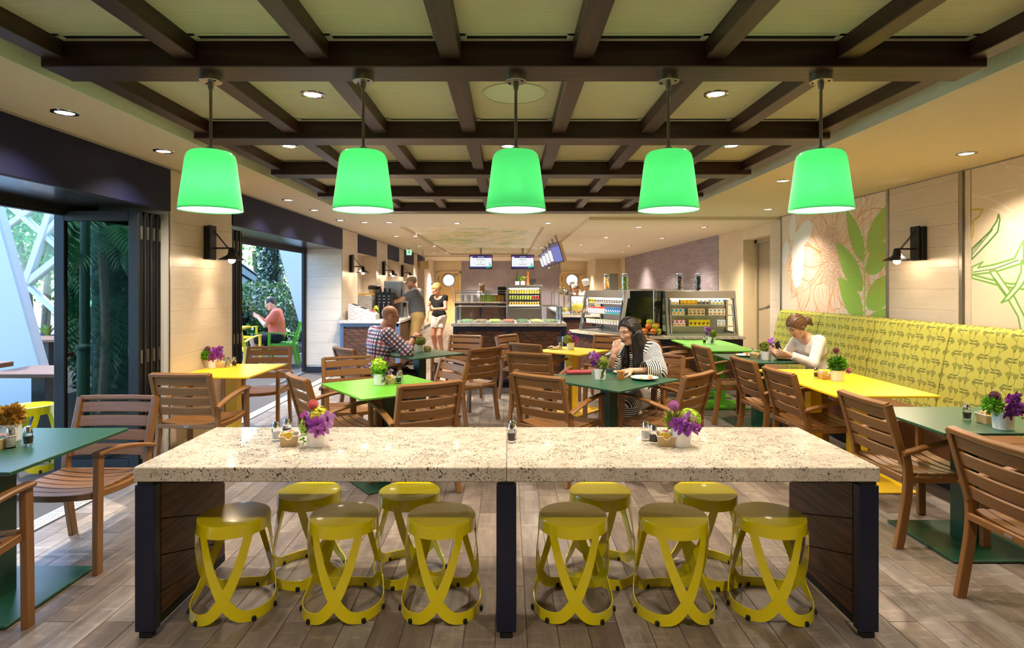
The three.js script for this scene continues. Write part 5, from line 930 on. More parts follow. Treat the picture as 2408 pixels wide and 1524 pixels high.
function faceColor(o) {
  const skin = lin(o.skin), lip = lin(o.lip ?? 0xa8574c), brow = lin(o.brow ?? 0x2c1c12), blush = mix3(skin, lin(0xc0604a), 0.22), white = lin(0xd9d2c8), iris = lin(0x2a1a12), stub = mix3(skin, lin(0x4a3a30), o.stubble ?? 0), shave = mix3(skin, lin(0x4a382c), 0.42);
  return (v) => {
    const x = Math.abs(v.x), { y, z } = v; let c = skin; if (o.shaved) c = mix3(c, shave, smooth(0.085, 0.045, y + Math.max(0, z) * 0.9) * smooth(-0.075, -0.055, y) * smooth(0.03, 0.0, z - 0.0) * (Math.hypot(z + 0.008, y + 0.005) < 0.038 && x > 0.066 ? 0 : 1));
    if (z > 0.03 && y < -0.02 && Math.hypot(x - 0.038, y + 0.03) < 0.022) c = mix3(c, blush, 0.6);
    if (z > 0.0 && y < -0.045) c = mix3(c, stub, smooth(-0.045, -0.06, y));
    if (z > 0.07) c = mix3(c, lip, 0.9 * smooth(1.15, 0.8, Math.hypot(x / 0.025, (y + 0.066) / 0.0125)));
    if (z > 0.05) c = mix3(c, brow, 0.8 * smooth(1.3, 0.5, Math.abs(y - 0.031 - 0.006 * Math.sin((x - 0.014) / 0.036 * 3.1)) / (o.female ? 0.004 : 0.006)) * smooth(0.012, 0.018, x) * smooth(0.052, 0.044, x));
    const ex = (x - 0.033) / 0.0145, ey = (y - 0.007) / (o.eyesDown ? 0.0035 : 0.006);
    if (z > 0.062 && ex * ex + ey * ey < 1) c = o.eyesDown ? mix3(skin, iris, 0.8) : Math.abs(x - 0.033) < 0.0062 ? iris : white;
    else if (z > 0.06 && Math.abs(ex) < 1.1 && y > 0.008 && y < 0.016) c = mix3(c, lin(0x3a2018), o.female ? 0.5 : 0.25);
    return c;
  };
}
const skinM = (r = 0.5) => phys({ vertexColors: true, roughness: r, color: 0xffffff });
const cloth = (c, map) => phys({ color: c, map: map ?? null, roughness: 0.9, sheen: 0.15, sheenRoughness: 0.7, side: THREE.DoubleSide });
// o: pelvis height, lean, head turn, arm targets ... all in the person's own frame (facing +z, y up)
function person(o) {
  const s = o.s ?? 1, cell = o.cell ?? 0.012, t = thing('person', o.label, 'person', [o.x, o.floor ?? 0, -o.d], Math.atan2(o.face[0], o.face[1]));
  const pel = V(0, o.pel, 0), ln = R(o.lean ?? 5), tw = R(o.twist ?? 0), up = V(Math.sin(R(o.side ?? 0)), Math.cos(ln), Math.sin(ln)).normalize(), across = V(Math.cos(tw), 0, -Math.sin(tw)), fw = V().crossVectors(across, up).normalize();
  const B = (a, b, c) => pel.clone().addScaledVector(across, a * s).addScaledVector(up, b * s).addScaledVector(fw, c * s), bw = o.female ? 0.165 : 0.19, fat = o.fat ?? 1;
  const chest = B(0, 0.34, 0.0), neck = B(0, 0.5, -0.005), J = {};
  const hq = new THREE.Quaternion().setFromEuler(new THREE.Euler(R(o.pitch ?? 0), R(o.yaw ?? 0), R(o.roll ?? 0), 'YXZ')), nod = V(0, 0.06, 0.055).applyEuler(new THREE.Euler(R((o.pitch ?? 0) * 0.6 + (o.lean ?? 5) * 0.5), R((o.yaw ?? 0) * 0.5), R(o.roll ?? 0), 'YXZ'));
  const hs = o.hs ?? 1, hc = neck.clone().add(nod.multiplyScalar(s)).add(V(0, 0.1, 0).applyQuaternion(hq).multiplyScalar(hs)), toHead = (v) => v.clone().multiplyScalar(hs).applyQuaternion(hq).add(hc);
  for (const [k, q] of [['L', 1], ['R', -1]]) {
    const a = o[k] ?? {}, sh = B(q * bw, 0.455, -0.01), [el, wr] = ik(sh, typeof a.hand === 'function' ? a.hand({ toHead, B, hq }) : a.hand ? V(...a.hand) : B(q * 0.24, -0.12, 0.05), 0.29 * s, 0.255 * s, a.pole ? V(...a.pole) : V(q * 0.5, -0.6, -0.6));
    const hip = B(q * 0.09, 0.0, 0.0), lg = o['leg' + k] ?? {}, [kn, an] = ik(hip, lg.foot ? V(...lg.foot) : V(q * 0.1, 0.09, 0), 0.43 * s, 0.41 * s, lg.pole ? V(...lg.pole) : V(0, 0.1, 1));
    J[k] = { sh, el, wr, hip, kn, an, q, dir: typeof a.dir === 'function' ? a.dir({ toHead, B, hq }) : a.dir ? V(...a.dir) : wr.clone().sub(el), palm: a.palm ? V(...a.palm) : V(-q, 0, 0), curl: a.curl ?? 0.35, toe: an.clone().add(V(...(lg.toe ?? [q * 0.03, -0.06, 0.14]))) };
  }
  // ---- skin
  const F = new Field(0.04), girth = (o.female ? 0.094 : 0.108) * s;
  F.cap(B(-0.07, 0.02, 0), B(0.07, 0.02, 0), girth, girth).cap(B(0, 0.1, 0.01 * fat), B(0, 0.2, 0.01 * fat), girth * 0.98 * fat, girth * 0.98 * fat).cap(B(-0.07, 0.33, 0), B(0.07, 0.33, 0), girth * 1.0, girth * 1.0).cap(B(-bw + 0.05, 0.44, -0.01), B(bw - 0.05, 0.44, -0.01), 0.06 * s, 0.06 * s, { k: 0.06 });
  F.cap(neck.clone().addScaledVector(up, -0.03 * s), toHead(V(0, -0.05, -0.012)), 0.056 * s * (o.female ? 0.86 : 1), 0.05 * hs * (o.female ? 0.86 : 1), { k: 0.05 });
  for (const k of 'LR') { const j = J[k]; F.cap(j.sh, j.el, 0.05 * s, 0.04 * s).cap(j.el, j.wr, 0.04 * s, 0.027 * s, { k: 0.02 }).cap(j.hip, j.kn, 0.082 * s, 0.055 * s).cap(j.kn, j.an, 0.055 * s, 0.036 * s, { k: 0.03 }); const m = j.kn.clone().lerp(j.an, 0.3).addScaledVector(V(0, 0, -1), 0.015); F.ell(m, [0.05 * s, 0.1 * s, 0.05 * s], null, { k: 0.04 }); F.cap(j.an.clone().add(V(0, -0.04, -0.02)), j.toe, 0.032 * s, 0.027 * s, { k: 0.03 }); }
  const skin = lin(o.skin), body = paintV(nets(F, cell), () => skin), parts = [body];
  const hd = paintV(nets(headField(o), o.hcell ?? 0.0038), faceColor(o)); hd.applyMatrix4(new THREE.Matrix4().compose(hc, hq, V(hs, hs, hs))); parts.push(hd);
  for (const k of 'LR') { const j = J[k]; if (o[k]?.hide) continue; const h = handGeo(j.wr, j.dir, j.palm, -j.q, j.curl, o.handCell ?? 0.0036); parts.push(paintV(h, () => skin)); }
  mesh('body', join(parts), skinM(), t);
  // ---- clothes
  const wear = (name, f, bones, mat, c = cell * 0.85, fold = 0.0) => mesh(name, clothUV(nets(f, c, fold ? (x, y, z) => fold * (Math.sin(x * 55 + y * 23) * Math.sin(y * 37 - z * 41) + 0.6 * Math.sin(z * 63 + y * 49 + x * 20)) : null), bones), mat, t);
  const top = o.top; if (top) {
    const C = new Field(0.045), i = top.ease ?? 0.014, hem = top.hem ?? -0.02;
    C.cap(B(-0.075, hem + 0.06, 0), B(0.075, hem + 0.06, 0), girth + i, girth + i).cap(B(0, 0.1, 0.01 * fat), B(0, 0.22, 0.01 * fat), girth * fat + i, girth * fat + i).cap(B(-0.07, 0.33, 0), B(0.07, 0.33, 0), girth + i, girth + i).cap(B(-bw + 0.05, 0.435, -0.012), B(bw - 0.05, 0.435, -0.012), 0.062 * s + i * 0.6, 0.062 * s + i * 0.6, { k: 0.06 });
    if (top.collar) C.cap(neck.clone().addScaledVector(up, -0.05), neck.clone().addScaledVector(up, top.collar), 0.075 * s, 0.066 * s, { k: 0.03, flat: 1 });
    const bones = [[B(0, -0.1, 0), B(0, 0.5, 0), 0.1]];
    for (const k of 'LR') { const j = J[k], e = top.sleeve ?? 1, lo = top.loose ?? 1; const cut = e <= 1 ? j.sh.clone().lerp(j.el, e) : j.el.clone().lerp(j.wr, e - 1), sr = (0.05 + i * lo) * s, er = (0.043 + i * lo * (top.flare ?? 1)) * s; const fr = e <= 1 ? er : (0.036 + i * lo * (top.flare ?? 0.7)) * s, sd = cut.clone().sub(e <= 1 ? j.sh : j.el).normalize(); if (e <= 1) C.cap(j.sh, cut, sr, er, { flat: 1 }); else C.cap(j.sh, j.el, sr, er).cap(j.el, cut, er, fr, { flat: 1, k: 0.02 }); if (fr > 0.056) C.cap(cut.clone().addScaledVector(sd, -0.035), cut.clone().addScaledVector(sd, 0.06), fr - 0.011, fr - 0.007, { sub: 1, k: 0.006 }); bones.push([j.sh, j.el, 0], [j.el, j.wr, 0]); }
    // neck opening
    const nb = neck.clone().addScaledVector(fw, 0.05 * s).addScaledVector(up, top.neckUp ?? 0.0);
    if (top.neckR) C.ell(nb, [top.neckR * 1.15, top.neckR, top.neckR * 1.1], null, { sub: 1, k: 0.012 });
    const base = B(0, hem, 0); C.cuts.push((x, y, z) => { const d = up.x * (x - base.x) + up.y * (y - base.y) + up.z * (z - base.z); return top.longHem ? -9 : -d; });
    if (top.cuts) C.cuts.push(top.cuts);
    wear(top.name, C, bones, top.mat, cell * 0.8, top.fold ?? 0.0018);
  }
  const leg = o.legs; if (leg) {
    const C = new Field(0.04), i = leg.ease ?? 0.014, bones = [[B(0, -0.15, 0), B(0, 0.15, 0), 0.1]];
    C.cap(B(-0.075, 0.015, 0), B(0.075, 0.015, 0), girth + i * 0.8, girth + i * 0.8).cap(B(0, 0.03, 0), B(0, leg.waist ?? 0.11, 0), girth + i * 0.5, girth * fat + i * 0.5, { flat: 1 });
    for (const k of 'LR') { const j = J[k], e = leg.to ?? 2, cut = e <= 1 ? j.hip.clone().lerp(j.kn, e) : j.kn.clone().lerp(j.an, e - 1), kr = (0.058 + i * (leg.flare ?? 1)) * s; if (e <= 1) C.cap(j.hip, cut, (0.086 + i) * s, kr + 0.012, { flat: 1 }); else C.cap(j.hip, j.kn, (0.086 + i) * s, kr).cap(j.kn, cut, kr, leg.cuff ?? kr * 0.85, { flat: 1, k: 0.02 }); bones.push([j.hip, j.kn, 0], [j.kn, j.an, 0]); }
    wear(leg.name, C, bones, leg.mat, cell * 0.85, 0.0015);
  }
  if (o.shoe) for (const k of 'LR') { const j = J[k], f = new Field(0.02); f.cap(j.an.clone().add(V(0, -0.035, -0.025)), j.toe, 0.04, 0.033).cap(j.an.clone().add(V(0, -0.02, -0.01)), j.an.clone().add(V(0, -0.05, 0)), 0.045, 0.04); f.cuts.push((x, y, z) => (j.an.y - 0.09) - y); mesh('shoe', nets(f, 0.012), cloth(o.shoe), t); }
  if (o.hair) o.hair(t, toHead, hq, hc, hs, { neck, up, fw, B, J });
  return { t, J, toHead, hq, hc, hs, B };
}
// hair shell over the skull: keep(v) > 0 where hair grows, in head coordinates
function hairShell(t, toHead, hq, hc, hs, keep, thick, c0, c1, extra, freq = 260, name = 'hair') {
  const F = new Field(0.02); F.ell(V(0, 0.036, -0.014), [0.074 + thick, 0.09 + thick, 0.096 + thick], null); if (extra) extra(F);
  F.cuts.push((x, y, z) => -keep(x, y, z));
  const g = nets(F, 0.005, (x, y, z) => 0.0012 * Math.sin(Math.atan2(x, y + 0.02) * 34 + z * 30)), a = lin(c0), b = lin(c1);
  paintV(g, (v) => { const q = Math.atan2(v.x, v.y + 0.03) * freq * 0.09; return mix3(a, b, clamp(0.42 + 0.28 * Math.sin(q) + 0.22 * Math.sin(q * 2.7 + v.z * 9) + 0.14 * Math.sin(q * 6.1 + 2), 0, 1)); });
  g.applyMatrix4(new THREE.Matrix4().compose(hc, hq, V(hs, hs, hs))); return mesh(name, g, phys({ vertexColors: true, roughness: 0.42, clearcoat: 0.15 }), t);
}
function glasses(t, toHead, hq, mat) {
  const list = []; for (const s of [-1, 1]) { list.push(tube([[s * 0.015, 0.014, 0.104], [s * 0.034, 0.018, 0.102], [s * 0.053, 0.012, 0.094], [s * 0.052, -0.006, 0.094], [s * 0.034, -0.014, 0.1], [s * 0.016, -0.006, 0.104], [s * 0.015, 0.014, 0.104]].map((p) => toHead(V(...p)).toArray()), 0.002, 5, 24)); list.push(tube([[s * 0.053, 0.012, 0.094], [s * 0.078, 0.012, 0.05], [s * 0.083, 0.01, -0.01]].map((p) => toHead(V(...p)).toArray()), 0.002, 5)); }
  list.push(tube([[-0.015, 0.01, 0.104], [0, 0.013, 0.108], [0.015, 0.01, 0.104]].map((p) => toHead(V(...p)).toArray()), 0.002, 5)); mesh('eyeglasses', list, mat, t);
}
{
  const stripes = canvasTex(64, 256, (x, w, h) => { x.fillStyle = '#e9e4dc'; x.fillRect(0, 0, w, h); x.fillStyle = '#16130f'; for (let i = 0; i < 8; i++) x.fillRect(0, i * 32, w, 15); }, 0.1, 0.152);
  const plaid = canvasTex(256, 256, (x, w, h) => { x.fillStyle = '#e8e2e2'; x.fillRect(0, 0, w, h); const c = ['rgba(28,32,66,.72)', 'rgba(160,48,56,.62)', 'rgba(40,70,120,.6)', 'rgba(60,20,36,.66)']; for (let i = 0; i < 4; i++) { x.fillStyle = c[i]; x.fillRect(i * 64 + 16, 0, 32, h); x.fillRect(0, i * 64 + 16, w, 32); } }, 0.17, 0.17);
  const shirtW = std({ color: 0xe9e6e2, roughness: 0.85 });
  const mugSpot = (c) => { const f = V(0, 0, 1).applyQuaternion(c.hq), u = f.clone().multiplyScalar(-0.62).add(V(0, 0.8, 0)).normalize(), rim = c.toHead(V(0, -0.066, 0.098)).addScaledVector(f, 0.036).add(V(0, -0.004, 0)); return { u, base: rim.clone().addScaledVector(u, -0.1), mid: rim.clone().addScaledVector(u, -0.055) }; };
  // young woman in the striped dress, drinking from a mug
  const yw = person({
    label: 'young long haired woman in a black and white striped dress drinking from a mug', x: 1.30, d: 5.70, face: [-0.66, 0.75], pel: 0.53, lean: 14, pitch: 16, yaw: -16, roll: 4, s: 0.95, hs: 1.0, female: 1, skin: 0xd2a083, lip: 0x9c5148, brow: 0x1c120e, eyesDown: 1, cell: 0.011, hcell: 0.0027,
    R: { hand: (c) => { const m = mugSpot(c); return m.mid.clone().add(V(-0.012, -0.045, 0.055)); }, pole: [-0.5, -1, 0.1], dir: [0.0, 0.95, -0.15], palm: [0.25, 0.1, -0.95], curl: [0.5, 0.55, 0.6, 0.65] }, L: { hand: [0.15, 0.80, 0.47], pole: [0.9, -0.5, -0.3], dir: [-0.45, -0.05, 0.9], palm: [-0.3, -1, 0], curl: [0.35, 0.4, 0.45, 0.45] },
    legL: { foot: [0.09, 0.09, 0.36] }, legR: { foot: [-0.09, 0.09, 0.3] }, shoe: 0x2a1c16,
    top: { name: 'striped_dress', mat: cloth(0xffffff, stripes), ease: 0.026, sleeve: 1.55, loose: 1.5, flare: 1.5, hem: -0.06, neckR: 0.055, collar: 0.0, fold: 0.003 }, legs: { name: 'striped_skirt', mat: cloth(0xffffff, stripes), ease: 0.03, to: 1.75, flare: 1.4, waist: 0.16 },
    hair(t, toHead, hq, hc, hs, k) {
      const strand = (v) => { const q = v.x * 190 + v.z * 120; return clamp(0.3 + 0.3 * Math.sin(q + Math.sin(v.y * 18)) + 0.25 * Math.sin(q * 2.9 + v.y * 9) + 0.15 * Math.sin(q * 7.3), 0, 1); }, hm = phys({ vertexColors: true, roughness: 0.48 });
      hairShell(t, toHead, hq, hc, hs, (x, y, z) => Math.max(y - 0.052 + (0.05 - z) * 0.9 + (z < 0.05 ? 0.03 : 0), -z), 0.012, 0x080504, 0x1e120c, (F) => { F.k = 0.035; F.cap(V(-0.066, 0.04, 0.03), V(-0.073, -0.1, 0.0), 0.022, 0.026).cap(V(0.066, 0.04, 0.03), V(0.076, -0.1, -0.01), 0.022, 0.03).cap(V(0, 0.02, -0.08), V(0, -0.14, -0.08), 0.06, 0.065); }, 330).material = hm;
      const W = new Field(0.045), P = (a, b, c) => k.B(a, b, c), H = (a, b, c) => toHead(V(a, b, c));
      for (const [a, b] of [[[-0.066, -0.02, 0.01], [[-0.1, 0.42, 0.09], [-0.115, 0.2, 0.14]]], [[-0.058, -0.05, 0.02], [[-0.065, 0.38, 0.12], [-0.06, 0.14, 0.165]]], [[0.072, -0.03, 0.0], [[0.09, 0.4, 0.09], [0.07, 0.12, 0.15]]], [[0.064, -0.05, 0.02], [[0.055, 0.36, 0.115], [0.035, 0.1, 0.165]]], [[0.075, -0.04, -0.03], [[0.13, 0.4, 0.04], [0.12, 0.18, 0.09]]], [[0, -0.05, -0.075], [[0, 0.3, -0.1], [0.02, 0.08, -0.13]]], [[-0.05, -0.05, -0.06], [[-0.08, 0.3, -0.09], [-0.08, 0.1, -0.12]]], [[0.05, -0.05, -0.06], [[0.09, 0.3, -0.09], [0.09, 0.1, -0.12]]]]) { const p = H(...a), q = P(...b[0]), r = P(...b[1]), th = a[2] < -0.05 ? 0.055 : 0.03; W.cap(p, q, th * 0.85, th).cap(q, r, th, th * 0.4); }
      const a = lin(0x080504), b = lin(0x2c1a10); mesh('long_hair', paintV(nets(W, 0.0055, (x, y, z) => 0.0018 * Math.sin(x * 260 + z * 170 + Math.sin(y * 22)) + 0.0009 * Math.sin(x * 610 - z * 330)), (v) => mix3(a, b, strand(v))), hm, t);
    }
  });
  { yw.t.updateMatrixWorld(true); const ms = mugSpot(yw), q = yw.t.quaternion.clone().multiply(new THREE.Quaternion().setFromUnitVectors(V(0, 1, 0), ms.u)), p = yw.t.localToWorld(ms.base.clone()), m = makeMug('white mug lifted to her mouth by the woman in the striped dress', p.toArray(), 0); m.quaternion.copy(q.multiply(new THREE.Quaternion().setFromAxisAngle(V(0, 1, 0), -2.0))); }
  // man in the plaid shirt, seen from behind
  const pm = person({
    label: 'bald man in a checked shirt and glasses eating at the dark green table', x: -1.56, d: 6.83, face: [0.80, -0.60], pel: 0.55, lean: 12, pitch: 14, yaw: -12, s: 1.02, hs: 1.02, fat: 1.02, skin: 0xc08a68, stubble: 0.2, shaved: 1, cell: 0.012, hcell: 0.0042,
    L: { hand: [0.1, 0.86, 0.52], pole: [0.7, -0.8, -0.2] }, R: { hand: [-0.16, 0.955, 0.43], pole: [-0.6, -1, 0.1], dir: [0.35, 0.35, 0.8], palm: [0.5, -0.8, 0.2], curl: [0.4, 0.6, 0.8, 0.9] }, legL: { foot: [0.1, 0.09, 0.36] }, legR: { foot: [-0.1, 0.09, 0.3] }, shoe: 0x1d1a1a,
    top: { name: 'checked_shirt', mat: cloth(0xffffff, plaid), ease: 0.02, sleeve: 1.3, loose: 1.3, flare: 1.25, hem: -0.03, collar: 0.035, neckR: 0.045 }, legs: { name: 'trousers', mat: cloth(0x20222c), to: 1.9 },
    hair(t, toHead, hq, hc, hs) { glasses(t, toHead, hq, M.black); mesh('watch', lathe([[0.03, -0.012], [0.034, -0.011], [0.034, 0.011], [0.03, 0.012]], 20), M.black, t).visible = true; }
  });
  { const w = pm.t.children.find((c) => c.name === 'watch'), j = pm.J.R, d = j.wr.clone().sub(j.el).normalize(); w.position.copy(j.wr).addScaledVector(d, -0.03); w.quaternion.setFromUnitVectors(V(0, 1, 0), d); }
  // woman in white on the banquette, looking at her phone
  person({
    label: 'woman with tied back brown hair in a white long sleeved top on the banquette', x: 3.42, d: 6.42, face: [-0.97, 0.24], pel: 0.57, lean: 22, pitch: 34, yaw: -4, s: 0.95, hs: 1.0, female: 1, eyesDown: 1, skin: 0xd8a888, cell: 0.012, hcell: 0.0042,
    L: { hand: [0.13, 0.83, 0.50], pole: [0.5, -1, -0.3], dir: [-0.3, 0.15, 0.8], palm: [-0.8, 0.4, 0], curl: 0.6 }, R: { hand: [-0.08, 0.84, 0.52], pole: [-0.5, -1, -0.3], dir: [0.3, 0.15, 0.8], palm: [0.8, 0.4, 0], curl: 0.6 }, legL: { foot: [0.09, 0.09, 0.42] }, legR: { foot: [-0.1, 0.09, 0.38] }, shoe: 0x30302f,
    top: { name: 'white_top', mat: cloth(0xe6e0d8), ease: 0.016, sleeve: 1.92, loose: 0.9, hem: -0.05, neckR: 0.075 }, legs: { name: 'shorts', mat: cloth(0x22252c), to: 0.7 },
    hair(t, toHead, hq, hc, hs, k) {
      hairShell(t, toHead, hq, hc, hs, (x, y, z) => (0.03 - z) * 0.9 + y * 0.75 + 0.005, 0.014, 0x3c2614, 0x86603a, (F) => { F.ell(V(0, 0.0, -0.075), [0.055, 0.06, 0.05], null).cap(V(-0.055, 0.03, 0.04), V(-0.07, -0.03, -0.01), 0.02, 0.02).cap(V(0.055, 0.03, 0.04), V(0.07, -0.03, -0.01), 0.02, 0.02); }, 330);
      const W = new Field(0.02), H = (a, b, c) => toHead(V(a, b, c)); W.ell(H(0, -0.02, -0.15), [0.035, 0.045, 0.035]).cap(H(0, -0.01, -0.11), H(0, -0.03, -0.15), 0.022, 0.03).cap(H(0, -0.03, -0.15), H(0.01, -0.09, -0.16), 0.028, 0.01); const a = lin(0x3c2614), b = lin(0x86603a);
      mesh('hair_bun', paintV(nets(W, 0.005), (v) => mix3(a, b, clamp(0.4 + 0.35 * Math.sin(v.x * 140 + v.y * 200), 0, 1))), phys({ vertexColors: true, roughness: 0.45 }), t);
      const tie = new THREE.TorusGeometry(0.022, 0.006, 8, 18); const m = mesh('hair_tie', tie, M.black, t); m.position.copy(H(0, -0.012, -0.112)); m.quaternion.copy(hq);
    }
  });
  { const p = thing('phone', 'dark phone held by the woman in white', 'phone', [2.93, 0.885, -6.36], 1.8); p.rotation.set(-0.6, 1.82, 0); mesh('case', box(0.072, 0.148, 0.008, 0, 0, 0, 0.003), M.black, p); mesh('screen', slab(-0.033, 0.033, -0.068, 0.068, 0.004, 0.0052, 0.001), std({ color: 0x20242c, roughness: 0.1 }), p); }
  // man in the grey shirt and cap at the coffee station
  const cap = (t, toHead, hq, hc, hs, c) => {
    const F = new Field(0.01); F.ell(V(0, 0.055, -0.008), [0.086, 0.082, 0.105], null); F.cuts.push((x, y, z) => 0.04 - y - z * 0.05); const g = nets(F, 0.006); g.applyMatrix4(new THREE.Matrix4().compose(hc, hq, V(hs, hs, hs))); const m = mesh('cap', g, cloth(c), t);
    const pts = Array.from({ length: 9 }, (_, i) => { const a = (i / 8 - 0.5) * 2; return toHead(V(a * 0.078, 0.045 - 0.018 * a * a, 0.1 + 0.05 * (1 - a * a))); }); mesh('visor', sweep(pts, [[-0.055, 0], [0.012, -0.003], [0.012, 0.002], [-0.055, 0.004]], () => V(0, -0.1, 1).applyQuaternion(hq)), cloth(c), m);
  };
  person({
    label: 'man in grey shirt, khaki shorts and patterned cap reaching to the coffee machine', x: -1.80, d: 11.72, face: [-0.99, -0.05], pel: 0.95, lean: 5, pitch: 14, yaw: 4, s: 1.05, hs: 1.02, fat: 1.28, skin: 0xd09a7a, stubble: 0.5, cell: 0.015, hcell: 0.006, handCell: 0.005,
    L: { hand: [0.2, 1.17, 0.62], pole: [0.5, -1, 0.0], curl: 0.5 }, R: { hand: [-0.1, 1.15, 0.55], pole: [-0.5, -1, 0], curl: 0.5 }, legL: { foot: [0.11, 0.09, 0.0] }, legR: { foot: [-0.11, 0.09, 0.04] }, shoe: 0x3a3430,
    top: { name: 'grey_shirt', mat: cloth(0x5c5c60), ease: 0.022, sleeve: 0.72, loose: 1.6, hem: -0.04, neckR: 0.05, collar: 0.0 }, legs: { name: 'khaki_shorts', mat: cloth(0xb59a62), to: 1.02, ease: 0.028, waist: 0.06 },
    hair(t, toHead, hq, hc, hs) { cap(t, toHead, hq, hc, hs, 0x8c7a62); hairShell(t, toHead, hq, hc, hs, (x, y, z) => Math.min(0.05 - y - Math.max(0, z) * 3, y + 0.06), 0.004, 0x6a5846, 0x8a7868, null); glasses(t, toHead, hq, M.black); }
  });
  // blonde woman in black with a mug
  const bw = person({
    label: 'blonde woman in a black top and white shorts holding a mug', x: -1.54, d: 13.1, face: [-0.42, 0.9], pel: 0.86, lean: 2, pitch: 10, yaw: -28, s: 0.96, hs: 1.0, fat: 1.15, female: 1, skin: 0xd0957a, cell: 0.015, hcell: 0.006, handCell: 0.005,
    L: { hand: [0.04, 1.05, 0.27], pole: [1, -0.6, -0.3], dir: [-1, 0.1, 0.3], palm: [-0.3, 0, -1], curl: 0.6 }, R: { hand: [-0.24, 0.85, 0.12], pole: [-1, -0.5, -0.5] }, shoe: 0xc8b8a4, legL: { foot: [0.09, 0.09, 0.02] }, legR: { foot: [-0.09, 0.09, -0.02] },
    top: { name: 'black_top', mat: cloth(0x0f0f12), ease: 0.016, sleeve: 0.35, loose: 1.2, hem: -0.01, neckR: 0.095 }, legs: { name: 'white_shorts', mat: cloth(0xe2d8cc), to: 0.62, ease: 0.016, waist: 0.1 },
    hair(t, toHead, hq, hc, hs) { hairShell(t, toHead, hq, hc, hs, (x, y, z) => (0.055 - z) * 0.9 + y * 0.9 + 0.005, 0.02, 0x9a6c34, 0xe0b878, (F) => { F.cap(V(-0.07, 0.03, 0), V(-0.072, -0.05, -0.01), 0.03, 0.02).cap(V(0.07, 0.03, 0), V(0.072, -0.05, -0.01), 0.03, 0.02); }); mesh('sunglasses', [-1, 1].map((s) => { const g = ball(0.03, s * 0.036, 0, 0, 1, 0.75, 0.3, 12); return g; }), M.black, t).position.copy(toHead(V(0, 0.115, 0.05))); }
  });
  { bw.t.updateMatrixWorld(true); const p = bw.t.localToWorld(bw.J.L.wr.clone().add(V(-0.1, -0.045, 0.06))); makeMug('pale mug held by the blonde woman in black', p.toArray(), 1.2); }
  // chefs
  const white = cloth(0xf1f1f1), hatM = cloth(0xf7f7f5);
  const toque = (h, r2) => (t, toHead, hq, hc, hs) => { const pts = h > 0.12 ? [[0.083, 0.06], [0.085, 0.11], [0.1, 0.14], [0.104, 0.2], [0.092, 0.235], [0, 0.25]] : [[0.086, 0.045], [0.088, 0.1], [0.08, 0.108], [0, 0.112]]; const m = mesh('chef_hat', lathe(pts, 28), hatM, t); m.position.copy(toHead(V(0, 0.0, -0.005))); m.quaternion.copy(hq); hairShell(t, toHead, hq, hc, hs, (x, y, z) => Math.min(0.06 - y - Math.max(0, z) * 3, y + 0.05), 0.003, 0x0d0a08, 0x1c1510, null); };
  const chef = (label, x, d, face, s, h, skin, extra = {}) => person({ label, x, d, face, pel: 0.92 * s, lean: 6, pitch: 18, s, hs: 0.98, skin, cell: 0.018, hcell: 0.0075, handCell: 0.006, L: { hand: [0.16, 1.02 * s, 0.36] }, R: { hand: [-0.16, 1.02 * s, 0.36] }, shoe: 0x111111, top: { name: 'white_jacket', mat: white, ease: 0.024, sleeve: 1.85, hem: -0.1, collar: 0.03, neckR: 0.035 }, legs: { name: 'trousers', mat: cloth(0x3a3a3c), to: 1.95 }, hair: toque(h), ...extra });
  chef('chef in a short white hat behind the far juice counter', -0.72, 18.2, [-0.6, 0.8], 0.98, 0.1, 0xb8845f);
  chef('chef in a flat white cap at the hot counter, looking down', 1.95, 16.0, [-0.9, 0.4], 0.95, 0.1, 0x9a6648);
  const ch4 = chef('chef in a tall white hat and red neckerchief', 2.40, 17.2, [-0.8, 0.6], 0.97, 0.2, 0xb07c5c, {});
  { const k = new Field(0.02), n = ch4.B(0, 0.5, 0); k.cap(n.clone().add(V(-0.05, 0.01, 0.03)), n.clone().add(V(0.05, 0.01, 0.03)), 0.045, 0.045).cap(n.clone().add(V(0, -0.01, 0.09)), n.clone().add(V(0.02, -0.1, 0.11)), 0.025, 0.012); mesh('neckerchief', nets(k, 0.012), cloth(0xa8202a), ch4.t); }
  chef('man in a grey cap partly hidden behind the flat capped chef', 2.12, 18.6, [-0.5, 0.6], 1.0, 0.1, 0x8a5a44, { top: { name: 'grey_jacket', mat: cloth(0xb9b9bc), ease: 0.02, sleeve: 1.85, hem: -0.1, collar: 0.02, neckR: 0.035 } });
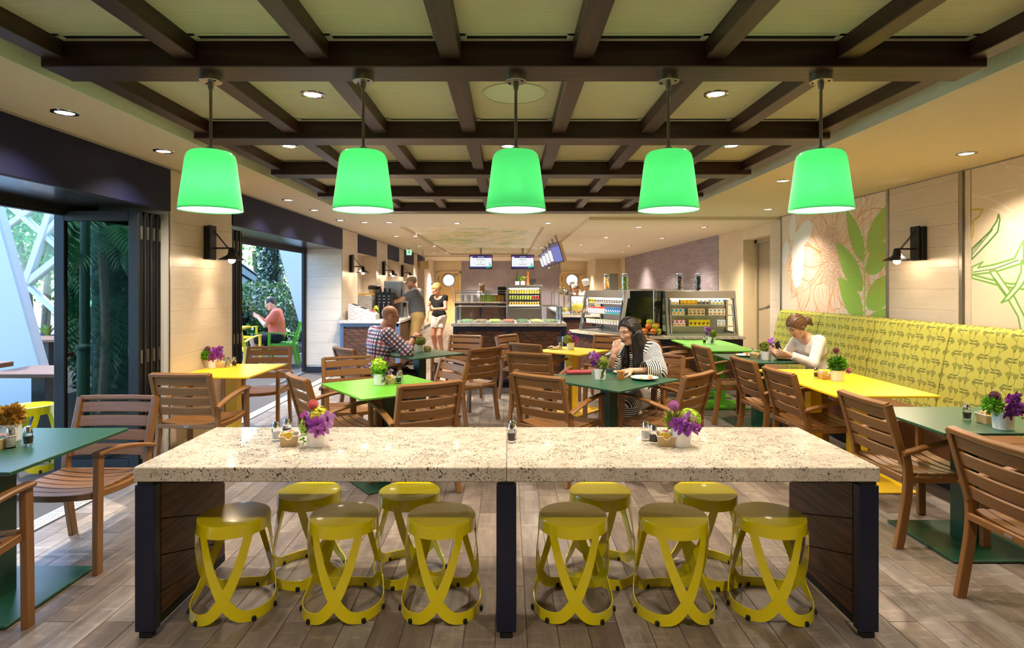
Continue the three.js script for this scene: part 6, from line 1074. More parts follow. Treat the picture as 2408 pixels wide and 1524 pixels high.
  // man outside in the salmon shirt
  person({
    label: 'man in a salmon shirt and dark shorts sitting outside looking at his phone', x: -4.55, d: 11.6, face: [-0.97, 0.25], pel: 0.56, lean: 4, pitch: 24, yaw: 0, s: 1.03, hs: 1.03, fat: 1.25, skin: 0xdaa284, cell: 0.014, hcell: 0.0055, handCell: 0.0045,
    L: { hand: [0.1, 0.95, 0.36], pole: [0.6, -1, -0.2], dir: [-0.5, 0.35, 0.75], palm: [-0.7, 0.3, -0.1], curl: 0.6 }, R: { hand: [-0.06, 0.96, 0.37], pole: [-0.6, -1, -0.2], dir: [0.4, 0.35, 0.75], palm: [0.7, 0.3, -0.1], curl: 0.6 }, legL: { foot: [0.12, 0.09, 0.4] }, legR: { foot: [-0.12, 0.09, 0.36] }, shoe: 0x3a3632,
    top: { name: 'salmon_shirt', mat: cloth(0xe9735c), ease: 0.022, sleeve: 0.8, loose: 1.4, hem: -0.04, collar: 0.02, neckR: 0.045 }, legs: { name: 'dark_shorts', mat: cloth(0x1f2024), to: 0.95, ease: 0.022 },
    hair(t, toHead, hq, hc, hs) { hairShell(t, toHead, hq, hc, hs, (x, y, z) => Math.min(0.125 - y * 0.25 - Math.max(0, z) * 2.2, y + 0.055 + Math.abs(z) * 0.1), 0.004, 0x2e2622, 0x5a4e48, null); }
  });
  { const p = thing('phone', 'phone held by the man in the salmon shirt outside', 'phone', [-5.02, 1.03, -11.5], 1.7); p.rotation.set(-0.5, 1.75, 0); mesh('case', box(0.075, 0.15, 0.009, 0, 0, 0, 0.003), M.black, p); mesh('screen', slab(-0.034, 0.034, -0.07, 0.07, 0.0045, 0.0055, 0.001), std({ color: 0x2a2e38, roughness: 0.1 }), p); }
}
// ---------------------------------------------------------------- counters and displays
// a counter with a granite top, dark steel frame and slanted walnut boards on the front (origin: front left corner on the floor, front faces +z)
function counter(name, label, pos, turn, w, dp, h, bays, opt = {}) {
  const t = thing(name, label, 'counter', pos, turn), gm = opt.granite ?? M.granite, k = 0.09, f = opt.frame ?? M.navySteel;
  mesh('counter_top', slab(-0.03, w + 0.03, h - 0.05, h, -dp - 0.02, 0.04, 0.004), gm, t);
  mesh('carcass', slab(0.01, w - 0.01, k, h - 0.05, -dp, -0.02, 0.002), M.black, t);
  mesh('toe_kick', slab(0.05, w - 0.05, 0, k, -dp + 0.05, -0.06, 0.002), M.black, t);
  for (let i = 0; i <= bays; i++) { const x = i / bays * w; mesh('frame_post', slab(clamp(x - 0.03, 0, w - 0.06), clamp(x + 0.03, 0.06, w), k, h - 0.05, -0.02, 0.012, 0.003), f, t); }
  mesh('frame_rail', slab(0, w, h - 0.11, h - 0.05, -0.02, 0.013, 0.003), f, t); mesh('frame_rail', slab(0, w, k, k + 0.04, -0.02, 0.013, 0.003), f, t);
  seed(Math.round(w * 100));
  for (let i = 0; i < bays; i++) {
    const x0 = i / bays * w + 0.032, x1 = (i + 1) / bays * w - 0.032, y0 = k + 0.04, y1 = h - 0.112, sg = (opt.slant ?? ((j) => (j % 2 ? 1 : -1)))(i), b = 0.12, sl = 0.75;
    const W = x1 - x0;
    for (let q = -Math.ceil(W * sl / b) - 1; q < (y1 - y0) / b + 1; q++) {
      // slanted board clipped to the bay (Sutherland-Hodgman against the two horizontal edges)
      let poly = [[0, q * b], [W, q * b + W * sl], [W, q * b + W * sl + b - 0.006], [0, q * b + b - 0.006]];
      for (const [lim, s] of [[0, 1], [y1 - y0, -1]]) { const out = []; poly.forEach((p, n) => { const r = poly[(n + 1) % poly.length], a = (p[1] - lim) * s, c = (r[1] - lim) * s; if (a >= 0) out.push(p); if ((a < 0) !== (c < 0)) { const m = a / (a - c); out.push([lerp(p[0], r[0], m), lim]); } }); poly = out; }
      if (poly.length < 3) continue; const X = (x) => (sg < 0 ? x0 + x : x1 - x), pts = poly.map(([x, y]) => new THREE.Vector2(X(x), y0 + y)); if (sg > 0) pts.reverse();
      const sh = new THREE.Shape(pts); if (Math.abs(THREE.ShapeUtils.area(pts)) < 0.002) continue;
      const g = new THREE.ExtrudeGeometry(sh, { depth: 0.012, bevelEnabled: false }); g.translate(0, 0, -0.02); mesh('board', uvm(g, 0, rnd() * 4, rnd() * 4), M.walnut, t);
    }
  }
  return t;
}
{
  // salad bar
  counter('salad_bar', 'salad bar counter of slanted walnut boards under a granite ledge, mid room', [-0.84, 0, -8.95], 0, 1.70, 0.85, 0.99, 2);
  const sg = thing('salad_guard', 'glass food guard with steel posts on the salad bar', 'glass guard', [0, 0.99, -9.0]);
  for (const x of [-0.80, 0.81]) { mesh('post', slab(x - 0.016, x + 0.016, 0, 0.25, -0.02, 0.012), M.steel, sg); mesh('post', slab(x - 0.016, x + 0.016, 0, 0.25, -0.72, -0.688), M.steel, sg); mesh('side_glass', slab(x - 0.004, x + 0.004, 0.01, 0.24, -0.69, -0.02, 0), M.clear, sg); }
  mesh('front_glass', slab(-0.784, 0.794, 0.01, 0.245, -0.004, 0.004, 0), M.clear, sg); mesh('top_glass', slab(-0.8, 0.81, 0.245, 0.255, -0.7, 0.01, 0.001), M.clear, sg); mesh('top_rail', slab(-0.816, 0.826, 0.246, 0.258, 0.006, 0.016, 0.002), M.steel, sg);
  const greens = [0x3e5a1e, 0x58481f, 0x6b7a2a, 0x7a3a1e, 0x2e4a1c, 0x8a7a3a, 0x4a5a22].map((c) => std({ color: c, roughness: 0.8 })); seed(31);
  for (let i = 0; i < 7; i++) {
    const t = thing('food_pan', ['steel pan of dark greens, first in the salad bar', 'pan of brown beans, second in the salad bar', 'pan of chopped lettuce, third in the salad bar', 'pan of red peppers, fourth in the salad bar', 'pan of spinach, fifth in the salad bar', 'pan of chickpeas, sixth in the salad bar', 'pan of cucumber, last in the salad bar'][i], 'food pan', [-0.66 + i * 0.222, 0.99, -9.36], 0, 'pans of the salad bar');
    mesh('pan', [slab(-0.1, 0.1, 0, 0.012, 0.29, 0.3), slab(-0.1, 0.1, 0, 0.012, -0.3, -0.29), slab(-0.1, -0.09, 0, 0.012, -0.29, 0.29), slab(0.09, 0.1, 0, 0.012, -0.29, 0.29), slab(-0.09, 0.09, 0, 0.003, -0.29, 0.29)], M.steel, t);
    const g = new THREE.PlaneGeometry(0.178, 0.575, 12, 30); g.rotateX(-Math.PI / 2); const p = g.attributes.position; for (let k = 0; k < p.count; k++) p.setY(k, 0.006 + rr(0, 0.018) + 0.016 * Math.cos(p.getX(k) * 16) * Math.cos(p.getZ(k) * 5)); g.computeVertexNormals(); stuff(mesh('salad', g, greens[i], t));
  }
  // coffee station along the left wall
  const blueSteel = std({ color: 0x7f93b4, roughness: 0.3, metalness: 0.8 });
  const cs = counter('coffee_counter', 'coffee station counter with grey granite top and walnut board front', [-2.99, 0, -10.45], 0, 1.04, 1.45, 0.94, 1, { granite: M.graniteGrey, frame: blueSteel, slant: () => 1 });
  mesh('side_panel', slab(1.03, 1.045, 0.1, 0.86, -1.45, -0.05), M.walnut, cs); mesh('side_post', slab(1.0, 1.06, 0.09, 0.89, -0.06, 0.013), blueSteel, cs); mesh('splash_back', slab(-0.0, 0.02, 0.94, 1.1, -1.45, 0.0), M.granite, cs);
  const tray = thing('cutlery_stand', 'sloping grey granite cutlery stand on the coffee counter', 'stand', [-2.90, 0.94, -10.62]);
  { const sh = new THREE.Shape([[0, 0], [0.5, 0], [0.5, 0.1], [0.0, 0.29]].map((p) => new THREE.Vector2(...p))), g = new THREE.ExtrudeGeometry(sh, { depth: 0.34, bevelEnabled: false }); g.translate(0, 0, -0.34); mesh('wedge', uvm(g, 0), M.graniteGrey, tray);
    seed(12); const cc = [0x141414, 0xe8e8e8, 0xc04060].map((c) => std({ color: c, roughness: 0.5 })), sl = new THREE.Group(); for (let i = 0; i < 3; i++) { const m = mesh('compartment', box(0.13, 0.012, 0.3, 0, 0, 0, 0.003), cc[1], tray); m.position.set(0.09 + i * 0.155, 0.272 - i * 0.0589 - 0.015, -0.17); m.rotation.z = -0.363; for (let k = 0; k < 7; k++) { const f = mesh('cutlery', slab(-0.055 + k * 0.016, -0.047 + k * 0.016, 0.006, 0.012, rr(-0.14, -0.12), rr(0.1, 0.14), 0.002), cc[i === 2 ? 2 : 0], m); } } }
  const wb = thing('napkin_box', 'white speckled dispenser box with a yellow tray on the coffee counter', 'box', [-2.72, 0.94, -11.25]); mesh('box_body', slab(-0.13, 0.13, 0, 0.44, -0.12, 0.12, 0.005), M.graniteGrey, wb); mesh('yellow_tray', [slab(-0.12, 0.14, 0.44, 0.455, -0.1, 0.11, 0.003), slab(-0.12, 0.14, 0.455, 0.475, 0.09, 0.11, 0.003)], std({ color: 0xd8a43c, roughness: 0.5 }), wb);
  const pl = thing('potted_plant', 'small pot of yellow flowers between the dispenser box and the coffee urn', 'plant', [-2.47, 0.94, -11.0]); mesh('pot', lathe([[0, 0], [0.04, 0], [0.05, 0.09], [0.045, 0.09], [0, 0.07]], 20), M.black, pl); seed(8); mesh('blooms', Array.from({ length: 16 }, () => ball(0.022, rr(-0.05, 0.05), rr(0.12, 0.24), rr(-0.05, 0.05), 1, 0.8, 1, 6)), std({ color: 0xd0c23a, roughness: 0.8 }), pl); mesh('leaves', Array.from({ length: 14 }, () => tube([[0, 0.08, 0], [rr(-0.04, 0.04), 0.13, rr(-0.04, 0.04)], [rr(-0.07, 0.07), rr(0.12, 0.2), rr(-0.07, 0.07)]], 0.006, 4)), std({ color: 0x5a7a2a }), pl);
  const urn = (label, x, z, s = 1) => { const t = thing('coffee_urn', label, 'urn', [x, 0.94, z]); t.scale.setScalar(s); mesh('tank', lathe([[0.1, 0.13], [0.115, 0.14], [0.115, 0.52], [0.1, 0.53], [0, 0.53]], 32), M.brushed, t); mesh('lid', lathe([[0.12, 0.52], [0.12, 0.58], [0.1, 0.6], [0, 0.6]], 32), M.black, t); mesh('base', slab(-0.13, 0.13, 0, 0.13, -0.12, 0.14, 0.01), M.black, t); mesh('tap', [cyl(0.012, 0.012, 0.06, 0, 0.15, 0.15, 10), slab(-0.012, 0.012, 0.2, 0.23, 0.1, 0.17), slab(-0.006, 0.006, 0.23, 0.28, 0.14, 0.16)], M.black, t); return t; };
  urn('round steel coffee urn with a black lid, behind the bald man\'s head', -2.63, -11.55, 1.05);
  const cm = thing('coffee_machine', 'black coffee dispenser with a row of knobs beside the steel urn', 'machine', [-2.40, 0.94, -11.3]);
  mesh('housing', [slab(-0.12, 0.16, 0, 0.5, -0.2, 0.05, 0.01), slab(-0.12, 0.16, 0, 0.05, 0.05, 0.18, 0.008)], std({ color: 0x19171c, roughness: 0.3 }), cm); for (let i = 0; i < 3; i++) { mesh('knob', cyl(0.028, 0.022, 0.07, -0.07 + i * 0.09, 0.5, -0.04, 14), M.black, cm); mesh('spout', [cyl(0.01, 0.01, 0.06, -0.07 + i * 0.09, 0.2, 0.09, 8), slab(-0.08 + i * 0.09, -0.06 + i * 0.09, 0.26, 0.29, 0.05, 0.1)], M.chrome, cm); for (let q = 0; q < 3; q++) mesh('gauge_mark', slab(-0.09 + i * 0.09, -0.05 + i * 0.09, 0.3 + q * 0.06, 0.306 + q * 0.06, 0.05, 0.054, 0.001), M.whitePaint, cm); }
  const dp = thing('drink_dispenser', 'tall polished steel drinks dispenser in front of the cap wearing man', 'dispenser', [-2.27, 0.94, -11.78]);
  mesh('housing', [slab(-0.2, 0.16, 0.38, 0.72, -0.2, 0.14, 0.02), slab(-0.2, 0.16, 0, 0.38, -0.2, -0.04, 0.01), slab(-0.18, 0.14, 0, 0.03, -0.04, 0.14, 0.005)], M.steel, dp); for (let i = 0; i < 2; i++) mesh('nozzle', [cyl(0.02, 0.026, 0.08, -0.1 + i * 0.16, 0.3, 0.05, 12), slab(-0.115 + i * 0.16, -0.085 + i * 0.16, 0.33, 0.38, 0.06, 0.12)], M.black, dp); mesh('side_strip', slab(0.16, 0.17, 0.4, 0.7, -0.18, 0.12, 0.003), blueSteel, dp);
  const mk = thing('milk_dispenser', 'white and black milk dispenser at the end of the coffee counter', 'dispenser', [-2.12, 0.94, -11.72]); mk.position.x = -2.12; mk.position.z = -11.86; mesh('housing', [slab(-0.02, 0.09, 0.28, 0.44, -0.06, 0.1, 0.01), slab(0, 0.08, 0, 0.28, -0.06, 0.02, 0.008)], M.whitePaint, mk); mesh('tap', [slab(0.02, 0.06, 0.2, 0.28, 0.04, 0.09, 0.006), cyl(0.02, 0.018, 0.06, 0.04, 0.34, 0.1, 12)], M.black, mk);
  // far juice counter
  counter('juice_counter', 'far juice counter with a pale ledge and dark board front', [-1.55, 0, -17], 0, 1.5, 0.6, 1.1, 2);
  const jg = thing('juice_guard', 'glass guard with steel posts on the far juice counter', 'glass guard', [-1.55, 1.1, -17.02]); for (const x of [0.02, 0.75, 1.48]) mesh('post', slab(x - 0.012, x + 0.012, 0, 0.33, -0.012, 0.012), M.steel, jg); mesh('front_glass', slab(0.02, 1.48, 0.02, 0.31, -0.003, 0.003, 0), M.clear, jg); mesh('shelf', slab(0, 1.5, 0.24, 0.26, -0.35, -0.01, 0.003), M.steel, jg); mesh('top_rail', slab(0, 1.5, 0.315, 0.33, -0.012, 0.012), M.steel, jg); mesh('side_glass', slab(-0.06, -0.052, 0, 0.48, -0.4, 0.02, 0), M.clear, jg);
  const jugG = lathe([[0, 0], [0.05, 0], [0.054, 0.02], [0.05, 0.15], [0.056, 0.19], [0, 0.19]], 20);
  const jug = (kind, lab0, c, xs, grp) => { let f; const m = phys({ color: c, roughness: 0.25, clearcoat: 0.5 }); xs.forEach((x, i) => { const lab = lab0 + ', ' + ORD[i] + ' from the left'; if (f) copyOf(f, lab, [x, 1.1, -17.22]); else { f = thing('juice_jug', lab, 'jug', [x, 1.1, -17.22], 0, grp); mesh('jug_body', jugG, m, f); mesh('handle', sweep(spline([[0.05, 0.16, 0], [0.085, 0.14, 0], [0.08, 0.07, 0], [0.05, 0.05, 0]], 8), rect(0.012, 0.008), V(0, 0, 1)), m, f); } }); };
  jug('lime', 'jug of lime green juice on the far juice counter', 0xa8cc28, [-0.78, -0.66, -0.54, -0.43], 'lime juice jugs'); jug('orange', 'jug of orange juice on the far juice counter', 0xe8a916, [-0.36, -0.26, -0.17], 'orange juice jugs');
  const bs = lathe([[0, 0], [0.04, 0], [0.075, 0.05], [0.071, 0.05], [0.038, 0.006], [0, 0.006]], 20); for (const [i, x] of [-1.35, -1.16, -0.98].entries()) for (let k = 0; k < 4; k++) { const t = thing('bowl', 'white bowl, ' + ORD[k] + ' from the bottom of the ' + ['left', 'middle', 'right'][i] + ' stack on the juice counter', 'bowl', [x, 1.1 + k * 0.045, -17.25], 0, 'stacked white bowls ' + ['left', 'middle', 'right'][i]); mesh('bowl_body', bs, M.white, t); }
  // grab and go fridge
  const fr = thing('display_fridge', 'steel open fridge with three lit shelves of cups at the far counter', 'fridge', [-0.04, 0, -16.8]);
  mesh('cabinet', [slab(0, 0.04, 0, 1.52, -0.5, 0, 0.004), slab(0.96, 1.0, 0, 1.52, -0.5, 0, 0.004), slab(0.04, 0.96, 0, 0.92, -0.5, 0, 0.004), slab(0.04, 0.96, 0.92, 1.52, -0.5, -0.47, 0.002)], M.brushed, fr); mesh('canopy', slab(-0.02, 1.02, 1.5, 1.58, -0.52, 0.03, 0.01), M.steel, fr);
  for (const y of [0.99, 1.17, 1.34]) mesh('shelf', slab(0.04, 0.96, y - 0.012, y, -0.45, -0.02, 0.002), M.steel, fr); mesh('light_tube', slab(0.06, 0.94, 1.475, 1.49, -0.06, -0.03, 0.004), M.lampWhite(6, 0xfff6dc), fr);
  { const l = new THREE.RectAreaLight(0xfff2d8, 14, 0.88, 0.03); l.position.set(0.5, 1.47, -0.05); l.lookAt(0.5, 0, -0.3); fr.add(l); }
  const cupG = lathe([[0, 0], [0.024, 0], [0.031, 0.095], [0.033, 0.098], [0, 0.1]], 14), cupRows = [[1.34, 0xd9c94a, 'yellow lidded cup on the top shelf of the far fridge'], [1.17, 0x9fb84a, 'green cup on the middle shelf of the far fridge'], [0.99, 0xe0b84a, 'amber cup on the bottom shelf of the far fridge']];
  for (const [y, c, lab] of cupRows) { let f, g; const m = phys({ color: c, roughness: 0.35 }), m2 = phys({ color: 0xa4382c, roughness: 0.35 }), lid = M.whitePaint; for (let i = 0; i < 12; i++) { const rd = y === 1.17 && i > 8, pr = rd ? g : f, G = rd ? 'red cup on the middle shelf of the far fridge' : lab, L = G + ', ' + ORD[rd ? i - 9 : i] + ' from the left', p = [0.05 + i * 0.074, y, -16.87]; if (pr) copyOf(pr, L, p); else { const t = thing('dessert_cup', L, 'cup', p, 0, G + 's'); mesh('cup_body', cupG, rd ? m2 : m, t); mesh('lid', lathe([[0.034, 0.098], [0.034, 0.106], [0, 0.108]], 14), lid, t); if (rd) g = t; else f = t; } } }
  const topY = 1.58; const tp = (label, x, kind) => { const t = thing('potted_plant', label, 'plant', [x, topY, -16.9]); mesh('pot', box(0.12, 0.11, 0.12, 0, 0.055, 0, 0.006), M.whitePaint, t); seed(kind * 5 + 3); mesh('leaves', kind ? Array.from({ length: 20 }, () => ball(0.03, rr(-0.09, 0.09), rr(0.13, 0.24), rr(-0.06, 0.06), 1, 0.7, 1, 6)) : Array.from({ length: 14 }, (_, i) => { const g = new THREE.ConeGeometry(0.07 * (1 - i / 16), 0.05, 7); g.translate(rr(-0.01, 0.01), 0.13 + i * 0.02, 0); return g; }), std({ color: kind ? 0x8fae3a : 0x4d6b2a, roughness: 0.8 }), t); };
  tp('small conifer in a white pot on the far fridge', 0.26, 0); tp('lime flower in a white pot on the far fridge', 0.42, 1);
  const mill = thing('pepper_mill', 'tall wooden pepper mill on the far fridge', 'pepper mill', [0.56, topY, -16.9]); mesh('mill_body', lathe([[0, 0], [0.045, 0], [0.045, 0.04], [0.032, 0.1], [0.042, 0.2], [0.03, 0.27], [0.042, 0.3], [0.048, 0.34], [0.03, 0.39], [0, 0.4]], 20), std({ color: 0xa8642e, roughness: 0.4 }), mill);
  const reg = thing('cash_register', 'dark till screen beside the pepper mill', 'screen', [0.72, topY, -17.0]); mesh('screen_back', [slab(-0.09, 0.09, 0.05, 0.18, -0.01, 0.015, 0.004), slab(-0.03, 0.03, 0, 0.05, -0.04, 0.03, 0.004)], M.black, reg);
  const ov = thing('toaster', 'dark toaster on the far counter left of the fridge', 'toaster', [-0.16, 1.1, -17.35]); mesh('housing', slab(-0.15, 0.11, 0, 0.42, -0.15, 0.1, 0.01), M.black, ov); mesh('lid', slab(-0.16, 0.12, 0.42, 0.45, -0.16, 0.11, 0.01), M.steel, ov);
  // hot counter running away on the right, with its glass
  counter('hot_counter', 'hot food counter with a granite ledge, running back to the chefs', [1.20, 0, -12.65], 0, 1.3, 0.7, 0.93, 2);
  const hc = thing('hot_counter_run', 'long pale food counter beside the chefs, stretching to the far wall', 'counter', [1.2, 0, -13.4]); mesh('carcass', slab(0.02, 0.5, 0, 0.88, -5.2, 0), M.walnut, hc); mesh('counter_top', slab(0, 0.55, 0.88, 0.93, -5.2, 0.0), M.whitePaint, hc);
  const hg = thing('food_guard', 'glass food guard with steel posts on the hot counter', 'glass guard', [1.36, 0.93, -12.75]); for (const z of [0, -1.5, -3, -4.4, -5.6]) mesh('post', slab(-0.014, 0.014, 0, 0.4, z - 0.014, z + 0.014), M.steel, hg); for (const [a, b] of [[0, 1.5], [1.5, 3], [3, 4.4], [4.4, 5.6]]) mesh('side_glass', slab(-0.003, 0.003, 0.05, 0.38, -b + 0.02, -a - 0.02, 0), M.clear, hg);
  mesh('front_glass', slab(0.02, 1.1, 0.05, 0.38, -0.003, 0.003, 0), M.clear, hg); mesh('post', slab(0.38, 0.408, 0, 0.4, -0.014, 0.014), M.steel, hg); mesh('top_shelf', slab(-0.03, 0.3, 0.4, 0.415, -5.7, 0.03, 0.003), M.clear, hg); mesh('top_shelf', slab(0.3, 1.12, 0.4, 0.415, -0.3, 0.03, 0.003), M.clear, hg); mesh('top_edge', [slab(-0.034, -0.028, 0.398, 0.417, -5.7, 0.03, 0.001), slab(-0.03, 1.12, 0.398, 0.417, 0.03, 0.036, 0.001)], M.steel, hg);
  const foods = [['steel tray of pastries at the near end of the hot counter', 1.62, -12.95, 0xb5793a], ['tray of eggs on the hot counter, behind the pastries', 1.45, -13.9, 0xe2c04a], ['tray of greens midway along the hot counter', 1.45, -14.7, 0x6a7a30], ['tray of roast potatoes far along the hot counter', 1.45, -15.6, 0xa86a2a]];
  for (const [l, x, z, c] of foods) { const t = thing('food_tray', l, 'tray', [x, 0.93, z]); mesh('tray', slab(-0.18, 0.18, 0, 0.03, -0.2, 0.2, 0.006), M.steel, t); seed(Math.round(-z * 10)); stuff(mesh('food', Array.from({ length: 24 }, () => ball(0.035, rr(-0.14, 0.14), rr(0.04, 0.08), rr(-0.16, 0.16), 1, 0.7, 1, 7)), std({ color: c, roughness: 0.7 }), t)); }
  const mel = thing('melon', 'large yellow melon on the hot counter beside the chefs', 'melon', [1.64, 0.93, -13.62]); mesh('fruit', ball(0.15, 0, 0.12, 0, 1.15, 0.8, 1, 20), std({ color: 0xdcc23c, roughness: 0.6 }), mel); mesh('stalk', cyl(0.008, 0.006, 0.03, 0, 0.235, 0), M.beam, mel);
  for (const [i, z] of [-15.0, -15.5, -16.1].entries()) { const t = thing('cloche', ['steel dome cover on the glass shelf, nearest of three', 'steel dome cover on the glass shelf, middle of three', 'steel dome cover on the glass shelf, farthest of three'][i], 'cloche', [1.42, 1.345, z]); mesh('dome', lathe([[0.13, 0], [0.125, 0.06], [0.09, 0.12], [0, 0.15]], 24), M.chrome, t); mesh('knob', ball(0.018, 0, 0.165, 0), M.chrome, t); }
  // display counter with two glass cases
  counter('display_counter', 'low display counter under the cereal case, granite topped', [1.86, 0, -9.0], 0, 1.74, 0.85, 0.79, 3);
  const ang = Math.atan2(10.3 - 8.98, 1.83 - 1.12), uL = Math.hypot(0.71, 1.32);
  counter('display_counter', 'angled low display counter under the drinks case', [1.12, 0, -10.3], -ang, uL, 0.62, 0.79, 2);
  function glassCase(name, label, pos, turn, w, h, dp) {
    const t = thing(name, label, 'display case', pos, turn), s = 0.14;                // front leans back towards the top
    const cheek = (x) => { const sh = new THREE.Shape([[0, 0], [dp, 0], [dp, h], [s, h]].map(([a, b]) => new THREE.Vector2(a, b))), hole = new THREE.Path([[0.06, 0.05], [0.06 + s * 0.78, h - 0.12], [dp - 0.05, h - 0.12], [dp - 0.05, 0.05]].map(([a, b]) => new THREE.Vector2(a, b))); sh.holes.push(hole); const g = new THREE.ExtrudeGeometry(sh, { depth: 0.03, bevelEnabled: false }); g.rotateY(Math.PI / 2); g.translate(x, 0, 0); return g; };
    mesh('side_frame', cheek(0), M.steel, t); mesh('side_frame', cheek(w - 0.03), M.steel, t);
    mesh('back_panel', slab(0.03, w - 0.03, 0.02, h, -dp, -dp + 0.02), M.steel, t); mesh('floor_plate', slab(0.03, w - 0.03, 0, 0.025, -dp, 0), M.steel, t); mesh('top_plate', slab(0, w, h - 0.012, h, -dp, -s, 0.003), M.steel, t);
    const lean = Math.atan2(s, h), fascia = mesh('fascia', box(w, 0.12, 0.012, w / 2, 0, 0, 0.002), M.brushed, t); fascia.position.set(0, h - 0.06, -s + 0.012); fascia.rotation.x = -lean;
    for (const x of [0.06, w - 0.06]) mesh('front_tube', tube([[x, 0.02, -0.012], [x, h - 0.12, -s * (h - 0.12) / h - 0.012]], 0.014, 8), M.chrome, t);
    const shelves = [0.14, 0.31, 0.475].map((y) => { mesh('glass_shelf', slab(0.035, w - 0.035, y - 0.008, y, -dp + 0.03, -s * y / h - 0.04, 0.001), M.clear, t); mesh('shelf_edge', slab(0.035, w - 0.035, y - 0.009, y + 0.001, -s * y / h - 0.041, -s * y / h - 0.036, 0.0005), M.steel, t); return y; });
    mesh('light_tube', slab(0.08, w - 0.08, h - 0.135, h - 0.12, -s - 0.03, -s - 0.01, 0.004), M.lampWhite(6, 0xfff6dc), t);
    const l = new THREE.RectAreaLight(0xfff2d8, 14, w - 0.2, 0.03); l.position.set(w / 2, h - 0.14, -s - 0.02); l.lookAt(w / 2, 0, -dp * 0.5); t.add(l);
    t.updateMatrixWorld(true); return { t, shelves, put: (x, y, z) => t.localToWorld(V(x, y, z)).toArray(), s, h };
  }
  const turn2 = 0, c2 = glassCase('glass_case', 'steel framed glass case stacked with small cereal boxes', [2.46, 0.79, -9.06], 0, 1.1, 0.69, 0.5), c1 = glassCase('glass_case', 'steel framed glass case of drinks cartons on the angled counter', [1.225, 0.79, -10.17], -ang, 1.1, 0.69, 0.5);
  // small cartons, printed on the front
  const carton = (bg, draw) => canvasTex(64, 96, (x, w, h) => { x.fillStyle = bg; x.fillRect(0, 0, w, h); draw(x, w, h); });
  const rectC = (x, c, a, b, w, h) => { x.fillStyle = c; x.fillRect(a, b, w, h); }, oval = (x, c, a, b, r, q) => { x.fillStyle = c; x.beginPath(); x.ellipse(a, b, r, q, 0, 0, 7); x.fill(); };
  const kinds = {
    blue: ['blue and white cereal carton', carton('#dfe6ea', (x) => { rectC(x, '#23406e', 4, 0, 56, 30); oval(x, '#f4f4f0', 34, 30, 20, 18); oval(x, '#e0a83a', 32, 76, 24, 14); })],
    yellow: ['small yellow cereal carton', carton('#d9ae1c', (x) => { rectC(x, '#4a2a16', 6, 24, 52, 24); rectC(x, '#d9ae1c', 16, 32, 8, 16); rectC(x, '#d9ae1c', 36, 26, 6, 18); oval(x, '#b8791c', 32, 76, 24, 12); })],
    grey: ['small grey cereal carton', carton('#8d8680', (x) => { rectC(x, '#3a302a', 34, 4, 20, 24); oval(x, '#d8d2c8', 24, 40, 18, 12); oval(x, '#3a302a', 32, 72, 24, 12); })],
    sky: ['blue and lime cereal carton', carton('#e9eef0', (x) => { rectC(x, '#2e62a8', 0, 4, 18, 44); rectC(x, '#2e62a8', 46, 4, 18, 44); oval(x, '#f2f2d8', 32, 30, 18, 22); oval(x, '#c8b43a', 32, 76, 26, 14); })],
    cyan: ['small turquoise cereal carton', carton('#e6ecec', (x) => { rectC(x, '#d8853a', 0, 0, 64, 6); rectC(x, '#2f9fc4', 0, 12, 20, 32); rectC(x, '#2f9fc4', 44, 12, 20, 32); oval(x, '#e0a83a', 32, 66, 24, 22); })],
    tan: ['small beige carton', carton('#d8bc90', (x) => { rectC(x, '#b4622c', 0, 0, 64, 6); rectC(x, '#3a2a1c', 10, 24, 42, 8); rectC(x, '#3a2a1c', 8, 36, 40, 8); oval(x, '#3a2416', 34, 70, 24, 9); })],
    white: ['small white cereal carton', carton('#efe8dc', (x) => { rectC(x, '#c86a2c', 0, 0, 64, 6); oval(x, '#5a6a74', 32, 30, 18, 10); oval(x, '#c8843a', 32, 74, 24, 14); })],
    pink: ['pink and orange cereal carton', carton('#ead8d8', (x) => { rectC(x, '#d8743a', 0, 0, 64, 10); rectC(x, '#b03a8a', 0, 18, 18, 26); rectC(x, '#b03a8a', 46, 18, 18, 26); oval(x, '#d89a4a', 32, 72, 26, 16); })],
    heart: ['yellow heart printed carton', carton('#dcd010', (x) => { rectC(x, '#8a7a10', 6, 14, 52, 8); x.fillStyle = '#7a3a1a'; x.beginPath(); x.moveTo(32, 84); x.lineTo(10, 54); x.arc(21, 48, 12, 2.6, 6.1); x.arc(43, 48, 12, 3.3, 6.8); x.closePath(); x.fill(); })],
    pale: ['small pale blue cereal carton', carton('#e6ecee', (x) => { oval(x, '#a8b8c8', 32, 34, 20, 14); oval(x, '#d8a84a', 32, 78, 22, 12); })],
    brown: ['dark printed yogurt carton', carton('#ece6d8', (x) => { rectC(x, '#3a2018', 4, 34, 56, 20); rectC(x, '#3a2018', 4, 62, 56, 22); oval(x, '#e8d8c0', 20, 70, 6, 6); oval(x, '#e8d8c0', 44, 44, 6, 6); })],
    red: ['red topped milk carton', carton('#efe9e2', (x) => { rectC(x, '#b8342a', 0, 0, 64, 26); rectC(x, '#4a3a34', 40, 32, 18, 60); })],
    navy: ['blue milk carton', carton('#1f5a9c', (x) => { oval(x, '#e8f0f4', 20, 44, 16, 10); oval(x, '#e8f0f4', 44, 62, 16, 10); rectC(x, '#2a9a94', 0, 78, 64, 18); })],
  };
  const protoC = {}, gC = new THREE.BoxGeometry(1, 1, 1);
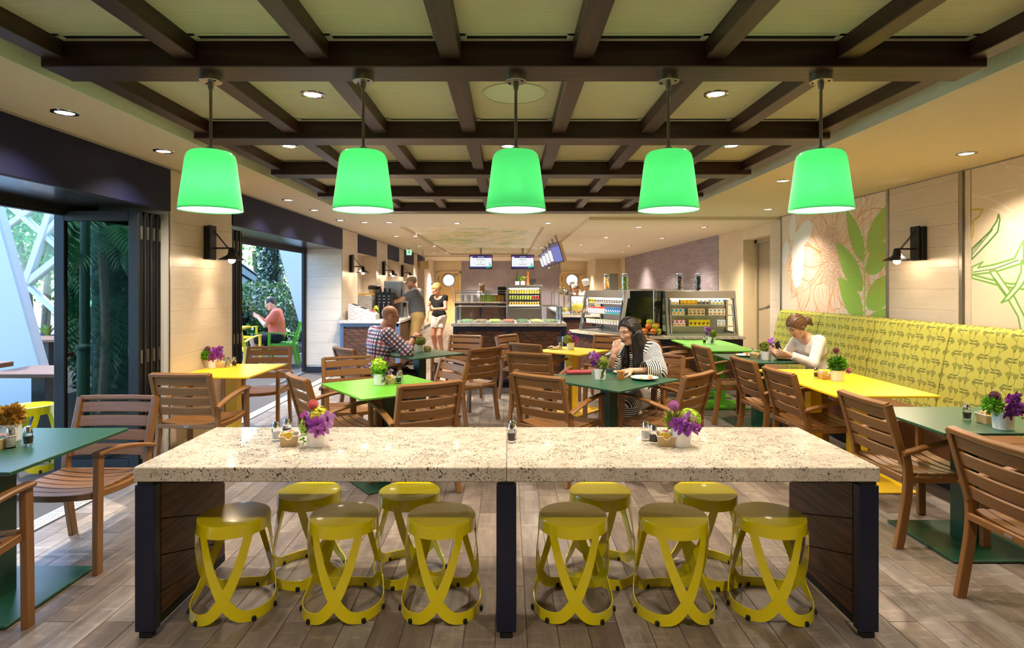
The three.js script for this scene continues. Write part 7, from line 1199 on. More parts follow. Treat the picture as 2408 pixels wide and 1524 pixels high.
  const place = (kind, where, cs_, x, y, z, w, h, dpt, turn, i) => {
    const [lab, map] = kinds[kind], G = lab + ' ' + where, L = ORD[i] + ' ' + lab + ' ' + where, p = cs_.put(x, y, z); let m = protoC[kind + where];
    if (!m) { const mt = protoC[kind] ??= std({ map, roughness: 0.45 }), g = gC.clone(); g.scale(w, h, dpt); g.translate(0, h / 2, -dpt / 2); m = mesh('carton', g, mt); m.name = numbered('cereal_carton'); tag(m, L, 'carton', G + 's'); protoC[kind + where] = m; } else m = copyOf(m, L);
    m.position.set(...p); m.rotation.y = turn;
  };
  const shelfZ = (c, y) => -c.s * y / c.h - 0.06;
  const row = (c, y, turn, where, list, w, h) => { for (const [kind, n, x] of list) for (let i = 0; i < n; i++) place(kind, where, c, x + i * (w + 0.003) + w / 2, y, shelfZ(c, y), w, h, 0.05, turn, i); };
  row(c2, 0.475, 0, 'from the left, top shelf of the cereal case', [['blue', 2, 0.1], ['yellow', 4, 0.255], ['grey', 3, 0.515], ['sky', 3, 0.735]], 0.06, 0.098); row(c2, 0.31, 0, 'from the left, middle shelf of the cereal case', [['cyan', 3, 0.11], ['tan', 4, 0.36], ['white', 4, 0.68]], 0.062, 0.104); row(c2, 0.14, 0, 'from the left, bottom shelf of the cereal case', [['pink', 3, 0.11], ['heart', 5, 0.36], ['pale', 2, 0.8]], 0.062, 0.098);
  row(c1, 0.475, -ang, 'from the left, top shelf of the drinks case', [['heart', 2, 0.09], ['brown', 12, 0.24]], 0.06, 0.09); row(c1, 0.31, -ang, 'from the left, middle shelf of the drinks case', [['red', 8, 0.1], ['navy', 7, 0.58]], 0.056, 0.105);
  { let f; const g = lathe([[0, 0], [0.026, 0], [0.032, 0.06], [0, 0.062]], 14); for (let i = 0; i < 13; i++) { const p = c1.put(0.1 + i * 0.07, 0.14, shelfZ(c1, 0.14) - 0.03), L = ORD[i] + ' white cup from the left on the bottom shelf of the drinks case'; if (f) copyOf(f, L, p); else { f = thing('yogurt_cup', L, 'cup', p, 0, 'white cups in the drinks case'); mesh('cup_body', g, M.white, f); mesh('lid', lathe([[0.034, 0.06], [0.034, 0.066], [0, 0.067]], 14), std({ color: 0xcdd8a0 }), f); } } }
  // glossy black screens between the cases
  const bp = phys({ color: 0x06100e, roughness: 0.05, clearcoat: 1, clearcoatRoughness: 0.03 }); const pn1 = thing('glossy_panel', 'glossy black glass panel reflecting the room, between the drinks case and the fruit', 'panel', [1.84, 0.79, -9.32]); mesh('glass_face', slab(0, 0.46, 0.03, 0.69, 0, 0.02, 0.003), bp, pn1); mesh('edge_frame', [slab(-0.02, 0, 0, 0.69, -0.02, 0.025), slab(0.46, 0.475, 0, 0.69, -0.02, 0.025)], M.steel, pn1);
  const bm = thing('drinks_machine', 'tall dark machine with a steel post left of the cereal case', 'machine', [2.325, 0.79, -9.42]); mesh('housing', slab(0.045, 0.13, 0, 0.69, -0.3, 0.1, 0.006), bp, bm); mesh('grey_front', slab(0, 0.045, 0, 0.54, -0.1, 0.02, 0.004), M.brushed, bm); mesh('controls', [slab(0.008, 0.035, 0.44, 0.5, 0.02, 0.03), cyl(0.008, 0.008, 0.03, 0.02, 0.36, 0.03, 8)], M.black, bm);
  // fruit in a wire bowl
  const wb2 = thing('wire_bowl', 'dark wire bowl holding apples and oranges beside the cereal case', 'bowl', [2.22, 0.79, -9.16]); mesh('wires', [0.06, 0.12, 0.17].map((r, i) => { const g = new THREE.TorusGeometry(r, 0.004, 6, 30); g.rotateX(Math.PI / 2); g.translate(0, 0.01 + i * 0.03, 0); return g; }).concat(Array.from({ length: 12 }, (_, i) => { const a = i * Math.PI / 6; return tube([[Math.cos(a) * 0.05, 0.008, Math.sin(a) * 0.05], [Math.cos(a) * 0.12, 0.04, Math.sin(a) * 0.12], [Math.cos(a) * 0.17, 0.07, Math.sin(a) * 0.17]], 0.003, 5); })), M.black, wb2);
  const ap = phys({ color: 0xb2b528, roughness: 0.3, clearcoat: 0.4 }), orr = phys({ color: 0xc96a16, roughness: 0.45 }); const fruitAt = [[-0.09, 0.06, 0.05, 1], [0.02, 0.065, 0.1, 1], [0.11, 0.06, 0.04, 0], [-0.1, 0.065, -0.05, 1], [0.07, 0.06, -0.08, 1], [-0.04, 0.14, 0.05, 1], [0.05, 0.135, 0.06, 0], [0.0, 0.14, -0.04, 0], [0.1, 0.14, -0.02, 1], [-0.02, 0.2, 0.02, 0]];
  fruitAt.forEach(([x, y, z, o], i) => { const t = thing(o ? 'orange' : 'apple', (o ? 'orange' : 'green apple') + [' at the left of the wire bowl', ' at the front of the wire bowl', ' at the right of the wire bowl', ' at the back left of the wire bowl', ' at the back right of the wire bowl', ' resting on the left oranges of the wire bowl', ' lying on top at the front of the wire bowl', ' in the middle of the heap in the wire bowl', ' high on the right of the wire bowl heap', ' crowning the heap in the wire bowl'][i], 'fruit', [2.22 + x, 0.79 + y, -9.16 + z]); mesh('fruit_body', o ? ball(0.052, 0, 0, 0, 1, 0.95, 1, 18) : lathe([[0, -0.036], [0.018, -0.046], [0.038, -0.036], [0.054, 0.005], [0.046, 0.036], [0.02, 0.046], [0.004, 0.036], [0, 0.034]], 20), o ? orr : ap, t); mesh('stalk', cyl(0.003, 0.002, 0.016, 0, o ? 0.046 : 0.034, 0, 6), M.beam, t); });
  // tall jars on the cases
  const jarG = lathe([[0, 0.004], [0.05, 0.004], [0.053, 0.02], [0.053, 0.235], [0.045, 0.25], [0.045, 0.262], [0.049, 0.262], [0.057, 0.24], [0.057, 0.01], [0.052, 0], [0, 0]], 28);
  const jar = (label, p, c1_, c2_) => { const t = thing('glass_jar', label, 'jar', p); mesh('glass_wall', jarG, M.clear, t); mesh('lid', lathe([[0.05, 0.262], [0.05, 0.275], [0, 0.28]], 24), M.steel, t); seed(Math.round(p[0] * 100)); for (const [c, k] of [[c1_, 0], [c2_, 1]]) stuff(mesh('pickles', Array.from({ length: 60 }, () => { const a = rr(0, 6.28), r = 0.037 * Math.sqrt(rnd()); return ball(0.015, Math.cos(a) * r, rr(0.02, 0.22), Math.sin(a) * r, rr(0.7, 1.2), rr(0.8, 1.6), rr(0.7, 1.2), 6); }), std({ color: c, roughness: 0.5 }), t)); };
  jar('jar of orange preserved fruit on the drinks case', c1.put(0.38, 0.69, -0.3), 0xc8791e, 0xe09a3a); jar('jar of green pickles on the drinks case', c1.put(0.86, 0.69, -0.3), 0x7a8a1e, 0xa0a832); jar('left jar of dark preserves on the cereal case', [2.72, 1.48, -9.34], 0x3a2414, 0xa0602a); jar('right jar of dark preserves on the cereal case', [3.02, 1.48, -9.34], 0x3a2414, 0x4a3420);
  const sb = thing('steel_cabinet', 'grey steel cabinet behind the jars of fruit', 'cabinet', [1.98, 0, -11.2]); mesh('cabinet_body', slab(-0.1, 0.12, 0, 1.79, -0.3, 0), std({ color: 0x6e6a62, roughness: 0.4, metalness: 0.6 }), sb); mesh('door', slab(-0.085, 0.105, 0.9, 1.77, 0, 0.012, 0.002), std({ color: 0x78736a, roughness: 0.4, metalness: 0.6 }), sb);
  const tv = thing('work_table', 'long steel work table behind the display cases', 'table', [2.1, 0, -10.6]); mesh('top', slab(0, 1.2, 0.88, 0.92, -0.5, 0), M.steel, tv); mesh('splash_back', slab(0, 1.2, 0.92, 1.5, -0.5, -0.46), M.brushed, tv); for (const x of [0.05, 1.15]) for (const z of [-0.05, -0.45]) mesh('leg', slab(x - 0.02, x + 0.02, 0, 0.88, z - 0.02, z + 0.02), M.steel, tv);
  // hanging menu screens
  const menu = (lines) => canvasTex(512, 304, (x, w, h) => { x.fillStyle = '#f2f6fa'; x.fillRect(0, 0, w, h); const g = x.createLinearGradient(0, 0, w, 0); g.addColorStop(0, '#7a2f86'); g.addColorStop(0.35, '#2c2f6e'); g.addColorStop(0.7, '#34306f'); g.addColorStop(1, '#83408a'); x.fillStyle = g; x.fillRect(0, 0, w, 58); x.fillStyle = '#3a3474'; x.fillRect(0, h - 42, w, 42); x.fillStyle = '#ffffff'; x.font = 'bold 30px sans-serif'; x.textAlign = 'center'; x.fillText('Park Cafe', w / 2, 42); x.fillStyle = '#6e7478'; x.font = '46px sans-serif'; lines.forEach((l, i) => x.fillText(l, w / 2, 118 + i * 56)); x.fillStyle = '#2fc39a'; for (const [a, b, r] of [[440, 270, 26], [470, 220, 22], [400, 288, 18], [478, 262, 22], [462, 186, 14]]) { x.beginPath(); x.ellipse(a, b, r, r * 0.8, 0.6, 0, 7); x.fill(); } x.fillStyle = '#d8ecd0'; x.beginPath(); x.ellipse(34, 50, 30, 22, 0, 0, 7); x.fill(); });
  const blueS = canvasTex(256, 152, (x, w, h) => { x.fillStyle = '#4a66c8'; x.fillRect(0, 0, w, h); x.fillStyle = '#2c2f6e'; x.fillRect(0, 0, w, 26); x.strokeStyle = '#2a3a8a'; x.lineWidth = 3; x.strokeRect(112, 66, 34, 30); });
  const monitor = (label, p, map, ry, rx, emit = 1) => { const t = thing('menu_screen', label, 'screen', p, ry); t.rotation.set(rx, ry, 0, 'YXZ'); mesh('housing', box(0.67, 0.42, 0.06, 0, 0, 0, 0.008), std({ color: 0xb9a06c, roughness: 0.5 }), t); mesh('bezel', [slab(-0.335, 0.335, 0.185, 0.21, 0.03, 0.042), slab(-0.335, 0.335, -0.21, -0.185, 0.03, 0.042), slab(-0.335, -0.315, -0.185, 0.185, 0.03, 0.042), slab(0.315, 0.335, -0.185, 0.185, 0.03, 0.042)], std({ color: 0x2a2630, roughness: 0.4 }), t); const g = new THREE.BoxGeometry(0.63, 0.37, 0.006); g.translate(0, 0, 0.034); mesh('screen', g, std({ color: 0x111111, emissive: 0xffffff, emissiveMap: map, emissiveIntensity: emit, roughness: 0.3 }), t); mesh('ceiling_mount', slab(-0.03, 0.03, 0.2, 0.46, -0.06, -0.02, 0.004), M.brushed, t); const l = new THREE.RectAreaLight(0xdfe8ff, 0.8, 0.63, 0.37); l.position.set(0, 0, 0.05); l.rotation.y = Math.PI; t.add(l); };
  const oat = menu(['OATMEAL', '&', 'HOT MILK']), fruit = menu(['FRUITS', '&', 'YOGURT']);
  monitor('menu screen reading OATMEAL and HOT MILK', [-0.79, 2.25, -17.0], oat, 0, 0.05); monitor('menu screen reading FRUITS and YOGURT', [0.42, 2.25, -17.0], fruit, 0, 0.05);
  [[1.03, -12.1, 'nearest tilted menu screen in the row, showing plain blue', blueS], [1.03, -13.1, 'second tilted menu screen in the row over the hot counter', oat], [1.03, -14.2, 'third tilted menu screen in the row over the hot counter', fruit], [1.03, -15.5, 'fourth tilted menu screen in the row over the hot counter', fruit], [1.03, -16.7, 'farthest tilted menu screen in the row over the hot counter', oat]].forEach(([x, z, l, m]) => monitor(l, [x, 2.25, z], m, -1.38, 0.3, 0.9));
  // green exit sign and tilted ceiling speaker over the left aisle
  const ex = thing('exit_sign', 'small green lit running man exit sign hanging over the left aisle', 'sign', [-2.72, 2.5, -16.1]); mesh('lit_sign', slab(-0.07, 0.07, -0.1, 0.05, -0.012, 0.012, 0.002), std({ map: null, color: 0xd8f4e6, emissive: 0x9ff0cc, emissiveIntensity: 0.9, roughness: 0.4 }), ex); mesh('figure', [ball(0.012, 0.0, 0.018, 0.014, 1, 1, 0.3, 8), slab(-0.012, 0.012, -0.03, 0.006, 0.012, 0.015, 0.001), moved(slab(-0.006, 0.006, -0.06, -0.02, 0.012, 0.015, 0.001), 0.012, 0, 0, 0, 0, 0.4), moved(slab(-0.006, 0.006, -0.06, -0.02, 0.012, 0.015, 0.001), -0.008, 0.0, 0, 0, 0, -0.3)], std({ color: 0x0f8a5a, roughness: 0.5 }), ex); mesh('bracket', slab(-0.02, 0.02, 0.05, 0.1, -0.01, 0.01), M.brushed, ex);
  const cs2 = thing('tilted_screen', 'tan cased screen hung on a thin rod over the far left aisle', 'screen', [-2.5, 2.17, -17.3], 0.7); mesh('case', box(0.3, 0.24, 0.14, 0, 0, 0, 0.01), std({ color: 0xb9a06c, roughness: 0.5 }), cs2); mesh('hanger_rod', cyl(0.01, 0.01, 0.32, 0, 0.12, -0.02, 8), M.steel, cs2);
}
// ---------------------------------------------------------------- courtyard outside the folding doors
{
  const at = (px, py, d) => [(px - 1195) / 1380 * d, 1.56 - (py - 672) / 1380 * d, -d];
  struct('ground', slab(-40, -6.4, -0.3, -0.008, -45, 12, 0), std({ map: tex(512, 512, (u, v) => mix3([150, 146, 140], [190, 186, 178], fbm(u, v, 16, 16, 201)), 3, 3), roughness: 0.8 }));
  // white leaning supports
  const wp = std({ color: 0xcfcdc6, roughness: 0.6 });
  const lean = (label, a, b, w, dp) => { const t = thing('leaning_support', label, 'support', [0, 0, 0]); mesh('beam', sweep([V(...a), V(...b)], rect(w, dp, 0.02), V(1, 0, 0)), wp, t); mesh('foot_plate', slab(a[0] - w * 0.7, a[0] + w * 0.7, -0.01, 0.03, a[2] - dp * 0.7, a[2] + dp * 0.7), M.brushed, t); };
  lean('broad white leaning support beyond the near opening', [-6.0, 0, -7], [-7.29, 4.6, -7], 1.25, 0.15); lean('white leaning support behind the glass leaf of the second opening', [-4.1, 0, -13.6], [-5.43, 4.8, -13.6], 0.9, 0.5);
  // white lattice with glass
  const lat = thing('lattice_frame', 'white diamond lattice of struts with glass beyond the near opening', 'lattice', [0, 0, 0]); let zk = 0; const D = 10.4, S = (p, q, r = 0.055, zz = (zk = (zk + 1) % 4) * 0.012) => mesh('strut', sweep([V(...at(p[0], p[1], D + zz)), V(...at(q[0], q[1], D + zz))], rect(r * 2, r * 1.6, 0.008), V(0, 0, 1)), wp, lat);
  S([-20, 560], [80, 488]); S([20, 480], [105, 553]); S([105, 553], [175, 612]); S([125, 485], [62, 668], 0.07); S([62, 668], [180, 575], 0.07); S([62, 668], [-40, 580]); S([62, 668], [180, 775]); S([180, 612], [230, 650]); S([105, 553], [180, 470]);
  { const g = new THREE.Shape([[-60, 470], [240, 470], [240, 760], [62, 668], [-60, 580]].map(([x, y]) => { const p = at(x, y, D); return new THREE.Vector2(p[0], p[1]); })); const e = new THREE.ExtrudeGeometry(g, { depth: 0.01, bevelEnabled: false }); e.translate(0, 0, -D - 0.02); mesh('glass', e, phys({ color: 0xeaf6f2, transmission: 1, thickness: 0, roughness: 0.0, ior: 1.3 }), lat); }
  // foliage
  const leafG = (l, w) => { const g = new THREE.BufferGeometry(); g.setAttribute('position', new THREE.BufferAttribute(new Float32Array([0, 0, 0, w, l * 0.5, w * 0.35, 0, l, 0, 0, 0, 0, 0, l, 0, -w, l * 0.5, w * 0.35]), 3)); g.computeVertexNormals(); return g; };
  const L1 = leafG(0.12, 0.035), L2 = leafG(0.085, 0.034), L3 = leafG(0.5, 0.035), leafM = phys({ color: 0xffffff, roughness: 0.55, side: THREE.DoubleSide, transmission: 0.35, thickness: 0 });
  function cloud(parent, name, geo, n, place, cols) {
    const m = new THREE.InstancedMesh(geo, leafM, n), o = new THREE.Object3D(), c = new THREE.Color(); m.name = name; m.castShadow = m.receiveShadow = true;
    for (let i = 0; i < n; i++) { place(o, i); o.updateMatrix(); m.setMatrixAt(i, o.matrix); c.set(cols[Math.floor(rnd() * cols.length)]).offsetHSL(rr(-0.02, 0.02), 0, rr(-0.05, 0.05)); m.setColorAt(i, c); }
    parent.add(m); return stuff(m);
  }
  const inBall = (bl) => (o) => { const b = bl[Math.floor(rnd() * bl.length)], y = rr(-1, 1), a = rr(0, 6.283), r = Math.cbrt(rr(0.25, 1)), s = Math.sqrt(1 - y * y); o.position.set(b[0] + Math.cos(a) * s * r * b[3], b[1] + y * r * b[4], b[2] + Math.sin(a) * s * r * b[3]); o.rotation.set(rr(0, 6.3), rr(0, 6.3), rr(0, 6.3)); o.scale.setScalar(rr(0.7, 1.5)); };
  const bright = ['#9db85a', '#7ea348', '#b7c97a', '#6a9440', '#c8d48c'], mid = ['#4f7a3a', '#6a9440', '#3f6a34', '#86a455'], dark = ['#2c5230', '#3a6238', '#24452a', '#4a7044'], silver = ['#8ba59a', '#a8bcae', '#6d8a7c', '#c2cdc0'];
  const bark = std({ map: tex(256, 512, (u, v) => mix3([120, 104, 82], [168, 150, 124], fbm(u, v, 10, 24, 221)), 0.6, 1), roughness: 0.9 });
  const tree = (label, x, z, h, blobs, n, cols, trunks = [[0, 0]], r = 0.07, geo = L1) => { seed(Math.round(x * 31 + z * 17)); const t = thing('tree', label, 'tree', [x, 0, z]); trunks.forEach(([a, b]) => mesh('trunk', sweep(spline([[a, 0, b], [a * 1.2 + 0.05, h * 0.4, b], [a * 2 - 0.05, h * 0.8, b]], 8), round(r, 9), V(1, 0, 0)), bark, t)); cloud(t, 'foliage', geo, n, inBall(blobs), cols); return t; };
  tree('two stemmed pale tree behind the white lattice', -9.6, -11.9, 3.0, [[0, 3.1, -0.5, 1.6, 1.3], [-1.2, 3.6, 0, 1.4, 1.2], [1.3, 3.0, -0.6, 1.3, 1.1], [0.5, 2.2, -1, 1.1, 0.7]], 9000, bright, [[-0.12, 0], [0.2, 0.1]], 0.05);
  tree('bright leafy tree filling the view beyond the lattice', -12.2, -15.5, 3.6, [[0, 3, 0, 2.2, 2], [-2.4, 3.4, 0, 2, 1.8], [2.6, 2.6, 0.5, 2, 1.9], [1, 4.6, 0, 2.4, 1.6]], 16000, bright.concat(mid));
  tree('yellow green tree behind the ivy column', -8.4, -19.5, 3.4, [[0, 3, 0, 2, 2], [2.4, 3.2, 0, 1.9, 2], [-2.2, 3.6, 0, 1.9, 1.8], [1, 5, 0, 2.2, 1.4]], 16000, bright.concat(bright, mid));
  tree('dark tree at the right of the second opening', -5.6, -18.6, 3.2, [[0, 2.6, 0, 1.3, 1.7], [0.9, 3.4, 0, 1.3, 1.4], [-0.4, 4.2, 0, 1.2, 1.0]], 8000, mid.concat(dark));
  // ivy column and its twin
  const ivy = (label, x, z, r, h, n) => { seed(Math.round(x * 77)); const t = thing('ivy_column', label, 'ivy column', [x, 0, z]); mesh('column_core', cyl(r * 0.7, r * 0.6, h, 0, 0, 0, 16), std({ color: 0x3a3f34, roughness: 0.9 }), t); cloud(t, 'ivy', L2, n, (o) => { const a = rr(0, 6.283), q = r * rr(0.75, 1.15); o.position.set(Math.cos(a) * q, rr(0.1, h), Math.sin(a) * q); o.rotation.set(rr(1.8, 3.4), -a + Math.PI / 2, rr(-0.5, 0.5)); o.scale.setScalar(rr(0.8, 1.4)); }, dark.concat(silver)); };
  ivy('ivy covered column above the seated man outside', -6.15, -15.2, 0.3, 4.6, 3800); ivy('thin ivy covered column right of the first one', -5.9, -16.6, 0.14, 4.6, 1600);
  // white slatted canopy slope
  const wr = thing('white_canopy', 'sloping white slatted canopy beside the ivy column', 'canopy', [0, 0, 0]); { const P = [at(520, 590, 16.5), at(660, 690, 16.5), at(660, 775, 16.5), at(520, 720, 16.5)].map((p) => V(...p)); const e = P[1].clone().sub(P[0]), f = P[3].clone().sub(P[0]); for (let i = 0; i < 5; i++) mesh('panel', sweep([P[0].clone().addScaledVector(f, i / 5 + 0.08), P[1].clone().addScaledVector(P[2].clone().sub(P[1]), i / 5 + 0.08)], rect(0.3, 0.04, 0.006), f.clone().normalize()), wp, wr); for (let i = 0; i < 5; i++) mesh('dark_rib', sweep([P[0].clone().addScaledVector(f, i / 5 - 0.02), P[1].clone().addScaledVector(P[2].clone().sub(P[1]), i / 5 - 0.02)], rect(0.05, 0.06, 0.004), f.clone().normalize()), M.frame, wr); for (const q of [at(530, 760, 16.5), at(655, 780, 16.5)]) mesh('support_post', slab(q[0] - 0.05, q[0] + 0.05, 0, q[1], q[2] - 0.05, q[2] + 0.05), wp, wr); }
  // spiky and low planting
  const spiky = (label, x, z, y, r, n, cols, geo = L3) => { seed(Math.round(x * 91 + z)); const t = thing('spiky_plant', label, 'plant', [x, y, z]); if (y > 0.2) mesh('planter_pot', lathe([[0, -y], [r * 0.4, -y], [r * 0.5, -0.02], [r * 0.44, -0.02], [0, -0.05]], 18), M.frame, t); mesh('crown_base', ball(r * 0.2, 0, 0.03, 0, 1, 0.6, 1, 10), std({ color: 0x4a5a34, roughness: 0.9 }), t); cloud(t, 'leaves', geo, n, (o) => { const a = rr(0, 6.283), e = rr(0.15, 1.35); o.position.set(Math.cos(a) * 0.05, 0, Math.sin(a) * 0.05); o.rotation.set(0, 0, 0); o.rotation.order = 'YXZ'; o.rotation.y = a; o.rotation.x = e; const s = rr(0.7, 1.2) * r * 2; o.scale.set(s, s, s); }, cols); };
  spiky('spiky yucca beside the white canopy', -6.55, -14.3, 0.85, 0.55, 150, ['#a8b86a', '#6f8a4a', '#c8ca8a', '#4d6a3a']); spiky('grey spiky plant low at the left of the second opening', -6.9, -13.6, 0.7, 0.6, 140, ['#b4a89a', '#8a948a', '#d0c4b4', '#5f6a58']); spiky('dark spiky plant below the lattice', -9.1, -12.3, 0.75, 0.6, 160, ['#4a5a44', '#7a8a6a', '#5a4a44', '#9aa48a']);
  const shrub = (label, bl, n, cols, geo = L2) => { seed(n); const c = bl[0], t = thing('shrub', label, 'shrub', [c[0], 0, c[2]]); mesh('stem', tube([[0, 0, 0], [0.03, c[1] * 0.5, 0], [0, c[1], 0]], 0.03, 6), bark, t); cloud(t, 'foliage', geo, n, inBall(bl.map((b) => [b[0] - c[0], b[1], b[2] - c[2], b[3], b[4]])), cols); };
  shrub('grey green shrub mass behind the seated man', [[-6.1, 1.15, -14.6, 0.9, 0.55], [-5.4, 1.0, -14.4, 0.8, 0.5], [-7.1, 0.9, -14.8, 0.8, 0.5]], 5200, silver.concat(mid)); shrub('leafy hedge low behind the outdoor chairs', [[-6.4, 0.5, -15.2, 1.4, 0.5], [-8.2, 0.6, -15.4, 1.4, 0.6], [-9.8, 0.6, -15.2, 1.2, 0.6]], 5200, mid.concat(dark));
  const leafA = std({ color: 0x8fae3c, roughness: 0.5, side: THREE.DoubleSide }), leafB = std({ color: 0xb5c85a, roughness: 0.5, side: THREE.DoubleSide }), leafC = std({ color: 0x7a2a3a, roughness: 0.5, side: THREE.DoubleSide }), palmA = phys({ color: 0x4a9a62, roughness: 0.45, side: THREE.DoubleSide, transmission: 0.25, thickness: 0 }), palmB = phys({ color: 0x6db87a, roughness: 0.45, side: THREE.DoubleSide, transmission: 0.25, thickness: 0 });
  // planter with purple and lime plants seen through the near opening
  const pw = thing('stone_planter', 'grey block planter with a stone cap beyond the near opening', 'planter', [0, 0, 0]); seed(61); mesh('soil', slab(-11.0, -7.3, 0.0, 0.62, -11.4, -10.75, 0), std({ color: 0x3a2e26, roughness: 1 }), pw); for (let r = 0; r < 3; r++) for (let i = 0; i < 10; i++) mesh('block', slab(-11.1 + i * 0.39 + (r % 2) * 0.19, -11.1 + i * 0.39 + (r % 2) * 0.19 + 0.38, r * 0.17, r * 0.17 + 0.165, -10.75, -10.6, 0.008), std({ color: [0x8f8d8a, 0x9c9a96, 0x82807e][Math.floor(rnd() * 3)], roughness: 0.9 }), pw); mesh('cap_stone', slab(-11.2, -7.2, 0.52, 0.57, -10.8, -10.55), std({ color: 0xb5b0a6, roughness: 0.8 }), pw);
  for (const [i, x] of [-10.3, -9.7, -9.15, -8.6, -8.1].entries()) { seed(70 + i); const t = thing('bromeliad', ['lime and red bromeliad, leftmost in the block planter', 'second bromeliad in the block planter', 'middle bromeliad in the block planter', 'fourth bromeliad in the block planter', 'rightmost bromeliad in the block planter'][i], 'plant', [x, 0.6, -10.95]); for (let k = 0; k < 16; k++) { const a = k * 2.4, e = 0.35 + (k % 4) * 0.25; const s = sweep(spline([[0, 0, 0], [Math.cos(a) * 0.12 * e, 0.14, Math.sin(a) * 0.12 * e], [Math.cos(a) * 0.3 * e, 0.26 - e * 0.06, Math.sin(a) * 0.3 * e]], 6), Array.from({ length: 7 }, (_, q) => { const w = 0.03 * Math.sin(Math.PI * (0.25 + q / 6 * 0.72)); return [[-w, 0], [0, -0.004], [w, 0], [0, 0.004]]; }), V(-Math.sin(a), 0, Math.cos(a))); mesh('leaf', s, [leafA, leafB, leafC][k % 5 === 0 ? 2 : k % 2], t); } }
  spiky('liriope grass tuft in front of the block planter, left one', -9.6, -10.45, 0.02, 0.3, 90, ['#7d9a78', '#a0b49a', '#5f7d5a']); spiky('liriope grass tuft in front of the block planter, right one', -8.4, -10.45, 0.02, 0.3, 90, ['#7d9a78', '#a0b49a', '#5f7d5a']);
  const bp = thing('blue_pot', 'blue glazed pot beside the white leaning support', 'pot', [-9.15, 0.58, -10.7]); mesh('pot_body', lathe([[0, 0], [0.1, 0], [0.14, 0.24], [0.15, 0.25], [0.13, 0.25], [0, 0.2]], 20), phys({ color: 0x3a5f9c, roughness: 0.25 }), bp); mesh('soil', cyl(0.125, 0.125, 0.01, 0, 0.2, 0), M.beam, bp);
  // palms in the dark behind the folded glass leaf
  const palm = (label, x, z, h, n, len = 0.58) => { const o = { len }; seed(Math.round(x * 13 - z * 7)); const t = thing('palm', label, 'palm', [x, 0, z]); mesh('trunk', sweep(spline([[0, 0, 0], [0.05, h * 0.5, 0], [0, h, 0]], 8), round(0.05, 9), V(1, 0, 0)), bark, t); for (let f = 0; f < n; f++) { const a = f * 2.4, len = o.len * rr(0.85, 1.15), up = rr(0.05, 0.5) * o.len / 0.8, pts = spline([[0, h, 0], [Math.cos(a) * len * 0.45, h + up * 0.8, Math.sin(a) * len * 0.45], [Math.cos(a) * len, h - rr(0.1, 0.6), Math.sin(a) * len]], 26), pos = []; const sd = V(-Math.sin(a), 0, Math.cos(a)); for (let i = 3; i < pts.length; i++) for (const q of [-1, 1]) { const b = pts[i], L = 0.27 * Math.sin(Math.PI * (i / pts.length * 0.85 + 0.12)), e = b.clone().addScaledVector(sd, q * L).add(V(Math.cos(a) * 0.12, -0.16, Math.sin(a) * 0.12)), m = b.clone().lerp(e, 0.5).add(V(0, 0.03, 0)), w = V(Math.cos(a), 0, Math.sin(a)).multiplyScalar(0.017); pos.push(...b.toArray(), ...m.clone().add(w).toArray(), ...e.toArray(), ...b.toArray(), ...e.toArray(), ...m.clone().sub(w).toArray()); } const g = new THREE.BufferGeometry(); g.setAttribute('position', new THREE.BufferAttribute(new Float32Array(pos), 3)); g.computeVertexNormals(); mesh('frond', g, [palmA, palmB][f % 2], t); } };
  palm('palm beside the near opening, mirrored in the folded glass leaf', -5.0, -2.5, 2.1, 26, 0.95); palm('second palm mirrored in the folded glass leaf', -5.9, -1.3, 2.5, 26, 1.1); palm('third palm mirrored in the folded glass leaf', -6.7, -0.1, 1.7, 26, 1.1); palm('low palm mirrored in the folded glass leaf', -5.5, -1.9, 1.1, 24, 0.9); palm('low palm at the back, mirrored in the folded glass leaf', -6.4, -0.9, 1.0, 24, 0.9);
  const gp = thing('green_post', 'dark green iron post mirrored in the folded glass leaf', 'post', [-4.62, 0, -3.3]); mesh('shaft', lathe([[0.075, 0], [0.08, 0.02], [0.08, 0.86], [0.095, 0.87], [0.095, 0.9], [0.055, 0.93], [0.05, 3.6], [0, 3.6]], 20), std({ color: 0x2f5a44, roughness: 0.4 }), gp);
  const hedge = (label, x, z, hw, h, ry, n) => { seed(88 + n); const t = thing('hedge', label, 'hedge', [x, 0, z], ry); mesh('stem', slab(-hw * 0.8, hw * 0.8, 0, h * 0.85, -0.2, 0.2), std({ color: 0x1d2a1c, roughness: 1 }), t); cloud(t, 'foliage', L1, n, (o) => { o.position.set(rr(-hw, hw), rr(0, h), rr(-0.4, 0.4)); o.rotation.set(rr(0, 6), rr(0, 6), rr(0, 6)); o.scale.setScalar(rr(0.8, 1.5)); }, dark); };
  hedge('tall hedge mirrored in the folded glass leaf', -7.6, 1.2, 4.5, 4.2, 0.9, 14000);
  // outdoor high tables, stools and chairs
  const wood = std({ map: M.teak.map, color: 0xc8b098, roughness: 0.5 });
  const barT = (label, x0, x1, z0, z1, h, lx, lz) => { const t = thing('wooden_table', label, 'table', [0, 0, 0]); mesh('table_top', slab(x0, x1, h - 0.04, h, z1, z0, 0.005), wood, t); for (const x of lx) mesh('leg', slab(x - 0.07, x + 0.07, 0, h - 0.04, lz - 0.07, lz + 0.07, 0.004), M.frame, t); };
  barT('wooden table outside behind the folded glass leaf', -4.9, -3.95, -5.45, -6.05, 0.74, [-4.55], -5.75); barT('far wooden table by the block planter', -7.9, -6.6, -8.7, -9.4, 0.76, [-7.1], -9.05); barT('wooden table edge outside at the far left', -5.6, -4.0, -4.3, -4.75, 0.95, [-5.2], -4.55);
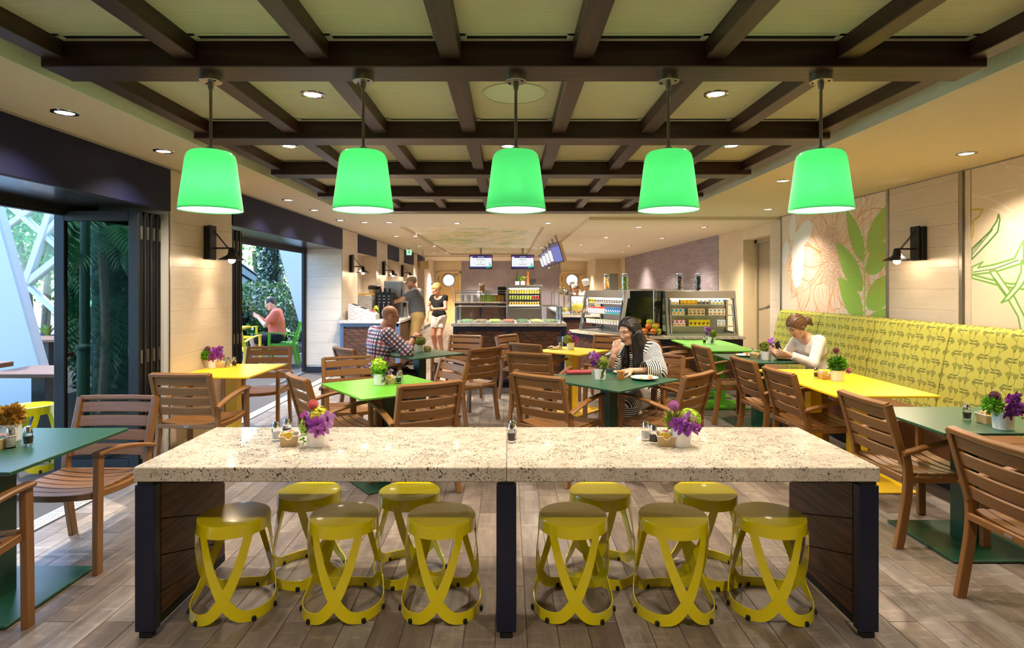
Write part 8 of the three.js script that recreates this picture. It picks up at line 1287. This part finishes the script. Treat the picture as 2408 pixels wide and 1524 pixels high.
  copyOf(ribbonStool, 'yellow ribbon stool outside, behind the near left green table', [-4.05, 0, -4.98], 0.3, 'yellow stools outside').scale.set(1, 1.22, 1); copyOf(ribbonStool, 'yellow ribbon stool outside at the left edge, in front of the white support', [-4.9, 0, -5.4], 0.9, 'yellow stools outside').scale.set(1, 1.22, 1); copyOf(ribbonStool, 'far yellow stool outside under the wooden table', [-6.85, 0, -8.35], 0.9, 'yellow stools outside').scale.set(1, 1.3, 1);
  const mint = phys({ color: 0x8fc6a4, roughness: 0.4 }), gr = phys({ color: 0x5fa62c, roughness: 0.4 });
  chairAt('yellow_armchair', M.yellow, -4.85, 10.6, 0.15, -1, 'yellow slatted armchair outside with its back to the door', 'yellow armchairs outside'); chairAt('yellow_armchair', M.yellow, -5.9, 12.9, 0.9, -0.4, 'farther yellow slatted armchair outside', 'yellow armchairs outside');
  chairAt('green_armchair', gr, -4.46, 11.62, -0.97, 0.25, 'lime green armchair of the man in the salmon shirt', 'green armchairs outside'); chairAt('green_armchair', gr, -6.0, 14.3, 0.1, 1, 'lime green armchair outside behind the seated man', 'green armchairs outside'); chairAt('mint_armchair', mint, -6.6, 15.2 - 0.4, 0.2, 1, 'pale mint armchair outside by the plants');
  const ot = pedestalTable('outdoor_table', 'small yellow outdoor table with a newspaper', M.yellow, M.yellow, -5.5, 11.5, 0.7, 0.7, 10, [[0, 0]], 'outdoor tables'); const np = thing('newspaper', 'folded newspaper on the outdoor table', 'newspaper', [-5.35, 0.75, -11.35], 0.3); mesh('pages', [box(0.36, 0.012, 0.28, 0, 0.006, 0, 0.004), moved(box(0.3, 0.008, 0.24, 0, 0, 0, 0.003), 0.03, 0.018, 0.01, 0.2)], std({ color: 0xe6e4de, roughness: 0.9 }), np);
  const os = thing('salt_shaker', 'outdoor condiment jars on the far wooden table', 'shaker', [-7.3, 0.76, -8.95]); mesh('jar', [lathe([[0, 0], [0.035, 0], [0.035, 0.09], [0, 0.09]], 14), moved(lathe([[0, 0], [0.03, 0], [0.03, 0.1], [0, 0.1]], 14), 0.08, 0, 0.02)], M.clear, os); mesh('lid', [cyl(0.03, 0.02, 0.03, 0, 0.09, 0, 12), cyl(0.026, 0.018, 0.03, 0.08, 0.1, 0.02, 12)], M.chrome, os);
}
renderer.render(scene, camera);
